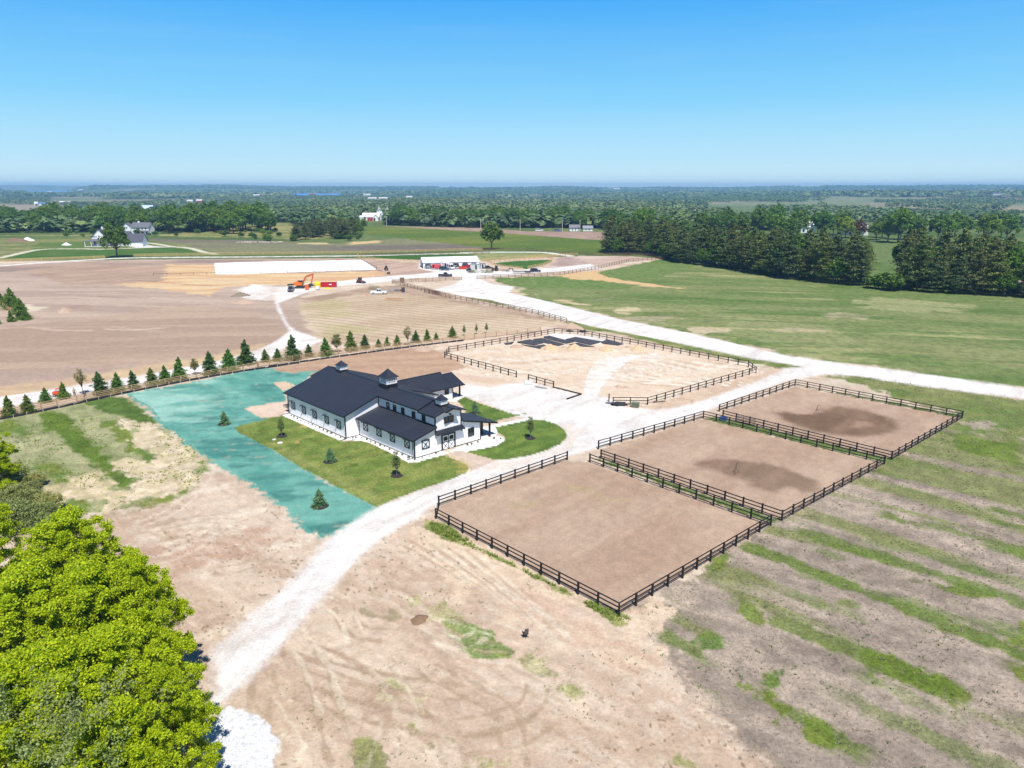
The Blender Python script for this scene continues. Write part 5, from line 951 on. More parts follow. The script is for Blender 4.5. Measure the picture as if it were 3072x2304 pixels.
# bare-branched grey tree, bottom left
def bare_tree(name, loc, label, seed, h, spread, lean=(0, 0), leafn=2600, col_=(1, 1, 1), r0=.14):
    q = random.Random(seed); root = thing(name, label, 'tree', loc); mb = MB(); tips = []
    def grow(p, d, L, r_, lvl):
        for i in range(3):
            e = p + d * L / 3; d = (d + Vector((q.uniform(-1, 1), q.uniform(-1, 1), q.uniform(-.4, .7))) * .22).normalized(); mb.tube(p, e, r_, r_ * .82, 6 if lvl < 2 else 4, cap=False); p = e; r_ *= .82
            if lvl > 1: tips.append(p.copy())
        if lvl < 5:
            for k in range(3 if lvl < 4 else 2):
                a = q.uniform(0, 6.283); nd = (d * .75 + Vector((math.cos(a), math.sin(a), q.uniform(-.1, .7))) * spread).normalized(); grow(p, nd, L * q.uniform(.62, .8), r_ * .62, lvl + 1)
    grow(Vector((0, 0, 0)), Vector((lean[0], lean[1], 1)).normalized(), h * .34, r0, 0)
    mb.build('trunk', M['greybark'], root)
    idxs = [q.randrange(len(tips)) for _ in range(leafn // 10)]; V, F = clouds([tuple(tips[i]) for i in idxs], np.full(len(idxs), .35), 10, .06, seed); o = link(bpy.data.objects.new('crown', np_mesh('crown', V, F, M['scrub'])), root); o.color = tuple(col_) + (1,)
    return root
p = G(245, 2060, 11.5); bare_tree('bare_tree', (p.x - 1.6, p.y - 1.2, 0), 'grey tree with bare twiggy branches and sparse pale leaves, bottom left', 4, 14, .62, (.22, .1), 2600, (.95, 1.0, .85), .17)
p = G(60, 2120, 11); bare_tree('bare_tree', (p.x, p.y - 1, 0), 'hazy grey-green twiggy tree in the bottom left corner', 9, 13, .6, (.05, .05), 4200, (.9, 1.05, .8), .13)
# --- conifers planted along the board fence
SP = [proto_pine(31 + k, 4.0, 1.55 + .12 * k, .12, 18, 14, 26, .10, 'spruce', 'bark', .07, 'spruce') for k in range(3)]
TH_ = proto_broad(41, 4, .75, 1.5, 2.6, 60, 22, .25, .05, 'scrub', 'bark', .05, 5)
TB_ = proto_broad(43, 4, .9, 1.6, 2.2, 110, 26, .28, .06, 'scrub', 'greybark', .05, 8)
TP_ = proto_broad(45, 4, .55, 1.7, 2.2, 80, 26, .25, .06, 'scrub', 'greybark', .05, 5)
def hgt(z, y, hp, x=1536):  # real height of something hp zoom-pixels tall whose foot is at (x, y)
    o = ZM[z]; fy = o[1] + y * o[2]; ty = o[1] + (y - hp) * o[2]; g = G(o[0] + x * o[2], fy); dy = g.y
    k_ = FPX * math.cos(TH) ; v = ty - 1152; return CAMH + dy * (-FPX * math.sin(TH) - v * math.cos(TH)) / (FPX * math.cos(TH) - v * math.sin(TH))
rowc = [('a', 68, 705, 150, 'g'), ('a', 213, 680, 130, 'g'), ('a', 338, 605, 110, 'g'), ('a', 470, 578, 118, 'g'), ('a', 747, 550, 165, 'd'), ('a', 868, 525, 130, 'g'), ('a', 990, 502, 130, 'd'), ('a', 1122, 478, 128, 'g'), ('a', 1222, 462, 125, 'g'), ('a', 1330, 440, 160, 'g'), ('a', 1557, 402, 165, 'd'), ('a', 1690, 368, 155, 'g'), ('a', 1820, 328, 190, 'd'), ('a', 1957, 308, 95, 'g'), ('a', 2050, 300, 95, 'g'), ('a', 2162, 292, 180, 'd'),
        ('b', 562, 418, 95, 'd'), ('b', 684, 408, 125, 'g'), ('b', 870, 372, 148, 'g'), ('b', 973, 358, 102, 'd'), ('b', 1072, 348, 62, 'g'), ('b', 1133, 338, 68, 'g'), ('b', 1211, 332, 78, 'g'), ('b', 1345, 312, 90, 'd'), ('b', 1430, 302, 84, 'g'), ('b', 1495, 292, 55, 'g'), ('b', 1616, 276, 84, 'g')]
ordn = ['first', 'second', 'third', 'fourth', 'fifth', 'sixth', 'seventh', 'eighth', 'ninth', 'tenth', 'eleventh', 'twelfth', 'thirteenth', 'fourteenth', 'fifteenth', 'sixteenth', 'seventeenth', 'eighteenth', 'nineteenth', 'twentieth', 'twenty-first', 'twenty-second', 'twenty-third', 'twenty-fourth', 'twenty-fifth', 'twenty-sixth', 'twenty-seventh']
for i, (z, x, y, hp, c_) in enumerate(rowc):
    h = hgt(z, y, hp, x); size = 'tall' if hp > 150 else ('small' if hp < 96 else 'young'); tone = 'dark' if c_ == 'd' else 'green'
    plant('spruce_tree', SP[i % 3], Q(z, x, y), h / 4.0 * 1.0, f'{size} {tone} spruce, {ordn[i]} from the left in the row along the board fence', group='spruces planted along the board fence', colr=(.95, 1.05, 1.0) if c_ == 'd' else (rnd.uniform(1.2, 1.9), rnd.uniform(1.3, 1.7), .9), sz=rnd.uniform(.95, 1.05)).rotation_euler = (rnd.uniform(-.05, .05), rnd.uniform(-.05, .05), rnd.uniform(0, 6))
for z, x, y, hp, pr, lb, cc_ in (('a', 613, 548, 200, TH_, 'thin almost leafless sapling beside the person at the fence', (.9, .8, .5)), ('a', 1440, 402, 130, TB_, 'brown-twigged young tree between two spruces on the left row', (.8, .7, .5)), ('b', 765, 388, 152, TB_, 'grey-brown leafless young tree behind the barn cupola', (.75, .68, .5)),
                             ('b', 1288, 334, 150, TH_, 'thin bare sapling in the right half of the fence row', (.9, .75, .5)), ('b', 1703, 262, 82, TP_, 'slim poplar, left one of three at the end of the row', (.75, .9, .6)), ('b', 1793, 250, 76, TP_, 'slim poplar, middle one of three at the end of the row', (.75, .9, .6)), ('b', 1868, 245, 80, TP_, 'slim poplar, right one of three at the end of the row', (.75, .9, .6))):
    plant('young_tree', pr, Q(z, x, y), hgt(z, y, hp, x) / 4.1, lb, group=None, colr=cc_)
# conifers at the left edge, farther out
for i, (x, y, hp) in enumerate(((4, 906, 28), (22, 914, 34), (37, 926, 62), (56, 942, 48), (68, 958, 62), (77, 960, 36), (34, 965, 34), (-6, 972, 24), (50, 930, 42), (-14, 915, 40), (14, 918, 30))):
    plant('spruce_tree', SP[i % 3], G(x, y), hgt('f', y, hp, x) / 4.0, 'green spruce in the cluster at the left picture edge', group='spruces in the cluster at the left edge', colr=(1.6, 1.6, .85))
# blue spruces and young trees on the lawn, each with a ring of mulch
for z, x, y, hp, kind, lb in (('a', 1655, 768, 100, 'b', 'blue spruce in the hydroseeded strip behind the lawn'), ('k', 525, 1025, 132, 'b', 'blue spruce on the lawn in front of the barn'), ('k', 430, 1440, 168, 'b', 'blue spruce in the near end of the hydroseeded strip'), ('k', 1858, 578, 110, 'b', 'blue spruce on the lawn behind the barn porch'),
                         ('k', 78, 795, 185, 't', 'young leafy tree on the lawn at the far corner of the barn'), ('k', 1138, 1158, 240, 't', 'young leafy tree on the lawn near the front corner of the barn'), ('p6', 870, 165, 175, 't', 'slender young tree on the lawn by the gravel yard')):
    h = hgt(z, y, hp, x); loc = Q(z, x, y)
    if kind == 'b': plant('blue_spruce', SP[1], loc, h / 4.0, lb, colr=(1.9, 2.0, 3.4), sz=.95)
    else: plant('young_tree', TP_, loc, h / 4.1, lb, colr=(.6, .75, .5))
    mb = MB(); n_ = 18; R0 = (1.05 if kind == 'b' else .85)
    ring = [(R0 * rnd.uniform(.93, 1.07) * math.cos(6.283 * k / n_), R0 * rnd.uniform(.93, 1.07) * math.sin(6.283 * k / n_)) for k in range(n_)]
    mb.add([(a, b_, .012) for a, b_ in ring] + [(a * .7, b_ * .7, .12) for a, b_ in ring] + [(0, 0, .15)], [(k, (k + 1) % n_, n_ + (k + 1) % n_, n_ + k) for k in range(n_)] + [(n_ + k, n_ + (k + 1) % n_, 2 * n_) for k in range(n_)])
    o = mb.build('mulch_ring', M['mulch']); o.location = loc; tag(o, 'mulch ring under the ' + lb.replace('young leafy tree', 'leafy sapling').replace('the ', ''), 'mulch ring')
# --- lone trees
BT = [proto_broad(51 + k, 16, 6.5, 7.5, 9.5, 130, 34, 1.5, .42, 'decid', trunk_r=.45, forks=5) for k in range(3)]
p = G(1475, 748); plant('field_tree', BT[0], p, hgt('f', 748, 84, 1475) / 17.2, 'lone green tree standing in the middle field beside the far fence', colr=(1.15, 1.05, .8))
p = G(352, 772); plant('field_tree', BT[1], p, hgt('f', 772, 102, 352) / 17.2, 'large many-stemmed tree in front of the farmhouse', colr=(.9, .9, .7))
# --- pine stands at the right
PN = [proto_pine(61 + k, 22, 4.8, 3.0, 18, 9, 16, .40, 'pine', 'bark', .32, 'white') for k in range(4)]
base = [(1690 + 0, 763), (1700, 764), (1830, 764)]
front = QL('r3', (1245, 702), (1330, 705), (1500, 705), (1650, 722), (1850, 775), (2200, 820), 'r4', (200, 918), (420, 945), (560, 958), (700, 968), (755, 970)); front2 = QL('r4', (1200, 1014), (1300, 1022), (1600, 1045), (1900, 1058), (2212, 1075), (2500, 1090), (2900, 1110))
cnt = 0
def stand(line, depth, spc, side):
    global cnt
    P = resample(line, spc)
    for r_ in range(depth):
        for k, q_ in enumerate(P):
            j = Vector((rnd.uniform(-1.6, 1.6), rnd.uniform(-1.3, 1.3), 0)); q2 = q_ + j + Vector((q_.x, q_.y, 0)).normalized() * (r_ * 9.0 + 2)
            sc_ = rnd.uniform(.68, 1.02) * (1 if r_ else .95)
            kind = rnd.random(); ti = (cnt * 7) % 5; tone_ = ('mid-green', 'yellow-green', 'dark blue-green', 'fresh green', 'brownish green')[ti]; row_ = ('front', 'second', 'third', 'fourth', 'fifth', 'back')[r_]; frac = k / max(1, len(P) - 1); part_ = 'left' if frac < .34 else ('middle' if frac < .67 else 'right')
            if kind < .17: plant('broadleaf_tree', BT[cnt % 3], q2, rnd.uniform(.45, .65) + .45 * (r_ > 0), f'lighter broadleaf tree, {row_} row, {part_} part of the pines {side}', group='broadleaf trees among the pines ' + side, colr=(.9, 1.0, .6))
            else: plant('pine_tree', PN[cnt % 4], q2, sc_, f'{tone_} pine, {row_} row, {part_} part of the stand {side}', group='white pines in the stand ' + side, colr=((1, 1.1, 1), (1.25, 1.3, .8), (.78, .95, .9), (1.1, 1.25, .9), (1.2, 1.1, .95))[(cnt * 7) % 5], sz=rnd.uniform(.92, 1.08))
            cnt += 1
stand(front, 4, 6.4, 'left of the gap'); stand(front2, 6, 6.0, 'right of the gap')
for x, y, s_ in ((2610, 860, .9), (2622, 866, 1.3), (2636, 866, 1.0), (2650, 868, 1.6), (2664, 870, 1.3), (2590, 856, 1.2), (2678, 872, 1.5)):
    pass
# --- clump of dark conifers and bushes in the middle left
for i in range(46):
    u = rnd.random(); x = 880 + 190 * u + rnd.uniform(-8, 8); y = 722 - rnd.random() * 28 - u * 6
    p = G(x, y); plant('clump_pine', PN[i % 4], p, rnd.uniform(.62, .85) * (1.0 + .2 * u), ('front' if y > 712 else 'rear') + (' left' if x < 930 else (' middle' if x < 1000 else ' right')) + ' dark round pine in the clump beyond the grey field', 'tree', 'dark pines in the clump beyond the grey field', (1.1, 1.1, .9), sz=.66)
for i in range(12):
    x = 1020 + rnd.random() * 75; p = G(x, 704 - rnd.random() * 16); plant('broadleaf_tree', BT[i % 3], p, rnd.uniform(.45, .75), 'light green broadleaf tree at the right side of the dark pine clump', 'tree', 'light green trees right of the pine clump', (1.35, 1.2, .8))
BS_ = proto_broad(47, 3, 2.0, 1.5, 1.7, 30, 20, .8, .3, 'decid', 'bark', .1, 4)
for i in range(60):
    x = rnd.choice([rnd.uniform(0, 870), rnd.uniform(700, 900), rnd.uniform(1000, 1090)]); y = rnd.uniform(700, 712) if x < 700 else rnd.uniform(690, 724)
    p = G(x, y); plant('field_bush', BS_, p, rnd.uniform(.6, 1.5), ('dark' if i % 3 else 'green') + ' low bush in the rough grass, ' + ('far left', 'left', 'middle', 'right')[min(3, max(0, int(x / 275)))] + ' of the tree belt foreground', 'bush', 'low bushes before the left tree belt', rnd.choice([(1, 1, .9), (.6, .7, .6), (1.4, 1.2, .9)]))
for x, y, s_ in ((2612, 862, 1.0), (2622, 866, 1.5), (2636, 866, 1.1), (2650, 868, 1.9), (2664, 870, 1.6), (2588, 855, 1.4), (2678, 872, 1.9)):
    plant('field_bush', BS_, G(x, y), s_, ('lowest', 'rounded', 'small middle', 'largest', 'right-hand', 'leftmost', 'rightmost')[[2612, 2622, 2636, 2650, 2664, 2588, 2678].index(x)] + ' grey-green bush at the gap between the pine stands', 'bush', 'bushes in the gap between the pine stands', (.9, .9, .8))
# --- belts of broadleaf trees as single trees
def belt(n_, xr, yr, sr, label, group, cols, ybias=1.0):
    for i in range(n_):
        x = rnd.uniform(*xr); y = yr[0](x) - (rnd.random() ** ybias) * yr[1]; p = at_ground(G(x, y))
        ci_ = rnd.randrange(len(cols)); fr_x = (x - xr[0]) / (xr[1] - xr[0]); plant('broadleaf_tree', BT[i % 3], p, rnd.uniform(*sr), ('mid-green ', 'dark green ', 'yellow-green ', 'plain green ', 'light green ')[ci_] + label + ', ' + ('left end', 'left part', 'middle', 'right part', 'right end')[min(4, int(fr_x * 5))], 'tree', group, cols[ci_], sz=rnd.uniform(.85, 1.15))
greens = [(1.1, 1.1, .9), (.85, .95, .9), (1.35, 1.25, .8), (1.05, 1.05, .8), (1.2, 1.25, .9)]
belt(118, (-60, 825), (lambda x: 700 if x < 400 else 702, 40), (.85, 1.25), 'broadleaf tree in the thick belt behind the farmhouses', 'trees of the left belt behind the farmhouses', greens, 1.2)
belt(26, (560, 810), (lambda x: 698, 20), (1.15, 1.5), 'tall broadleaf tree in the right end of the left belt', 'tall trees at the right end of the left belt', greens)
belt(92, (1155, 1860), (lambda x: 677 + (x - 1155) * .021, 22), (.75, 1.1), 'broadleaf tree in the belt beyond the tilled brown strip', 'trees of the centre belt beyond the brown strip', greens)
belt(38, (1840, 3050), (lambda x: 730, 34), (.9, 1.25), 'broadleaf tree rising behind the pine stand', 'broadleaf trees behind the pine stands', greens)
# --- far woods: one mass of crowns
r_ = np.random.default_rng(77); cand = []
N = 52000; rr_ = np.sqrt(r_.random(N)) ; dist = 700 + 2600 * r_.random(N) ** 1.15; aa = np.radians(r_.uniform(-39, 39, N)); fx = dist * np.sin(aa); fy = dist * np.cos(aa)
den = fbm(fx, fy, 330, 301, 4); keep = den > .45
dist2 = 3300 + 5200 * r_.random(26000); aa2 = np.radians(r_.uniform(-39, 39, 26000)); fx2 = dist2 * np.sin(aa2); fy2 = dist2 * np.cos(aa2); k2 = fbm(fx2, fy2, 600, 305, 3) > .46
def clearing(x, y, polys):
    m_ = np.zeros(len(x), bool)
    for pl in polys: m_ |= sdist(x, y, pl) > 0
    return m_
clr_ = [QL('r1', (-900, 225), (420, 235), (600, 250), (800, 300), (800, 375), (-900, 420)), QL('r2', (1060, 395), (1320, 400), (1330, 470), (1060, 480)), QL('r2', (1100, 440), 'r3', (0, 470), (1300, 490), (1250, 800), 'r2', (300, 800), (600, 560)),
        QL('r4', (2000, 300), (2100, 245), (2260, 225), (2260, 350)), QL('r1', (-600, 520), (2212, 500), (2212, 760), (-600, 820)), QL('r2', (-100, 430), (520, 420), (560, 480), (400, 600), (-100, 600)), QL('r1', (1560, 240), (1830, 240), (1830, 262), (1600, 268)),
        QL('r4', (830, 690), (1130, 700), (1130, 1000), (860, 1000)), QL('r1', (430, 185), (1080, 212), (1080, 228), (430, 222)), QL('f', (1700, 720), (3500, 760), (3500, 1000), (1700, 900))]
keep &= ~clearing(fx, fy, clr_); fx = np.concatenate([fx[keep], fx2[k2]]); fy = np.concatenate([fy[keep], fy2[k2]]); fz = hfar(fx, fy); ok_ = fz > -9.5 - 30 * (np.hypot(fx, fy) < 4300); fx, fy, fz = fx[ok_], fy[ok_], fz[ok_]; nT = len(fx); fd = np.hypot(fx, fy)
hT = r_.uniform(8, 14, nT) * (1 + (fd > 3300) * .5); wT = hT * r_.uniform(.36, .5, nT) * (1 + (fd > 3300) * 1.2)
NL = 18; cen = np.stack([fx, fy, fz], 1); d = r_.normal(size=(nT, NL, 3)); d[:, :, 2] = np.abs(d[:, :, 2]) * .9 + .05; d /= np.linalg.norm(d, axis=2)[:, :, None]
p_ = cen[:, None, :] + d * np.stack([wT, wT, hT * .62], 1)[:, None, :]; p_[:, :, 2] += (hT * .34)[:, None]
nrm = d + r_.normal(size=d.shape) * .3; nrm[:, :, 2] += .7; nrm /= np.linalg.norm(nrm, axis=2)[:, :, None]; a_ = np.cross(nrm, r_.normal(size=d.shape)); a_ /= np.linalg.norm(a_, axis=2)[:, :, None]; b2 = np.cross(nrm, a_); sz_ = (wT * .48)[:, None, None] * (.7 + .6 * r_.random((nT, NL, 1)))
Vf = np.stack([p_ - a_ * sz_, p_ + b2 * sz_, p_ + a_ * sz_, p_ - b2 * sz_], 2).reshape(-1, 3); Ff = np.arange(len(Vf)).reshape(-1, 4)
pal = np.array([(.9, 1, .85), (.72, .86, .78), (1.08, 1.1, .82), (1.3, 1.22, 1.12), (.6, .7, .7)]); gsel_ = smooth((fbm(fx, fy, 260, 311, 3) - .5) * 3 + .5); pick = r_.random(nT)
greyzone = (smooth((fbm(fx * 1, fy * 1, 700, 321, 3) - .50) * 6) > .5) & (fd > 900)
ci = np.where(pick < .35 * gsel_ + .25, 1, np.where(pick < .75, 0, 2)); ci = np.where(greyzone & (r_.random(nT) < .7), 3, ci); ci = np.where(r_.random(nT) < .08, 4, ci)
cT = pal[ci] * r_.uniform(.8, 1.2, (nT, 1)); cA = np.repeat(np.concatenate([cT, np.ones((nT, 1))], 1), NL * 4, 0)
M['wood'] = leaf_mat('far_wood_leaf', (.10, .15, .065), (.17, .225, .095), .2, attr=True)
tag(link(bpy.data.objects.new('far_woods', np_mesh('far_woods', Vf, Ff, M['wood'], cA))), 'hazy mass of mixed woods reaching to the skyline', 'woods', kind='stuff')
# --- weeds and grass tufts in the near fields (uncountable)
def tufts(name, poly, n_, hgt_, wid, mname, label, cond=None, seed=5, leafs=7):
    r_ = np.random.default_rng(seed); P = np.array([(p[0], p[1]) for p in poly]); x = r_.uniform(P[:, 0].min(), P[:, 0].max(), n_); y = r_.uniform(max(30, P[:, 1].min()), min(160, P[:, 1].max()), n_)
    k = sdist(x, y, poly) > 0
    if cond is not None: k &= cond(x, y)
    x, y = x[k], y[k]; m_ = len(x); s = r_.uniform(.5, 1.3, m_)
    c = np.repeat(np.stack([x, y, np.zeros(m_)], 1), leafs, 0); s = np.repeat(s, leafs)[:, None]; a = r_.random(m_ * leafs) * 6.283; dv = np.stack([np.cos(a), np.sin(a), np.zeros(len(a))], 1)
    c = c + dv * wid * r_.random((len(a), 1)) * s; top = c + np.stack([dv[:, 0] * .4 * hgt_, dv[:, 1] * .4 * hgt_, np.full(len(a), hgt_)], 1) * s * r_.uniform(.6, 1.1, (len(a), 1)); sd2 = np.stack([-dv[:, 1], dv[:, 0], dv[:, 2]], 1) * .05 * s * (wid / .25)
    V = np.stack([c - sd2, c + sd2, top + sd2 * .4, top - sd2 * .4], 1).reshape(-1, 3); tag(link(bpy.data.objects.new(name, np_mesh(name, V, np.arange(len(V)).reshape(-1, 4), M[mname]))), label, 'weeds', kind='stuff')
M['weed'] = leaf_mat('weed_leaf', (.14, .20, .07), (.26, .32, .12), .4); M['drystem'] = leaf_mat('dry_stem', (.20, .16, .12), (.50, .42, .33), .2); M['grassblade'] = leaf_mat('grass_blade', (.20, .30, .05), (.36, .42, .10), .45)
tufts('weed_tufts', NF, 9000, .14, .16, 'weed', 'dark weed tufts scattered over the stubble field', lambda x, y: fbm(x, y, 4, 401, 3) > .52)
tufts('dry_stubble', NF, 60000, .10, .12, 'drystem', 'grey-pink dry stubble covering the near right field', None, 6, 5)
GS = QL('w8', (935, 40), (1100, 90), (1500, 240), (1750, 330), (2260, 520), (2240, 590), (1900, 440), (1600, 330), (1350, 250), (1130, 150))
0 and tufts('grass_tufts', GS, 26000, .2, .16, 'grassblade', 'tall bright grass in the long diagonal strip', lambda x, y: fbm(x, y, 2, 402, 3) > .56, 8); GS2 = QL('w8', (1080, 390), (1270, 380), (1350, 490), (1500, 530), (1800, 620), (1950, 720), (2230, 880), (2200, 930), (1850, 760), (1560, 650), (1300, 520), (1150, 440))
0 and tufts('grass_tufts', GS2, 12000, .2, .16, 'grassblade', 'tall bright grass in the second diagonal strip below it', lambda x, y: fbm(x, y, 3, 403, 3) > .55, 9)
tufts('grass_tufts', QL('p6', (60, 800), (250, 840), (450, 990), (800, 1160), (1250, 1390), (1560, 1510), (1660, 1560), (1540, 1590), (1100, 1330), (700, 1130), (350, 980), (150, 900)), 9000, .25, .2, 'grassblade', 'grass growing along the outside of the nearest paddock fence', lambda x, y: fbm(x, y, 2, 405, 3) > .42, 10)
SG = QL('T', (560, 1500), (900, 1200), (1330, 1340), (1480, 1500), (1640, 1659), (1600, 1800), (500, 1800))
tufts('weed_tufts', SG, 2600, .10, .10, 'weed', 'sparse weeds on the bare sandy ground in front', lambda x, y: fbm(x, y, 5, 407, 4) > .58, 11); tufts('grass_tufts', LG, 7000, .18, .16, 'grassblade', 'rough grass tufts in the striped field at the left', lambda x, y: fbm(x, y, 3, 409, 3) > .5, 12)
# ------------------------------------------------------------------ heaps, sheets, machines, vehicles, people
ZM.update({'e': (850, 800, .08137), 't': (1240, 760, .09042), 'u': (1400, 780, .1085), 'v': (1050, 800, .08137), 'h': (150, 1150, .0633), 'j': (1560, 1120, .09042), 'q': (240, 640, .1085), 'y': (1040, 600, .0904)})
def paint_mat(name, c, rough=.35): return mat(name, c, rough, var=.06, scale=2, coat=.3)
def heap(z, x, y, wz, hm, c, label, name='dirt_heap', seed=1, dz=.5, cat='heap'):
    o = ZM[z]; ce = G(o[0] + x * o[2], o[1] + y * o[2]); e = G(o[0] + (x + wz / 2) * o[2], o[1] + y * o[2]); rr = (e - ce).length
    n = 36; m_ = 9; q = np.random.default_rng(seed); vs = []; 
    for i in range(m_ + 1):
        u = i / m_
        for k in range(n):
            a = 2 * math.pi * k / n; r0 = rr * u * (1 + .18 * math.sin(2 * a + seed) + .1 * math.sin(5 * a + seed * 2)); X_, Y_ = r0 * math.cos(a), r0 * math.sin(a) * (.85)
            h = hm * (max(0, 1 - u) ** .9) * (1 + .25 * math.sin(3 * a + seed) * u) + (q.random() - .5) * .12 * hm * (u < 1) * (u > 0); vs.append((X_, Y_, h - (.12 if u == 1 else 0)))
    fs = [(i * n + k, i * n + (k + 1) % n, (i + 1) * n + (k + 1) % n, (i + 1) * n + k) for i in range(m_) for k in range(n)]
    mb = MB(); mb.add(vs, fs); ob = mb.build(name, mat('heap_' + str(seed), c, .95, var=.18, scale=1.5, bump=.9, bscale=6), smooth=True); ob.location = ce; tag(ob, label, cat); return ob
tan_ = tuple(alb(232, 198, 164)); pk = tuple(alb(206, 174, 156)); wh = tuple((.72, .70, .69))
heap('c', 415, 240, 150, 1.3, tan_, 'leftmost of four tan sand heaps inside the arena', seed=3); heap('c', 620, 240, 160, 1.35, tan_, 'second tan sand heap inside the arena, beside the black membrane', seed=4)
heap('c', 882, 250, 145, 1.35, tan_, 'third tan sand heap inside the arena', seed=5); heap('c', 1140, 248, 135, 1.3, tan_, 'rightmost of four tan sand heaps inside the arena', seed=6)
heap('c', 135, 225, 110, .7, pk, 'low pinkish heap at the left end of the black membrane', seed=7); heap('c', 528, 232, 50, .5, pk, 'tiny heap between two larger sand heaps', seed=8)
heap('c', 590, 75, 220, 1.8, pk, 'broad earth heap beyond the far corner of the arena fence', seed=9); heap('b', 1390, 368, 150, 1.1, pk, 'brown earth heap at the end of the bare field behind the barn', seed=10)
heap('r1', 560, 1200, 150, 1.6, pk, 'brown earth heap on the plain near the left conifers', seed=11); heap('r2', 180, 1005, 190, 2.0, wh, 'white gravel heap on the plain left of the excavator', seed=12)
heap('r2', 60, 1060, 150, 1.5, tuple(alb(150, 132, 122)), 'dark earth heap next to the white gravel heap', seed=13); heap('r2', 90, 1120, 170, 1.3, pk, 'tan earth heap in front of the dark heap', seed=14)
heap('c', 985, 555, 70, .45, pk, 'small earth mound inside the arena entrance', seed=15); heap('c', 1045, 560, 50, .35, pk, 'smaller earth mound right beside it at the arena entrance', seed=16)
heap('c', 1060, 228, 60, .4, pk, 'thin spill of sand left of the last arena heap', seed=17)
heap('p5', 1335, 560, 130, .35, tuple(alb(150, 118, 96)), 'low pile of brown root debris on the sand in front', 'debris_pile', 18, cat='debris')
# rocks edge of the field
rk = thing('rock_pile', 'long pale rock pile at the edge of the grey field', 'rocks', Q('r2', 230, 598)); r_ = random.Random(3); mb = MB()
for i in range(70):
    p = Vector((r_.uniform(-16, 16), r_.uniform(-4, 4), 0)); s = r_.uniform(.3, .9); bm = bmesh.new(); bmesh.ops.create_icosphere(bm, subdivisions=1, radius=s); vs = [(v.co.x + p.x, v.co.y + p.y, v.co.z * .7 + .2) for v in bm.verts]; fs = [[v.index for v in f.verts] for f in bm.faces]; mb.add(vs, fs); bm.free()
o = mb.build('rock', mat('pale_rock', (.42, .37, .30), .9), rk); o['kind'] = 'stuff'
# black membrane sheets
M['membrane'] = mat('black_membrane', (.045, .045, .05), .8, var=.6, scale=.6)
for i, pl in enumerate(([(350, 138), (400, 129), (520, 163), (635, 186), (560, 203), (350, 150)], [(262, 160), (345, 151), (552, 206), (500, 222), (270, 172)], [(128, 184), (250, 162), (372, 195), (290, 216), (140, 192)], [(160, 204), (285, 220), (372, 205), (390, 214), (336, 244), (200, 216)],
                        [(525, 162), (616, 141), (870, 183), (758, 214)], [(826, 186), (888, 162), (1040, 203), (985, 216), (850, 200)], [(640, 190), (752, 217), (800, 226), (690, 224), (560, 206)], [(30, 197), (122, 182), (100, 204), (42, 209)])):
    P = QL('c', *pl); mb = MB(); n_ = len(P); c0 = sum(P, Vector()) / n_; P = [c0 + (p - c0) * .89 for p in P]; mb.add([(p.x - c0.x, p.y - c0.y, .14 + .02 * (i % 3) + rnd.uniform(0, .03)) for p in P] + [(p.x - c0.x, p.y - c0.y, .06) for p in P], [tuple(range(n_)), tuple(range(2 * n_ - 1, n_ - 1, -1))] + [(k, n_ + k, n_ + (k + 1) % n_, (k + 1) % n_) for k in range(n_)])
    o = mb.build('membrane_sheet', M['membrane']); o.location = (c0.x, c0.y, 0); tag(o, ('black membrane sheet at the far corner of the arena', 'black membrane strip just in front of the far sheet', 'black membrane strip at the left, behind the pinkish heap', 'black membrane strip nearest the camera by the first sand heap', 'black membrane sheet with a stepped edge against the white base', 'black membrane sheet at the right end, under the arena fence', 'narrow black membrane strip behind the second sand heap', 'black membrane scrap at the far left of the arena')[i], 'membrane')
def lumpy(name, loc, size, m, label, cat, seed=1, squash=.5):
    bm = bmesh.new(); bmesh.ops.create_icosphere(bm, subdivisions=3, radius=1); q = random.Random(seed)
    import mathutils
    for v in bm.verts:
        nn = mathutils.noise.noise(v.co * 2.2 + Vector((seed, 0, 0))); v.co *= 1 + nn * .6; v.co.z = max(v.co.z * squash, -.05)
    me = bpy.data.meshes.new(name); bm.to_mesh(me); bm.free(); me.materials.append(m); o = link(bpy.data.objects.new(name, me)); o.scale = size; o.location = loc; return tag(o, label, cat)
lumpy('plastic_heap', Q('c', 985, 705), (1.5, .8, 1.1), M['fabric'], 'crumpled black plastic sheeting heaped at the arena entrance fence', 'plastic sheet', 3)
lumpy('plastic_scrap', Q('c', 910, 690), (.8, .6, .5), mat('grey_plastic', (.12, .13, .17), .5), 'grey plastic scrap beside the crumpled black sheeting', 'plastic scrap', 5, .3)
lumpy('fabric_roll', Q('c', 575, 96), (1.1, .6, .8), M['fabric'], 'black bundle left of two by the far arena corner', 'bundle', 7); lumpy('fabric_roll', Q('c', 692, 98), (1.2, .6, .9), M['fabric'], 'black bundle right of two by the far arena corner', 'bundle', 8)
ub = thing('utility_box', 'olive utility box on the sand by the arena fence', 'utility box', Q('c', 1122, 722), R(-20)); mb = MB(); mb.box((-.65, -.5, 0), (.65, .5, .78)); mb.build('cabinet', mat('olive_paint', (.12, .14, .08), .6), ub, bevel=.03)
mb = MB(); mb.box((-.7, -.55, .78), (.7, .55, .86)); mb.build('lid', mat('olive_lid', (.15, .17, .10), .6), ub)
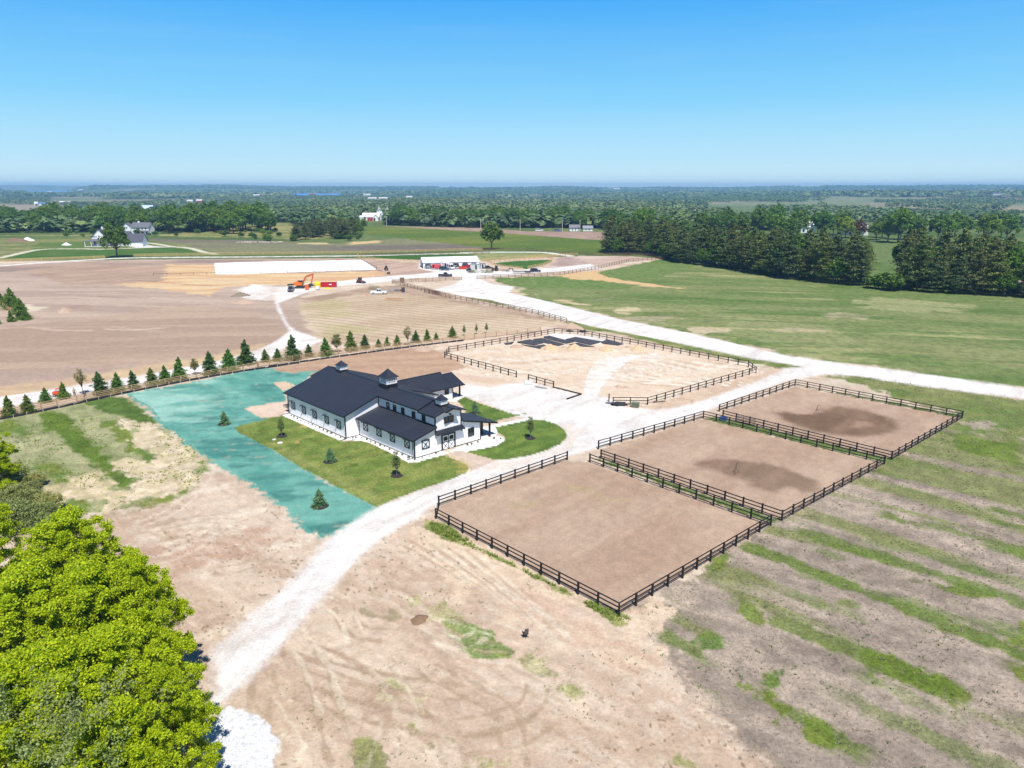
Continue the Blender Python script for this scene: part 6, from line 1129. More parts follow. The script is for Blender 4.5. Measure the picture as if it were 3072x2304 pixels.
# small parts lying by the gravel pad
o = tubegate(1.6, .9, M['steel'], 'stock_panel'); o.location = Q('j', 160, 370); o.rotation_euler.z = R(5); tag(o, 'small grey tube panel at the left end of the short black fence', 'panel')
o = tubegate(2.6, 1.0, M['steel'], 'stock_panel'); o.location = Q('j', 560, 430); o.rotation_euler = (R(70), 0, R(-35)); tag(o, 'grey tube panel lying flat beside the gravel pad', 'panel')
mb = MB(); mb.bar((0, 0, .15), (2.4, 1.0, .15), .18, .15); o = mb.build('timber', M['brown']); o.location = Q('c', 1270, 690); tag(o, 'loose timber on the sand outside the arena fence', 'timber')
# swivel chair
ch = thing('swivel_chair', 'black swivel chair standing alone on the bare sand', 'chair', Q('p5', 2022, 672), R(200)); ch.scale = (.85, .85, .85); blk = mat('black_vinyl', (.02, .018, .022), .5); mb = MB(); mb.box((-.27, -.26, .42), (.27, .26, .53)); mb.build('seat', blk, ch, bevel=.03)
mb = MB(); mb.hexa([(-.25, .2, .6), (.25, .2, .6), (.25, .28, .6), (-.25, .28, .6), (-.2, .34, 1.22), (.2, .34, 1.22), (.2, .42, 1.22), (-.2, .42, 1.22)]); mb.bar((0, .2, .45), (0, .3, .7), .08, .04); mb.build('backrest', mat('grey_mesh_back', (.10, .09, .10), .5), ch, bevel=.02)
for s in (-1, 1): mb = MB(); mb.bar((s * .3, 0, .5), (s * .3, 0, .7), .04, .06); mb.bar((s * .3, -.15, .72), (s * .3, .15, .72), .07, .04); mb.build('armrest', blk, ch)
mb = MB(); mb.tube((0, 0, .1), (0, 0, .42), .035)
for k in range(5): a = k * 1.2566; mb.bar((0, 0, .12), (.32 * math.cos(a), .32 * math.sin(a), .07), .05, .04)
mb.build('base', M['darksteel'], ch)
for k in range(5): a = k * 1.2566; mb = MB(); mb.tube((.32 * math.cos(a), .32 * math.sin(a) - .02, .035), (.32 * math.cos(a), .32 * math.sin(a) + .02, .035), .035, n=8); mb.build('castor', M['rubber'], ch)
# ---------------- vehicles
def wheel(parent, x, y, r, wd, rimm=None, off=0):
    s = 1 if y > 0 else -1; mb = MB(); mb.tube((0, -wd / 2, 0), (0, wd / 2, 0), r, n=16); o = mb.build('wheel', M['rubber'], parent); o.location = (x, y, r)
    mb = MB(); mb.tube((0, s * (wd / 2 + .003), 0), (0, s * (wd / 2 + .03), 0), r * .58, r * .5, 12); mb.build('rim', rimm or M['steel'], o)
def car(name, label, loc, yaw, kind, c, L=4.8, Wd=1.9, Hh=1.7, group=None, cat=None):
    root = thing(name, label, cat or kind, loc, yaw, group); pm = paint_mat(name + '_paint', c); h = L / 2; w2 = Wd / 2; zb = .34; wb = .62 * L / 2
    zs = .58 * Hh; zt = Hh
    if kind == 'pickup':
        prof = [(-h, zb + .15), (-h, zs + .05), (h - .1, zs - .02), (h, zs - .2), (h, zb), (-h + .1, zb)]; cabx = (-.12 * L, .20 * L, -.09 * L, .10 * L)
    elif kind in ('suv', 'van'): prof = [(-h, zb + .1), (-h, zs), (h - .15, zs - .08), (h, zs - .28), (h, zb), (-h + .1, zb)]; cabx = (-.47 * L, .24 * L, -.42 * L, .10 * L) if kind == 'suv' else (-.49 * L, .40 * L, -.48 * L, .2 * L)
    else: prof = [(-h, zb + .1), (-h, zs - .05), (h - .15, zs - .12), (h, zs - .3), (h, zb), (-h + .1, zb)]; cabx = (-.38 * L, .22 * L, -.26 * L, .08 * L)
    mb = MB()
    if kind == 'pickup':   # bed is open: body in pieces
        cx0 = cabx[0]; mb.prism([(cx0, zb), (cx0, zs), (h - .1, zs - .02), (h, zs - .2), (h, zb)], -w2, w2)
        mb.box((-h, -w2, zb), (cx0 - .003, w2, zb + .3)); mb.box((-h, -w2, zb + .303), (cx0 - .003, -w2 + .1, zs)); mb.box((-h, w2 - .1, zb + .303), (cx0 - .003, w2, zs)); mb.box((-h, -w2 + .103, zb + .303), (-h + .08, w2 - .103, zs))
    else: mb.prism(prof, -w2, w2)
    body = mb.build('body', pm, root, bevel=.035)
    a, b_, c0, d0 = cabx; ww = w2 - .06; wt = w2 - .2; mb = MB()
    mb.hexa([(a, -ww, zs - .02), (b_, -ww, zs - .06), (b_, ww, zs - .06), (a, ww, zs - .02), (c0, -wt, zt - .06), (d0, -wt, zt - .06), (d0, wt, zt - .06), (c0, wt, zt - .06)]); mb.build('window', M['glass'], root)
    mb = MB(); mb.hexa([(c0 - .03, -wt - .02, zt - .07), (d0 + .03, -wt - .02, zt - .07), (d0 + .03, wt + .02, zt - .07), (c0 - .03, wt + .02, zt - .07), (c0 + .05, -wt + .05, zt), (d0 - .05, -wt + .05, zt), (d0 - .05, wt - .05, zt), (c0 + .05, wt - .05, zt)])
    for s in (-1, 1):
        for u in ((0, .5, 1) if kind != 'suv' else (0, .36, .68, 1)): mb.bar((a + (b_ - a) * u, s * ww, zs - .03), (c0 + (d0 - c0) * u, s * (wt + .01), zt - .05), .09, .06)
    mb.build('roof', pm, root)
    for s in (-1, 1):
        for x in (-wb, wb): wheel(root, x, s * (w2 - .1), .38 if kind != 'car' else .33, .26)
    lm = mat(name + '_lamp', (.7, .7, .68), .2)
    for s in (-1, 1): mb = MB(); mb.box((h - .06, s * (w2 - .3) - .16, zs - .34), (h + .015, s * (w2 - .3) + .16, zs - .2)); mb.build('headlight', lm, root)
    for s in (-1, 1): mb = MB(); mb.box((-h - .012, s * (w2 - .13) - .08, zs - .32), (-h + .05, s * (w2 - .13) + .08, zs - .08)); mb.build('tail_light', mat(name + '_tail', (.3, .01, .01), .3), root)
    mb = MB(); mb.box((h - .05, -w2 + .1, zb + .02), (h + .05, w2 - .1, zb + .2)); mb.box((-h - .05, -w2 + .1, zb + .02), (-h + .05, w2 - .1, zb + .18)); mb.build('bumper', M['darksteel'], root); return root
car('pickup_truck', 'white crew-cab pickup parked on the harrowed field', Q('v', 1060, 1010), R(4), 'pickup', (.75, .75, .76), 6.0, 2.0, 1.95, 'pickup trucks on the site', 'pickup')
car('pickup_truck', 'dark maroon pickup on the gravel drive in front of the tent', Q('t', 1060, 775), R(3), 'pickup', (.035, .02, .035), 6.0, 2.0, 1.95, 'pickup trucks on the site', 'pickup')
car('pickup_truck', 'black pickup seen end-on left of the orange excavator', Q('e', 290, 900), R(-80), 'pickup', (.03, .033, .05), 5.8, 2.0, 1.9, 'pickup trucks on the site', 'pickup')
car('parked_suv', 'black SUV on the far gravel track right of the flatbed trailer', Q('u', 1900, 330), R(-8), 'suv', (.02, .022, .03), 5.0, 1.95, 1.75, cat='car')
car('parked_suv', 'dark teal SUV parked right of the red cargo trailer', Q('t', 1030, 560), R(-25), 'suv', (.03, .07, .11), 5.0, 1.95, 1.85, cat='car')
car('parked_van', 'white work van parked before the middle of the tent', Q('t', 1235, 525), R(-62), 'van', (.7, .7, .72), 5.6, 2.0, 2.3, cat='van')
car('parked_car', 'low white car right of the white van', Q('t', 1390, 515), R(-50), 'car', (.7, .7, .7), 4.4, 1.8, 1.45, cat='car')
car('parked_car', 'dark blue car in front of the cut brush pile', Q('t', 1850, 600), R(-70), 'car', (.03, .04, .09), 4.4, 1.8, 1.5, cat='car')
car('parked_car', 'dark car half hidden behind the shed and brush pile', Q('u', 590, 240), R(20), 'car', (.04, .02, .03), 4.5, 1.8, 1.5, cat='car')
# tent
tb = [Q('t', 335, 505), Q('t', 2170, 455)]; tdir = (tb[1] - tb[0]).normalized(); tl_ = (tb[1] - tb[0]).length; tyaw = math.atan2(tdir.y, tdir.x); TWd = 12.0
te = thing('event_tent', 'long white marquee tent with open arched sides', 'tent', tb[0], tyaw); EH, RH = 2.8, 4.9
mb = MB(); mb.add([(-.3, -.3, EH), (tl_ + .3, -.3, EH), (tl_ + .3, TWd / 2, RH), (-.3, TWd / 2, RH), (tl_ + .3, TWd + .3, EH), (-.3, TWd + .3, EH)], [(0, 1, 2, 3), (3, 2, 4, 5)]); 
for x in (-.3, tl_ + .3): mb.add([(x, -.3, EH), (x, TWd + .3, EH), (x, TWd / 2, RH)], [(0, 1, 2)])
mb.build('canopy', M['canvas'], te); mb = MB(); nb = 6; bw = tl_ / nb
mb.box((-.02, 0, EH - .55), (tl_ + .02, .04, EH)); mb.box((-.04, .3, EH - .5), (0, TWd - .3, EH))
for i in range(nb + 1):
    x = i * bw; mb.add([(x - (1.0 if i else 0), .0, EH - .5), (x + (1.0 if i < nb else 0), .0, EH - .5), (x + (.35 if i < nb else 0), 0, 0), (x - (.35 if i else 0), 0, 0)], [(0, 1, 2, 3)])
for a, b_ in ((0, .8), (3.9, 5.1), (8.2, 9.4), (11.2, 12)): mb.box((-.03, a, 0), (0.01, b_, EH - .5))
mb.build('side_curtain', M['canvas'], te); mb = MB()
for i in range(nb + 1):
    for y in (.08, TWd - .08): mb.tube((i * bw, y, 0), (i * bw, y, EH), .06, n=6)
mb.build('frame', M['steel'], te); mb = MB(); mb.box((.2, TWd - .12, 0), (tl_ - .2, TWd - .06, EH)); mb.build('back_curtain', M['canvas'], te)
mb = MB(); mb.box((.3, 5.0, .0), (tl_ - .3, 5.1, 2.4)); mb.build('inner_curtain', mat('pale_blue_sheet', (.5, .52, .6), .7), te)
# trailers, dumpsters, sheds
def dumpster(z, x, y, yaw, L, Wd, Hh, c, label):
    root = thing('dumpster', label, 'dumpster', Q(z, x, y), yaw); m = paint_mat('dumpster_paint', c); mb = MB(); h = L / 2; w = Wd / 2; t = .1
    mb.box((-h, -w, .2), (h, w, .3)); mb.box((-h, -w, .303), (h, -w + t, Hh)); mb.box((-h, w - t, .303), (h, w, Hh)); mb.box((h - t, -w + t + .003, .303), (h, w - t - .003, Hh)); mb.box((-h, -w + t + .003, .303), (-h + t, w - t - .003, Hh)); mb.build('hopper', m, root)
    k = int(L / .8); 
    for i in range(k + 1):
        mb = MB(); x_ = -h + L * i / k; mb.box((x_ - .05, -w - .07, .2), (x_ + .05, -w - .003, Hh - .12)); mb.build('rib', m, root)
    mb = MB(); mb.box((-h - .03, -w - .1, Hh), (h + .03, -w + t, Hh + .1)); mb.box((-h - .03, w - t, Hh), (h + .03, w + .1, Hh + .1)); mb.build('rim', m, root); return root
d_ = dumpster('e', 1680, 745, R(5), 6.2, 2.3, 1.7, (.5, .006, .03), 'large red dumpster between the yellow tank and the skid steer')
mb = MB(); mb.box((.3, -1.16 - .1, .9), (1.3, -1.16 - .075, 1.3)); o = mb.build('sign_plate', M['white'], d_)
dumpster('t', 1640, 525, R(0), 3.4, 2.0, 1.3, (.55, .03, .01), 'short orange-red dumpster in front of the tent'); dumpster('t', 1850, 480, R(-4), 3.6, 2.0, 1.3, (.35, .01, .03), 'dark red dumpster between the short one and the grey shed')
def trailer_box(name, z, x, y, yaw, L, Wd, Hh, c, label, cat):
    root = thing(name, label, cat, Q(z, x, y), yaw); mb = MB(); h = L / 2; mb.box((-h, -Wd / 2, .55), (h, Wd / 2, Hh)); mb.build('body', paint_mat(name, c), root, bevel=.06)
    mb = MB(); mb.box((-h + .5, -Wd / 2 - .02, .65), (-h + 1.3, -Wd / 2 - .003, Hh - .3)); mb.build('door', M['trim'], root)
    mb = MB(); mb.bar((h, 0, .5), (h + 1.3, 0, .5), .1, .1); mb.build('drawbar', M['darksteel'], root)
    for s in (-1, 1):
        for xx in (-.45, .45): wheel(root, xx, s * (Wd / 2 - .02), .33, .2)
    return root
trailer_box('cargo_trailer', 't', 770, 530, R(2), 4.6, 2.1, 2.5, (.55, .06, .07), 'red cargo trailer with a dark side door before the tent', 'trailer')
trailer_box('camper_trailer', 't', 1090, 500, R(20), 3.2, 2.1, 2.9, (.55, .55, .62), 'pale grey rounded trailer behind the teal SUV', 'trailer')
fl = thing('boat_trailer', 'grey lift frame trailer at the left end of the tent', 'trailer', Q('t', 520, 515), R(8)); mb = MB(); mb.bar((-2.4, -.8, .7), (2.4, -.8, .7), .12, .12); mb.bar((-2.4, .8, .7), (2.4, .8, .7), .12, .12); mb.bar((-2.2, 0, .9), (1.4, 0, 2.2), .2, .25); mb.bar((1.4, 0, 2.2), (2.2, 0, .9), .15, .15); mb.box((-1, -.7, .8), (.6, .7, 1.3)); mb.build('frame', M['steel'], fl)
for s in (-1, 1):
    for xx in (-1.2, -.3, .8): wheel(fl, xx, s * .95, .36, .2)
def shed(z, x, y, yaw, w_, d_, h_, cw, cr, label, doorx):
    root = thing('garden_shed', label, 'shed', Q(z, x, y), yaw); mb = MB(); mb.prism([(0, 0), (d_, 0), (d_, h_ - .4), (0, h_)], 0, w_, 'x'); mb.build('wall', mat('shed_wall', cw, .7), root)
    mb = MB(); mb.hexa([(-.15, -.2, h_ + .04), (w_ + .15, -.2, h_ + .04), (w_ + .15, d_ + .15, h_ - .4), (-.15, d_ + .15, h_ - .4), (-.15, -.2, h_ + .14), (w_ + .15, -.2, h_ + .14), (w_ + .15, d_ + .15, h_ - .3), (-.15, d_ + .15, h_ - .3)]); mb.build('roof', mat('shed_roof', cr, .6), root)
    mb = MB(); mb.box((doorx, -.04, .1), (doorx + .8, -.003, h_ - .5)); mb.build('door', M['trim'], root)
shed('t', 1895, 535, R(-14), 4.6, 3.0, 2.7, (.5, .52, .5), (.75, .75, .75), 'pale grey shed with a flat white roof right of the tent', 2.4); shed('u', 345, 245, R(-8), 2.6, 3.0, 2.7, (.7, .7, .72), (.12, .11, .1), 'white shed with a dark roof behind the brush pile', 1.4)
# brush pile
bp_ = thing('brush_pile', 'wide heap of cut grey-green branches by the gravel yard', 'brush pile', Q('u', 390, 350)); V_, F_ = clouds([(rnd.uniform(-5.5, 5.5), rnd.uniform(-1.5, 1.5), rnd.uniform(.2, 1.3)) for i in range(60)], np.full(60, .8), 30, .22, 5, aspect=.25)
V_[:, 2] = np.maximum(V_[:, 2], .02) * (1 - np.minimum(1, np.abs(V_[:, 0]) / 7) ** 2 * .6); link(bpy.data.objects.new('branches', np_mesh('branches', V_, F_, leaf_mat('cut_brush', (.16, .18, .11), (.36, .37, .25), .1))), bp_)
# flatbed trailer
gt = thing('flatbed_trailer', 'black gooseneck flatbed trailer on the far gravel track', 'trailer', Q('u', 1560, 362), R(3)); mb = MB(); mb.box((-4.6, -1.1, .75), (3.6, 1.1, .92)); mb.build('deck', M['darksteel'], gt); mb = MB(); mb.bar((-4.6, 0, .9), (-4.9, 0, 2.2), .4, .2); mb.bar((-4.9, 0, 2.2), (-6.6, 0, 2.2), .3, .25); mb.bar((-6.6, 0, 2.2), (-6.6, 0, 1.0), .12, .12); mb.build('gooseneck', M['darksteel'], gt)
mb = MB(); mb.hexa([(3.6, -1.1, .8), (5.2, -1.1, .5), (5.2, 1.1, .5), (3.6, 1.1, .8), (3.6, -1.1, .92), (5.2, -1.1, .6), (5.2, 1.1, .6), (3.6, 1.1, .92)]); mb.build('ramp', M['darksteel'], gt)
for s in (-1, 1):
    for xx in (1.2, 2.1, 3.0): wheel(gt, xx, s * 1.15, .36, .22)
ut = thing('utility_trailer', 'small dark open trailer left of the flatbed', 'trailer', Q('u', 1080, 310), R(-4)); mb = MB(); mb.box((-1.8, -.8, .5), (1.8, .8, .62)); mb.bar((-1.8, 0, .55), (-3.2, 0, .5), .1, .1); mb.build('deck', M['darksteel'], ut); mb = MB(); mb.box((1.7, -.8, .63), (1.8, .8, 1.7)); mb.build('tailgate', M['darksteel'], ut)
for s in (-1, 1): wheel(ut, .6, s * .9, .34, .2)
# tractors / loaders
def tractor(name, z, x, y, yaw, c, label, cat='tractor', s=1.0):
    root = thing(name, label, cat, Q(z, x, y), yaw); root.scale = (s, s, s); pm = paint_mat(name, c); mb = MB(); mb.box((-.2, -.35, .7), (1.6, .35, 1.35)); mb.build('bonnet', pm, root, bevel=.06); mb = MB(); mb.box((-1.2, -.5, .6), (-.2, .5, 1.1)); mb.build('chassis', M['darksteel'], root)
    mb = MB(); mb.hexa([(-1.25, -.65, 1.1), (-.15, -.65, 1.1), (-.15, .65, 1.1), (-1.25, .65, 1.1), (-1.15, -.55, 2.3), (-.3, -.55, 2.3), (-.3, .55, 2.3), (-1.15, .55, 2.3)]); mb.build('cab_window', M['glass'], root); mb = MB(); mb.box((-1.25, -.65, 2.3), (-.2, .65, 2.4)); mb.build('cab_roof', pm, root)
    for s_ in (-1, 1): wheel(root, -.8, s_ * .75, .72, .4, pm); wheel(root, 1.1, s_ * .65, .42, .28, pm)
tractor('tractor', 'u', 780, 300, R(200), (.03, .035, .03), 'dark tractor standing right of the brush pile'); tractor('roller', 'v', 1345, 140, R(-70), (.12, .05, .09), 'reddish compact roller behind the white arena', 'roller', .9)
mb = MB(); mb.box((-.7, -.5, 0), (.7, .5, .7)); mb.prism([(-.7, .7), (.7, .7), (.4, 1.0), (-.4, 1.0)], -.5, .5); o = mb.build('machine_block', mat('rust_brown', (.14, .04, .02), .8)); o.location = Q('v', 1422, 275); tag(o, 'small rust-brown machine block in front of the roller', 'machine part')
# orange excavator
ex = thing('excavator', 'orange tracked excavator with its boom bent over the bins', 'excavator', Q('e', 640, 790), R(2)); org = paint_mat('excavator_orange', (.80, .16, .006)); bst = paint_mat('boom_orange', (.5, .09, .02))
for s in (-1, 1):
    mb = MB(); n_ = 12; mb.prism([(-1.6, .0), (1.6, .0), (1.95, .3), (1.95, .6), (1.6, .9), (-1.6, .9), (-1.95, .6), (-1.95, .3)], s * 1.2 - .3, s * 1.2 + .3); mb.build('track', M['darksteel'], ex)
mb = MB(); mb.box((-2.2, -1.35, 1.15), (1.0, 1.35, 2.5)); mb.build('body', org, ex, bevel=.08); mb = MB(); mb.tube((0, 0, .7), (0, 0, 1.15), .7, n=14); mb.build('turntable', M['darksteel'], ex)
mb = MB(); mb.hexa([(-.1, -1.35, 2.5), (1.1, -1.35, 1.3), (1.1, -.35, 1.3), (-.1, -.35, 2.5), (0, -1.3, 3.1), (1.0, -1.3, 3.1), (1.0, -.4, 3.1), (0, -.4, 3.1)]); mb.build('cab', M['glass'], ex); mb = MB(); mb.box((-1.1, .1, 2.5), (-.2, 1.0, 2.9)); mb.build('engine_cover', M['darksteel'], ex)
mb = MB(); mb.bar((.8, .1, 2.0), (2.5, .1, 4.6), .45, .55); mb.bar((2.4, .1, 4.5), (5.2, .1, 5.3), .42, .6); mb.build('boom', bst, ex); mb = MB(); mb.bar((5.3, .1, 5.6), (4.2, .1, 1.6), .4, .5); mb.build('stick', bst, ex)
mb = MB(); mb.tube((1.1, .4, 1.7), (2.9, .4, 4.0), .08, n=6); mb.tube((3.0, .1, 5.1), (5.0, .1, 5.8), .08, n=6); mb.build('ram', M['steel'], ex); mb = MB(); mb.prism([(3.4, 1.6), (4.4, 1.7), (4.3, .6), (3.6, .3), (3.1, .8)], -.55, .75); mb.build('bucket', M['darksteel'], ex)
mb = MB(); mb.tube((0, 0, .55), (2.6, 0, .8), .35, n=10); o = mb.build('steel_pipe', M['darksteel']); o.location = Q('e', 160, 720); tag(o, 'dark steel pipe lying behind the black pickup', 'pipe')
# orange toilet, yellow tank, white tank, stack of small bins
pt = thing('portable_toilet', 'orange portable toilet cabin in front of the excavator', 'portable toilet', Q('e', 880, 850)); mb = MB(); mb.box((-.62, -.62, .1), (.62, .62, 2.2)); mb.build('cabin', paint_mat('toilet_orange', (.75, .10, .008), .5), pt, bevel=.04); mb = MB(); mb.hexa([(-.66, -.66, 2.2), (.66, -.66, 2.2), (.66, .66, 2.2), (-.66, .66, 2.2), (-.4, -.4, 2.45), (.4, -.4, 2.45), (.4, .4, 2.45), (-.4, .4, 2.45)]); mb.build('roof', M['white'], pt)
mb = MB(); mb.box((-.4, -.64, .2), (.4, -.625, 1.95)); mb.build('door', paint_mat('toilet_door', (.65, .12, .02), .5), pt)
yt = thing('yellow_tank', 'yellow ribbed round tank beside the red dumpster', 'tank', Q('e', 1265, 790, 0)); ym = paint_mat('tank_yellow', (.8, .55, .01), .5); mb = MB(); mb.tube((0, 0, 0), (0, 0, 1.9), 1.25, n=20); mb.tube((0, 0, 1.9), (0, 0, 2.5), 1.25, .5, 20); mb.build('shell', ym, yt); mb = MB(); mb.tube((0, 0, 2.5), (0, 0, 2.65), .35, n=12); mb.build('lid', ym, yt)
wt_ = thing('white_tank', 'small white tank with a blue mark before the yellow tank', 'tank', Q('e', 1265, 850)); mb = MB(); mb.box((-.6, -.6, .15), (.6, .6, 1.3)); mb.build('container', M['white'], wt_, bevel=.08); mb = MB(); mb.box((-.65, -.65, 0), (.65, .65, .15)); mb.build('pallet', M['darksteel'], wt_)
mb = MB(); mb.hexa([(-1.6, -.5, 0), (1.6, -.5, 0), (1.6, .5, 0), (-1.6, .5, 0), (-.5, -.35, .55), (.5, -.35, .55), (.5, .35, .55), (-.5, .35, .55)]); o = mb.build('plough_blade', ym); o.location = Q('e', 1640, 815); tag(o, 'yellow low-lying plough blade in front of the red dumpster', 'blade')
mb = MB(); mb.box((-.9, -.5, 0), (.9, .5, .5)); mb.tube((-.4, 0, .5), (-.4, 0, 1.1), .25, n=10); mb.box((.1, -.3, .5), (.7, .3, .95)); o = mb.build('pump_skid', mat('dull_blue', (.05, .06, .12), .6)); o.location = Q('e', 1040, 720); tag(o, 'dark blue pump skid under the excavator arm', 'pump')
# skid steer
sk = thing('track_loader', 'red compact track loader on the gravel drive', 'loader', Q('v', 380, 600), R(-25)); rm_ = paint_mat('loader_red', (.28, .03, .05))
for s in (-1, 1): mb = MB(); mb.prism([(-1.3, 0), (1.0, 0), (1.3, .3), (.9, .65), (-1.1, .75), (-1.5, .4)], s * .8 - .2, s * .8 + .2); mb.build('track', M['rubber'], sk)
mb = MB(); mb.box((-1.4, -.55, .4), (.5, .55, 1.3)); mb.build('body', rm_, sk, bevel=.06); mb = MB(); mb.box((-.7, -.55, 1.3), (.5, .55, 2.15)); mb.build('cab', M['glass'], sk); mb = MB(); mb.box((-.75, -.6, 2.15), (.55, .6, 2.25)); mb.build('cab_roof', M['darksteel'], sk)
for s in (-1, 1): mb = MB(); mb.bar((-1.4, s * .7, 1.5), (.9, s * .7, 1.0), .14, .18); mb.bar((.9, s * .7, 1.0), (1.5, s * .7, .4), .14, .18); mb.build('lift_arm', rm_, sk)
mb = MB(); mb.prism([(1.5, .1), (2.3, .05), (2.3, .15), (1.7, .7), (1.5, .7)], -1.0, 1.0); mb.build('bucket', M['darksteel'], sk)
# steel gates on a rack, posts and timber stacks near the white pickup
for z, x, y, L_, h_, m_, lb, yw in (('v', 1370, 925, 4.6, 1.6, M['steel'], 'grey steel gate leaning right of the white pickup', 2), ('v', 690, 840, 4.2, 1.5, mat('green_gate', (.05, .09, .03), .6), 'green steel gate leaning behind the white pickup', -8)):
    o = tubegate(L_, h_, m_, 'steel_gate'); o.location = Q(z, x, y); o.rotation_euler = (R(-35), 0, R(yw)); tag(o, lb, 'gate')
def stack(name, z, x, y, yaw, L, nw, nh, s, m, label, cat):
    mb = MB()
    for j in range(nh):
        for i in range(nw - (j % 2)): mb.tube((-L / 2 + rnd.uniform(-.1, .1), (i - nw / 2 + .5 * (j % 2)) * s * 1.05, s / 2 + j * s * .9), (L / 2 + rnd.uniform(-.1, .1), (i - nw / 2 + .5 * (j % 2)) * s * 1.05, s / 2 + j * s * .9), s / 2, n=8)
    o = mb.build(name, m); o.location = Q(z, x, y); o.rotation_euler.z = yaw; tag(o, label, cat)
stack('timber_stack', 'v', 1640, 1180, R(1), 5.6, 6, 2, .2, M['tan'], 'rear bundle of tan fence posts lying on the harrowed field', 'timber'); stack('timber_stack', 'v', 1600, 1245, R(1), 6.4, 4, 2, .2, M['tan'], 'front bundle of tan fence posts lying on the harrowed field', 'timber')
stack('timber_stack', 'v', 1800, 900, R(1), 3.2, 5, 4, .2, M['brown'], 'brown timber stack between the steel gate and the black rack', 'timber'); stack('timber_stack', 'v', 480, 915, R(6), 5.0, 3, 1, .18, M['tan'], 'thin tan poles lying left of the white pickup', 'timber')
mb = MB(); 
for x in (-.5, 0, .5): mb.bar((x, -.4, 0), (x, -.4, 2.0), .1, .1); mb.bar((x, .4, 0), (x, .4, 2.0), .1, .1)
for z_ in (.3, .8, 1.3): mb.box((-.55, -.5, z_), (.55, .5, z_ + .3))
o = mb.build('post_rack', mat('rack_dark', (.04, .04, .07), .6)); o.location = Q('v', 1965, 940); tag(o, 'dark upright rack at the right end of the stacked gates', 'rack')
mb = MB(); mb.box((-.6, -.2, 0), (.6, .2, .15)); o = mb.build('red_board', mat('red_board', (.6, .08, .06), .6)); o.location = Q('v', 620, 1050); tag(o, 'small red board on the ground left of the white pickup', 'board')
mb = MB(); mb.box((-1.2, -.2, 0), (1.2, .2, .25)); o = mb.build('beam', M['brown']); o.location = Q('v', 1100, 155); tag(o, 'short dark beam beside the corner of the white arena', 'beam')
mb = MB(); mb.box((-1.6, -.5, .3), (1.6, .5, .6)); mb.bar((-1.6, 0, .5), (-2.8, 0, .5), .1, .1); mb.bar((0, 0, .6), (0, 0, 2), .1, .3); mb.bar((1.6, -.4, .4), (3.4, -.4, .4), .1, .1); o = mb.build('harrow', mat('faded_red', (.5, .12, .10), .6)); o.location = Q('r2', 905, 752); tag(o, 'faded red harrow behind the white arena', 'harrow')
# orange cart behind the spruce at the left
oc = thing('orange_cart', 'orange utility vehicle half hidden behind the fourth spruce', 'utility vehicle', Q('h', 440, 600), R(15)); oc.scale = (.8, .8, .8); mb = MB(); mb.box((-1.2, -.6, .5), (1.3, .6, 1.2)); mb.build('body', paint_mat('cart_orange', (.7, .1, .03)), oc, bevel=.05); mb = MB(); mb.box((-.5, -.55, 1.75), (.7, .55, 1.85)); mb.build('roof', paint_mat('cart_roof', (.7, .1, .03)), oc); mb = MB()
for x in (-.45, .65):
    for y in (-.5, .5): mb.bar((x, y, 1.2), (x, y, 1.75), .06, .06)
mb.build('frame', M['darksteel'], oc)
for s in (-1, 1):
    for xx in (-.8, .9): wheel(oc, xx, s * .6, .32, .25)
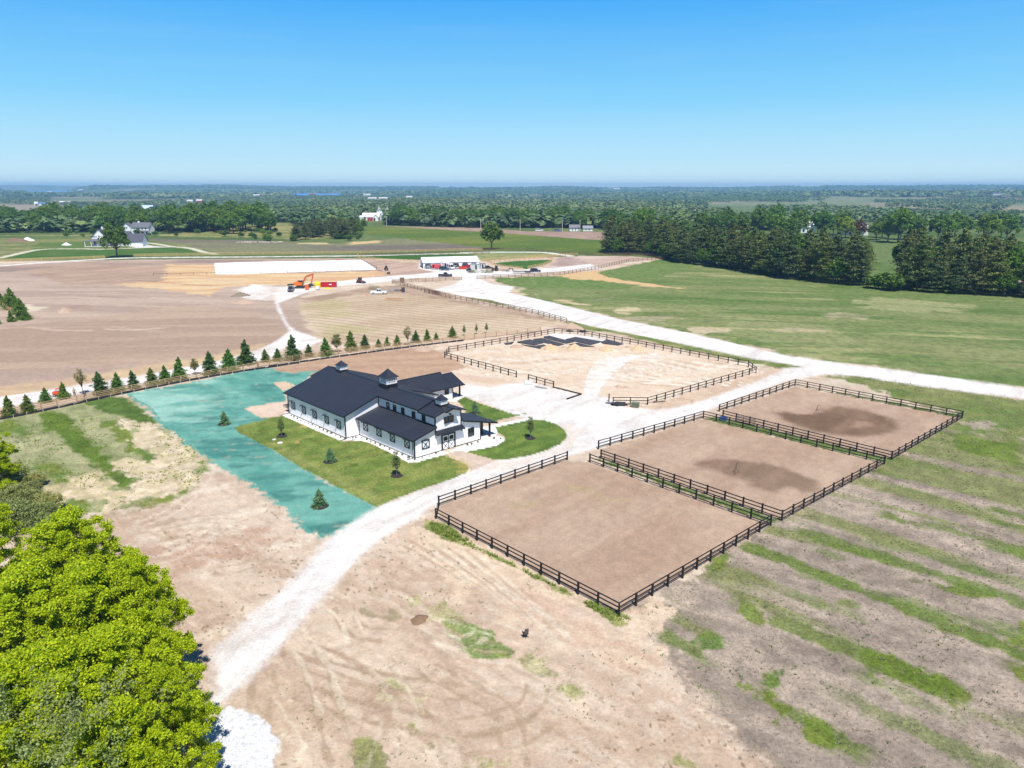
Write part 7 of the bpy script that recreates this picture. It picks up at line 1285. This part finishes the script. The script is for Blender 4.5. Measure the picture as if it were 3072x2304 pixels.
# --- people
def skinmesh(name, joints, edges, m, parent, sub=1):
    me = bpy.data.meshes.new(name); me.from_pydata([j[:3] for j in joints], edges, []); o = bpy.data.objects.new(name, me); link(o)
    sk_ = o.modifiers.new('s', 'SKIN'); sk_.use_smooth_shade = True; o.modifiers.new('d', 'SUBSURF').levels = sub
    for i, j in enumerate(joints): me.skin_vertices[0].data[i].radius = (j[3], j[4] if len(j) > 4 else j[3])
    me.skin_vertices[0].data[0].use_root = True; dg = bpy.context.evaluated_depsgraph_get(); m2 = bpy.data.meshes.new_from_object(o.evaluated_get(dg)); m2.name = name; bpy.data.objects.remove(o); m2.materials.clear(); m2.materials.append(m)
    return link(bpy.data.objects.new(name, m2), parent)
def person(label, loc, yaw, shirt, trousers, hair, arms, lean=0.0):
    root = thing('person', label, 'person', loc, yaw); root.scale = (1.06,) * 3; sk_ = mat('skin', (.35, .19, .12), .6); J = [(0, 0, .93, .12, .10), (0, lean * .3, 1.12, .115, .09), (0, lean * .7, 1.32, .14, .10), (0, lean, 1.45, .06), (0, lean, 1.52, .055), (0, lean + .01, 1.60, .085), (0, lean + .01, 1.70, .08)]
    E = [(0, 1), (1, 2), (2, 3), (3, 4), (4, 5), (5, 6)]
    for s in (-1, 1):
        b = len(J); J += [(s * .09, 0, .86, .085), (s * .11, -.01, .5, .06), (s * .12, .02, .10, .042), (s * .12, -.12, .04, .035)]; E += [(0, b), (b, b + 1), (b + 1, b + 2), (b + 2, b + 3)]
    for s, (el, ha) in zip((-1, 1), arms):
        b = len(J); J += [(s * .18, lean * .9, 1.40, .055), (s * el[0], el[1], el[2], .042), (s * ha[0], ha[1], ha[2], .03)]; E += [(2, b), (b, b + 1), (b + 1, b + 2)]
        d = (Vector((ha[0] - el[0], ha[1] - el[1], ha[2] - el[2]))).normalized(); hc = Vector(ha) + d * .07; b2 = len(J); J.append((s * hc[0], hc[1], hc[2], .03, .018)); E.append((b + 2, b2))
        for f_ in range(5):
            off = (f_ - 2) * .018; fl_ = (.05, .075, .085, .08, .06)[f_]; p = hc + d * (.03 if f_ else -.02) + Vector((off if f_ else .04, 0, 0)); q_ = p + d * fl_ + Vector((.02 if f_ == 0 else 0, -.012, 0)); k_ = len(J); J += [(s * p[0], p[1], p[2], .010), (s * q_[0], q_[1], q_[2], .008)]; E += [(b2, k_), (k_, k_ + 1)]
    skinmesh('body', J, E, sk_, root); 
    S = [(0, lean * .2, 1.0, .15, .12), (0, lean * .7, 1.32, .165, .125), (0, lean * .95, 1.43, .08)]; SE = [(0, 1), (1, 2)]
    for s, (el, ha) in zip((-1, 1), arms): b = len(S); S += [(s * .19, lean * .9, 1.40, .075), (s * el[0], el[1], el[2], .06), (s * (el[0] * .3 + ha[0] * .7), el[1] * .3 + ha[1] * .7, el[2] * .3 + ha[2] * .7, .048)]; SE += [(1, b), (b, b + 1), (b + 1, b + 2)]
    skinmesh('shirt', S, SE, mat('shirt_cloth', shirt, .9), root); Tr = [(0, 0, .97, .14, .12)]; TE = []
    for s in (-1, 1): b = len(Tr); Tr += [(s * .095, 0, .84, .10), (s * .11, -.01, .5, .078), (s * .12, .02, .12, .06)]; TE += [(0, b), (b, b + 1), (b + 1, b + 2)]
    skinmesh('trousers', Tr, TE, mat('trouser_cloth', trousers, .9), root); skinmesh('hair', [(0, lean + .03, 1.66, .09), (0, lean + .02, 1.75, .07)], [(0, 1)], mat('hair_or_cap', hair, .9), root); return root
person('person in a navy top and pale trousers bending at the board fence', Q('h', 1670, 815), R(175), (.02, .025, .09), (.55, .42, .38), (.03, .02, .015), [((.30, .05, 1.15), (.24, -.2, .95)), ((.34, 0, 1.2), (.42, -.15, 1.28))], -.12)
person('person in a pale green shirt and dark cap beside the fourth spruce', Q('h', 1190, 640), R(20), (.42, .44, .32), (.05, .05, .06), (.015, .02, .03), [((.27, -.05, 1.15), (.2, -.2, .98)), ((.3, -.02, 1.15), (.36, -.1, .92))], -.05)
# ------------------------------------------------------------------ far houses, farm, poles, lake, haze
def gx(z, x, y): return at_ground(Q(z, x, y))
def gable(root, x0, x1, y0, y1, h, rh, wm, rm, ridge='x', ov=.5, nm='wall'):
    mb = MB()
    if ridge == 'x': mb.prism([(y0, 0), (y1, 0), (y1, h), ((y0 + y1) / 2, rh), (y0, h)], x0, x1, 'x')
    else: mb.prism([(x0, 0), (x1, 0), (x1, h), ((x0 + x1) / 2, rh), (x0, h)], y0, y1, 'y')
    mb.build(nm, wm, root); mb = MB(); t = .25
    if ridge == 'x':
        ym = (y0 + y1) / 2; sl = (rh - h) / (ym - y0)
        for (ya, yb) in ((y0 - ov, ym), (y1 + ov, ym)): za = h - ov * sl; mb.hexa([(x0 - ov, ya, za), (x1 + ov, ya, za), (x1 + ov, yb, rh), (x0 - ov, yb, rh), (x0 - ov, ya, za + t), (x1 + ov, ya, za + t), (x1 + ov, yb, rh + t), (x0 - ov, yb, rh + t)])
    else:
        xm = (x0 + x1) / 2; sl = (rh - h) / (xm - x0)
        for (xa, xb) in ((x0 - ov, xm), (x1 + ov, xm)): za = h - ov * sl; mb.hexa([(xa, y0 - ov, za), (xa, y1 + ov, za), (xb, y1 + ov, rh), (xb, y0 - ov, rh), (xa, y0 - ov, za + t), (xa, y1 + ov, za + t), (xb, y1 + ov, rh + t), (xb, y0 - ov, rh + t)])
    mb.build('roof', rm, root)
def wins(root, lst, y, m=None, w_=1.0, h_=1.3, nm='window'):
    for x, z in lst: mb = MB(); mb.box((x - w_ / 2, y - .08, z), (x + w_ / 2, y - .003, z + h_)); mb.build(nm, m or M['glass'], root)
fh = thing('farmhouse', 'white gabled farmhouse with a wraparound porch behind the big tree', 'house', gx('q', 430, 925), R(6)); wm = M['white']; rm = M['darkshingle']
gable(fh, -2.6, 7.2, 2, 12, 6.2, 11.2, wm, rm, 'y'); gable(fh, 7.2, 20, 4, 12, 5.4, 9.4, wm, rm, 'x'); gable(fh, 21.5, 30, 0, 9, 3.4, 8.0, wm, rm, 'x', nm='garage_wall')
mb = MB(); mb.hexa([(-6.4, -1.2, 3.6), (12, -1.2, 3.6), (12, 2, 4.9), (-3, 2, 4.9), (-6.4, -1.2, 3.8), (12, -1.2, 3.8), (12, 2, 5.1), (-3, 2, 5.1)]); mb.hexa([(-6.4, -1.2, 3.6), (-2.6, 2, 4.9), (-2.6, 12, 4.9), (-6.4, 12, 3.6), (-6.4, -1.2, 3.8), (-2.6, 2, 5.1), (-2.6, 12, 5.1), (-6.4, 12, 3.8)]); mb.build('porch_roof', M['shingle'], fh)
for x in (-6, -2, 2, 6, 10): mb = MB(); mb.box((x - .15, -1.05, 0), (x + .15, -.75, 3.6)); mb.build('porch_post', wm, fh)
mb = MB(); mb.box((-6.4, -1.2, 0), (12, 2, .35)); mb.build('porch_floor', M['concrete'], fh)
wins(fh, [(-1.6, 6.0), (-.6, 6.0), (.4, 6.0)], 2, w_=.7, h_=.7); wins(fh, [(2.2, 6.0)], 2, w_=.8, h_=1.0); wins(fh, [(-1, 1.2), (3.4, .8)], 2, w_=1.2, h_=2); wins(fh, [(9, 1.4), (12, 1.4), (15, 1.4), (18, 1.4)], 4); wins(fh, [(25.8, .2)], 0, M['canvas'], 5, 2.5, 'garage_door')
mb = MB(); mb.box((2.2, 7, 10), (3.2, 8, 12.6)); mb.build('chimney', wm, fh)
h2 = thing('farmhouse', 'white two-storey house with a grey roof below the tree belt', 'house', gx('q', 1300, 600), R(-4)); gable(h2, -6, 3, 3, 12, 6, 9.5, wm, M['shingle'], 'y'); gable(h2, 3, 18, 2, 11, 6.2, 9.8, wm, M['shingle'], 'x')
mb = MB(); mb.hexa([(8, -.5, 2.9), (19.5, -.5, 2.9), (19.5, 2, 3.6), (8, 2, 3.6), (8, -.5, 3.05), (19.5, -.5, 3.05), (19.5, 2, 3.75), (8, 2, 3.75)]); mb.build('porch_roof', M['shingle'], h2)
for x in (8.2, 12, 16, 19.2): mb = MB(); mb.box((x - .12, -.4, 0), (x + .12, -.16, 2.9)); mb.build('porch_post', wm, h2)
wins(h2, [(6, 1), (9.5, 4.2), (12.5, 4.2), (15.5, 4.2), (9.5, 1), (15.5, 1)], 2); wins(h2, [(12.5, .2)], 2, w_=1.2, h_=2.2, nm='door'); wins(h2, [(-3, 1), (0, 1), (-1.5, 5)], 3); mb = MB(); mb.box((7, 6, 9), (8.4, 7, 11)); mb.build('chimney', wm, h2)
mb = MB(); mb.hexa([(-3, -1, 0), (4, -1, 0), (4, 3, 0), (-3, 3, 0), (-1.5, 0, 1.6), (2, 0, 1.2), (2, 2, 1.2), (-1.5, 2, 1.6)]); o = mb.build('wood_pile', M['brown']); o.location = gx('r1', 130, 590); o.scale = (2, 1.5, 1.6); tag(o, 'brown covered wood pile on the old grass at the left', 'wood pile')
heap('r1', 240, 582, 110, 2.6, (.8, .79, .77), 'white covered mound right of the brown wood pile', 'gravel_mound', 21); heap('r1', 575, 620, 90, 1.8, (.7, .7, .7), 'small white mound on the farmhouse lawn', 'gravel_mound', 22)
# grain farm
fm = thing('farm_barn', 'white farm barn with a red end bay in the gap between the woods', 'barn', gx('y', 520, 680)); k_ = 1.0; gable(fm, 0, 20, 0, 12, 5, 8.6, M['canvas'], M['canvas'], 'x'); mb = MB(); mb.box((6, -.3, 0), (15, -.05, 3.4)); mb.build('red_bay', mat('barn_red', (.35, .03, .05), .7), fm); wins(fm, [(3, 1)], 0, w_=2.4, h_=3, nm='door')
fm2 = thing('farm_barn', 'white gabled barn with a dark doorway right of the red bay', 'barn', gx('y', 880, 692)); gable(fm2, 0, 6, 0, 8, 4.5, 7.5, M['canvas'], M['canvas'], 'y'); wins(fm2, [(1.6, .1)], 0, w_=2.0, h_=3.4, nm='door')
def silo(z, x, y, r, h, label, cone=1.5):
    root = thing('grain_silo', label, 'silo', gx(z, x, y)); mb = MB(); mb.tube((0, 0, 0), (0, 0, h), r, n=18); mb.build('shell', M['steel2'], root); mb = MB(); mb.tube((0, 0, h), (0, 0, h + cone), r * 1.04, .2, 18); mb.build('roof', M['steel2'], root)
M['steel2'] = mat('bright_galvanised', (.72, .74, .78), .45, metal=.1)
for x, y, r, h, lb in ((385, 690, 2.0, 4.5, 'narrow white silo at the left end of the grain farm'), (475, 690, 3.8, 5.0, 'wide corrugated silo at the left of the grain farm'), (1045, 670, 1.8, 9, 'first of three slim silver silos at the grain farm'), (1105, 668, 1.8, 9, 'second of three slim silver silos at the grain farm'), (1155, 666, 1.8, 9, 'third of three slim silver silos at the grain farm'), (1255, 690, 3.4, 7, 'broad white silo at the right end of the grain farm')): silo('y', x, y, r, h, lb)
lg = thing('elevator_leg', 'thin grain elevator frame rising over the silver silos', 'elevator', gx('y', 1090, 665)); mb = MB()
for a in (-2.2, 2.2): mb.bar((a, 0, 8), (0, 0, 16), .25, .25)
mb.bar((0, 0, 0), (0, 0, 17), .5, .5); mb.bar((0, 0, 16), (-3.5, 0, 9.5), .25, .25); mb.bar((0, 0, 16), (3.5, 0, 9.5), .25, .25); mb.build('frame', M['steel2'], lg)
lg = thing('elevator_leg', 'second thin elevator frame poking above the trees to the right', 'elevator', gx('y', 1365, 680)); mb = MB(); mb.bar((0, 0, 0), (0, 0, 16), .5, .5); mb.bar((0, 0, 16), (-4.5, 0, 7), .25, .25); mb.bar((0, 0, 16), (5, 0, 7), .25, .25); mb.build('frame', M['steel2'], lg)
def farb(z, x, y, w_, h_, cw, cr, label, cat='house', nm='far_house', up=0):
    if up > 4: w_ *= .68; h_ *= .8; cw = tuple(v * .72 for v in cw); cr = tuple(v * .72 for v in cr)
    root = thing(nm, label, cat, gx(z, x, y)); root.location.z += up; gable(root, -w_ / 2, w_ / 2, 0, w_ * .5, h_ * .6, h_, mat('far_wall', cw, .7), mat('far_roof', cr, .6), 'x'); wins(root, [(-w_ * .2, .6), (w_ * .15, .6)], 0, w_=w_ * .08, h_=h_ * .25)
wh_ = (.75, .75, .75); gy_ = (.13, .13, .15)
farb('r3', 930, 500, 8.5, 5.5, wh_, gy_, 'white house with a grey roof before the centre tree belt'); farb('r3', 1047, 500, 8.5, 4.6, wh_, (.2, .22, .26), 'small white garage right of the white house'); car('parked_car', 'white vehicle parked by the road before the centre belt', gx('r3', 627, 500), 0, 'suv', (.7, .7, .7), 7, 2.4, 2.4, cat='car')
car('parked_car', 'blue vehicle parked by the road left of the white house', gx('r3', 788, 503), 0, 'suv', (.1, .15, .3), 7, 2.4, 2.2, cat='car')
farb('r1', 345, 240, 30, 9, wh_, (.1, .2, .4), 'blue-roofed farm building in the far left fields', 'barn', 'far_barn', 1); farb('r1', 305, 240, 9, 11, wh_, wh_, 'white farm tower left of the blue-roofed building', 'barn', 'far_barn', 1); farb('r1', 545, 228, 36, 6, wh_, wh_, 'long white shed in the far left fields', 'barn', 'far_barn', 3)
farb('r1', 1270, 345, 17, 12, (.12, .13, .2), (.45, .55, .7), 'tall grey barn with a pale blue roof above the tree belt', 'barn', 'far_barn', 3); farb('r1', 1405, 335, 14, 6, wh_, wh_, 'white house right of the blue-roofed barn', up=5); farb('r1', 895, 345, 10, 7, wh_, (.6, .5, .45), 'small white house just above the left belt', up=5)
farb('r1', 1640, 250, 22, 8, wh_, wh_, 'white farmstead in the distance, left of the red barn', up=9); farb('r1', 1720, 250, 22, 9, (.5, .06, .06), wh_, 'red barn with a white roof in the distance', 'barn', 'far_barn', 9); farb('r1', 1545, 292, 12, 5, wh_, wh_, 'small white roof above the belt between the two far farms', up=8); farb('r1', 1745, 292, 12, 5, wh_, wh_, 'small white roof below the red barn', up=8)
farb('r1', 425, 165, 60, 14, wh_, wh_, 'white farmstead near the left skyline', up=12); farb('r1', 695, 165, 60, 14, (.5, .4, .4), wh_, 'pale farmstead right of the other near the left skyline', up=12); farb('r2', 200, 212, 34, 9, wh_, wh_, 'white farm buildings beyond the left belt', up=10); farb('r2', 1200, 246, 34, 8, wh_, wh_, 'left of two white roofs beyond the grain farm', up=10); farb('r2', 1295, 246, 34, 8, wh_, wh_, 'right of two white roofs beyond the grain farm', up=10)
farb('r2', 680, 190, 40, 8, (.35, .1, .1), (.35, .1, .1), 'dull red roof in the distance left of centre', up=12); farb('r2', 1155, 208, 40, 10, wh_, wh_, 'white house in the distant woods at centre', up=14); farb('r2', 1520, 222, 30, 8, wh_, wh_, 'white house at the edge of a far clearing', up=12)
farb('r3', 1285, 160, 45, 16, wh_, wh_, 'left one of two white domes near the right skyline', 'dome', 'far_dome', 22); farb('r3', 1310, 160, 45, 16, wh_, wh_, 'right one of two white domes near the right skyline', 'dome', 'far_dome', 22); farb('r4', 1975, 215, 40, 12, wh_, gy_, 'pale house on the far wooded ridge at the right', up=12); farb('r4', 2050, 222, 40, 10, (.3, .28, .26), gy_, 'brown house right of it on the far ridge', up=12)
farb('r4', 750, 560, 20, 9, (.6, .6, .6), (.35, .38, .42), 'grey-roofed house half hidden behind the left pines', up=2); farb('r4', 330, 560, 14, 8, wh_, wh_, 'white roof glimpsed between the pine tops', up=4)
# a few singular trees
plant('broadleaf_tree', BT[0], gx('r4', 775, 560), .85, 'dark purple-leaved tree beside the grey-roofed house', colr=(1.3, .35, 1.0)); plant('broadleaf_tree', BT[1], gx('r4', 665, 560), 1.0, 'bright yellow-green round tree left of the purple one', colr=(2.2, 1.7, .8)); plant('broadleaf_tree', BT[2], gx('r1', 55, 372), 1.0, 'dark reddish tree alone at the far left field', colr=(1.3, .55, .6))
plant('broadleaf_tree', BT[0], gx('r4', 60, 470), 1.35, 'tall pale willow-like tree behind the left pines', colr=(1.0, 1.1, .8)); plant('broadleaf_tree', BT[1], gx('r4', 265, 480), 1.25, 'tall tree right of the willow-like one behind the pines', colr=(.95, 1.1, .9)); plant('broadleaf_tree', BT[2], gx('r4', 460, 560), 1.2, 'dark round tree behind the left pines', colr=(.75, .95, .8))
# power poles
for i, (z, x, y) in enumerate((('r2', 1325, 455), ('r2', 1853, 462), ('r3', 122, 485), ('r3', 462, 495), ('r3', 826, 502), ('r3', 978, 502), ('r3', 1226, 500))):
    mb = MB(); mb.tube((0, 0, 0), (0, 0, 10), .28, .2, 6); mb.bar((-1.2, 0, 9.2), (1.2, 0, 9.2), .2, .2); o = mb.build('power_pole', mat('pole_wood', (.55, .5, .45), .8)); o.location = gx(z, x, y); tag(o, f'pale wooden power pole, {ordn[i]} from the left along the centre belt', 'pole', 'power poles along the centre belt')
# lake strips
M['water'] = mat('lake_water', (.05, .25, .60), .6, var=.1, scale=.001)
for k, (a0, a1, r0, r1) in enumerate(((-50, -29, 6200, 12400), (-18.5, -8.5, 4550, 5750))):
    mb = MB(); n_ = 30; vs = []
    for i in range(n_ + 1):
        a = R(a0 + (a1 - a0) * i / n_)
        for r_0 in (r0, r1): vs.append((r_0 * math.sin(a), r_0 * math.cos(a), -8))
    mb.add(vs, [(2 * i, 2 * i + 1, 2 * i + 3, 2 * i + 2) for i in range(n_)]); o = mb.build('lake_water', M['water']); tag(o, kind='structure')
# the air
mb = MB(); mb.box((-11500, -600, -60), (11500, 12550, 95)); hz = mb.build('haze', None or M['water']); hm = bpy.data.materials.new('haze_air'); hm.use_nodes = True; n = hm.node_tree.nodes; l = hm.node_tree.links; n.clear(); ou = n.new('ShaderNodeOutputMaterial'); pv = n.new('ShaderNodeVolumePrincipled')
pv.inputs['Color'].default_value = (.34, .66, 1.0, 1); pv.inputs['Density'].default_value = HAZE; pv.inputs['Anisotropy'].default_value = 0.0; l.new(pv.outputs[0], ou.inputs['Volume']); hz.data.materials.clear(); hz.data.materials.append(hm); tag(hz, 'thin blue air over the whole countryside', 'haze', kind='stuff')
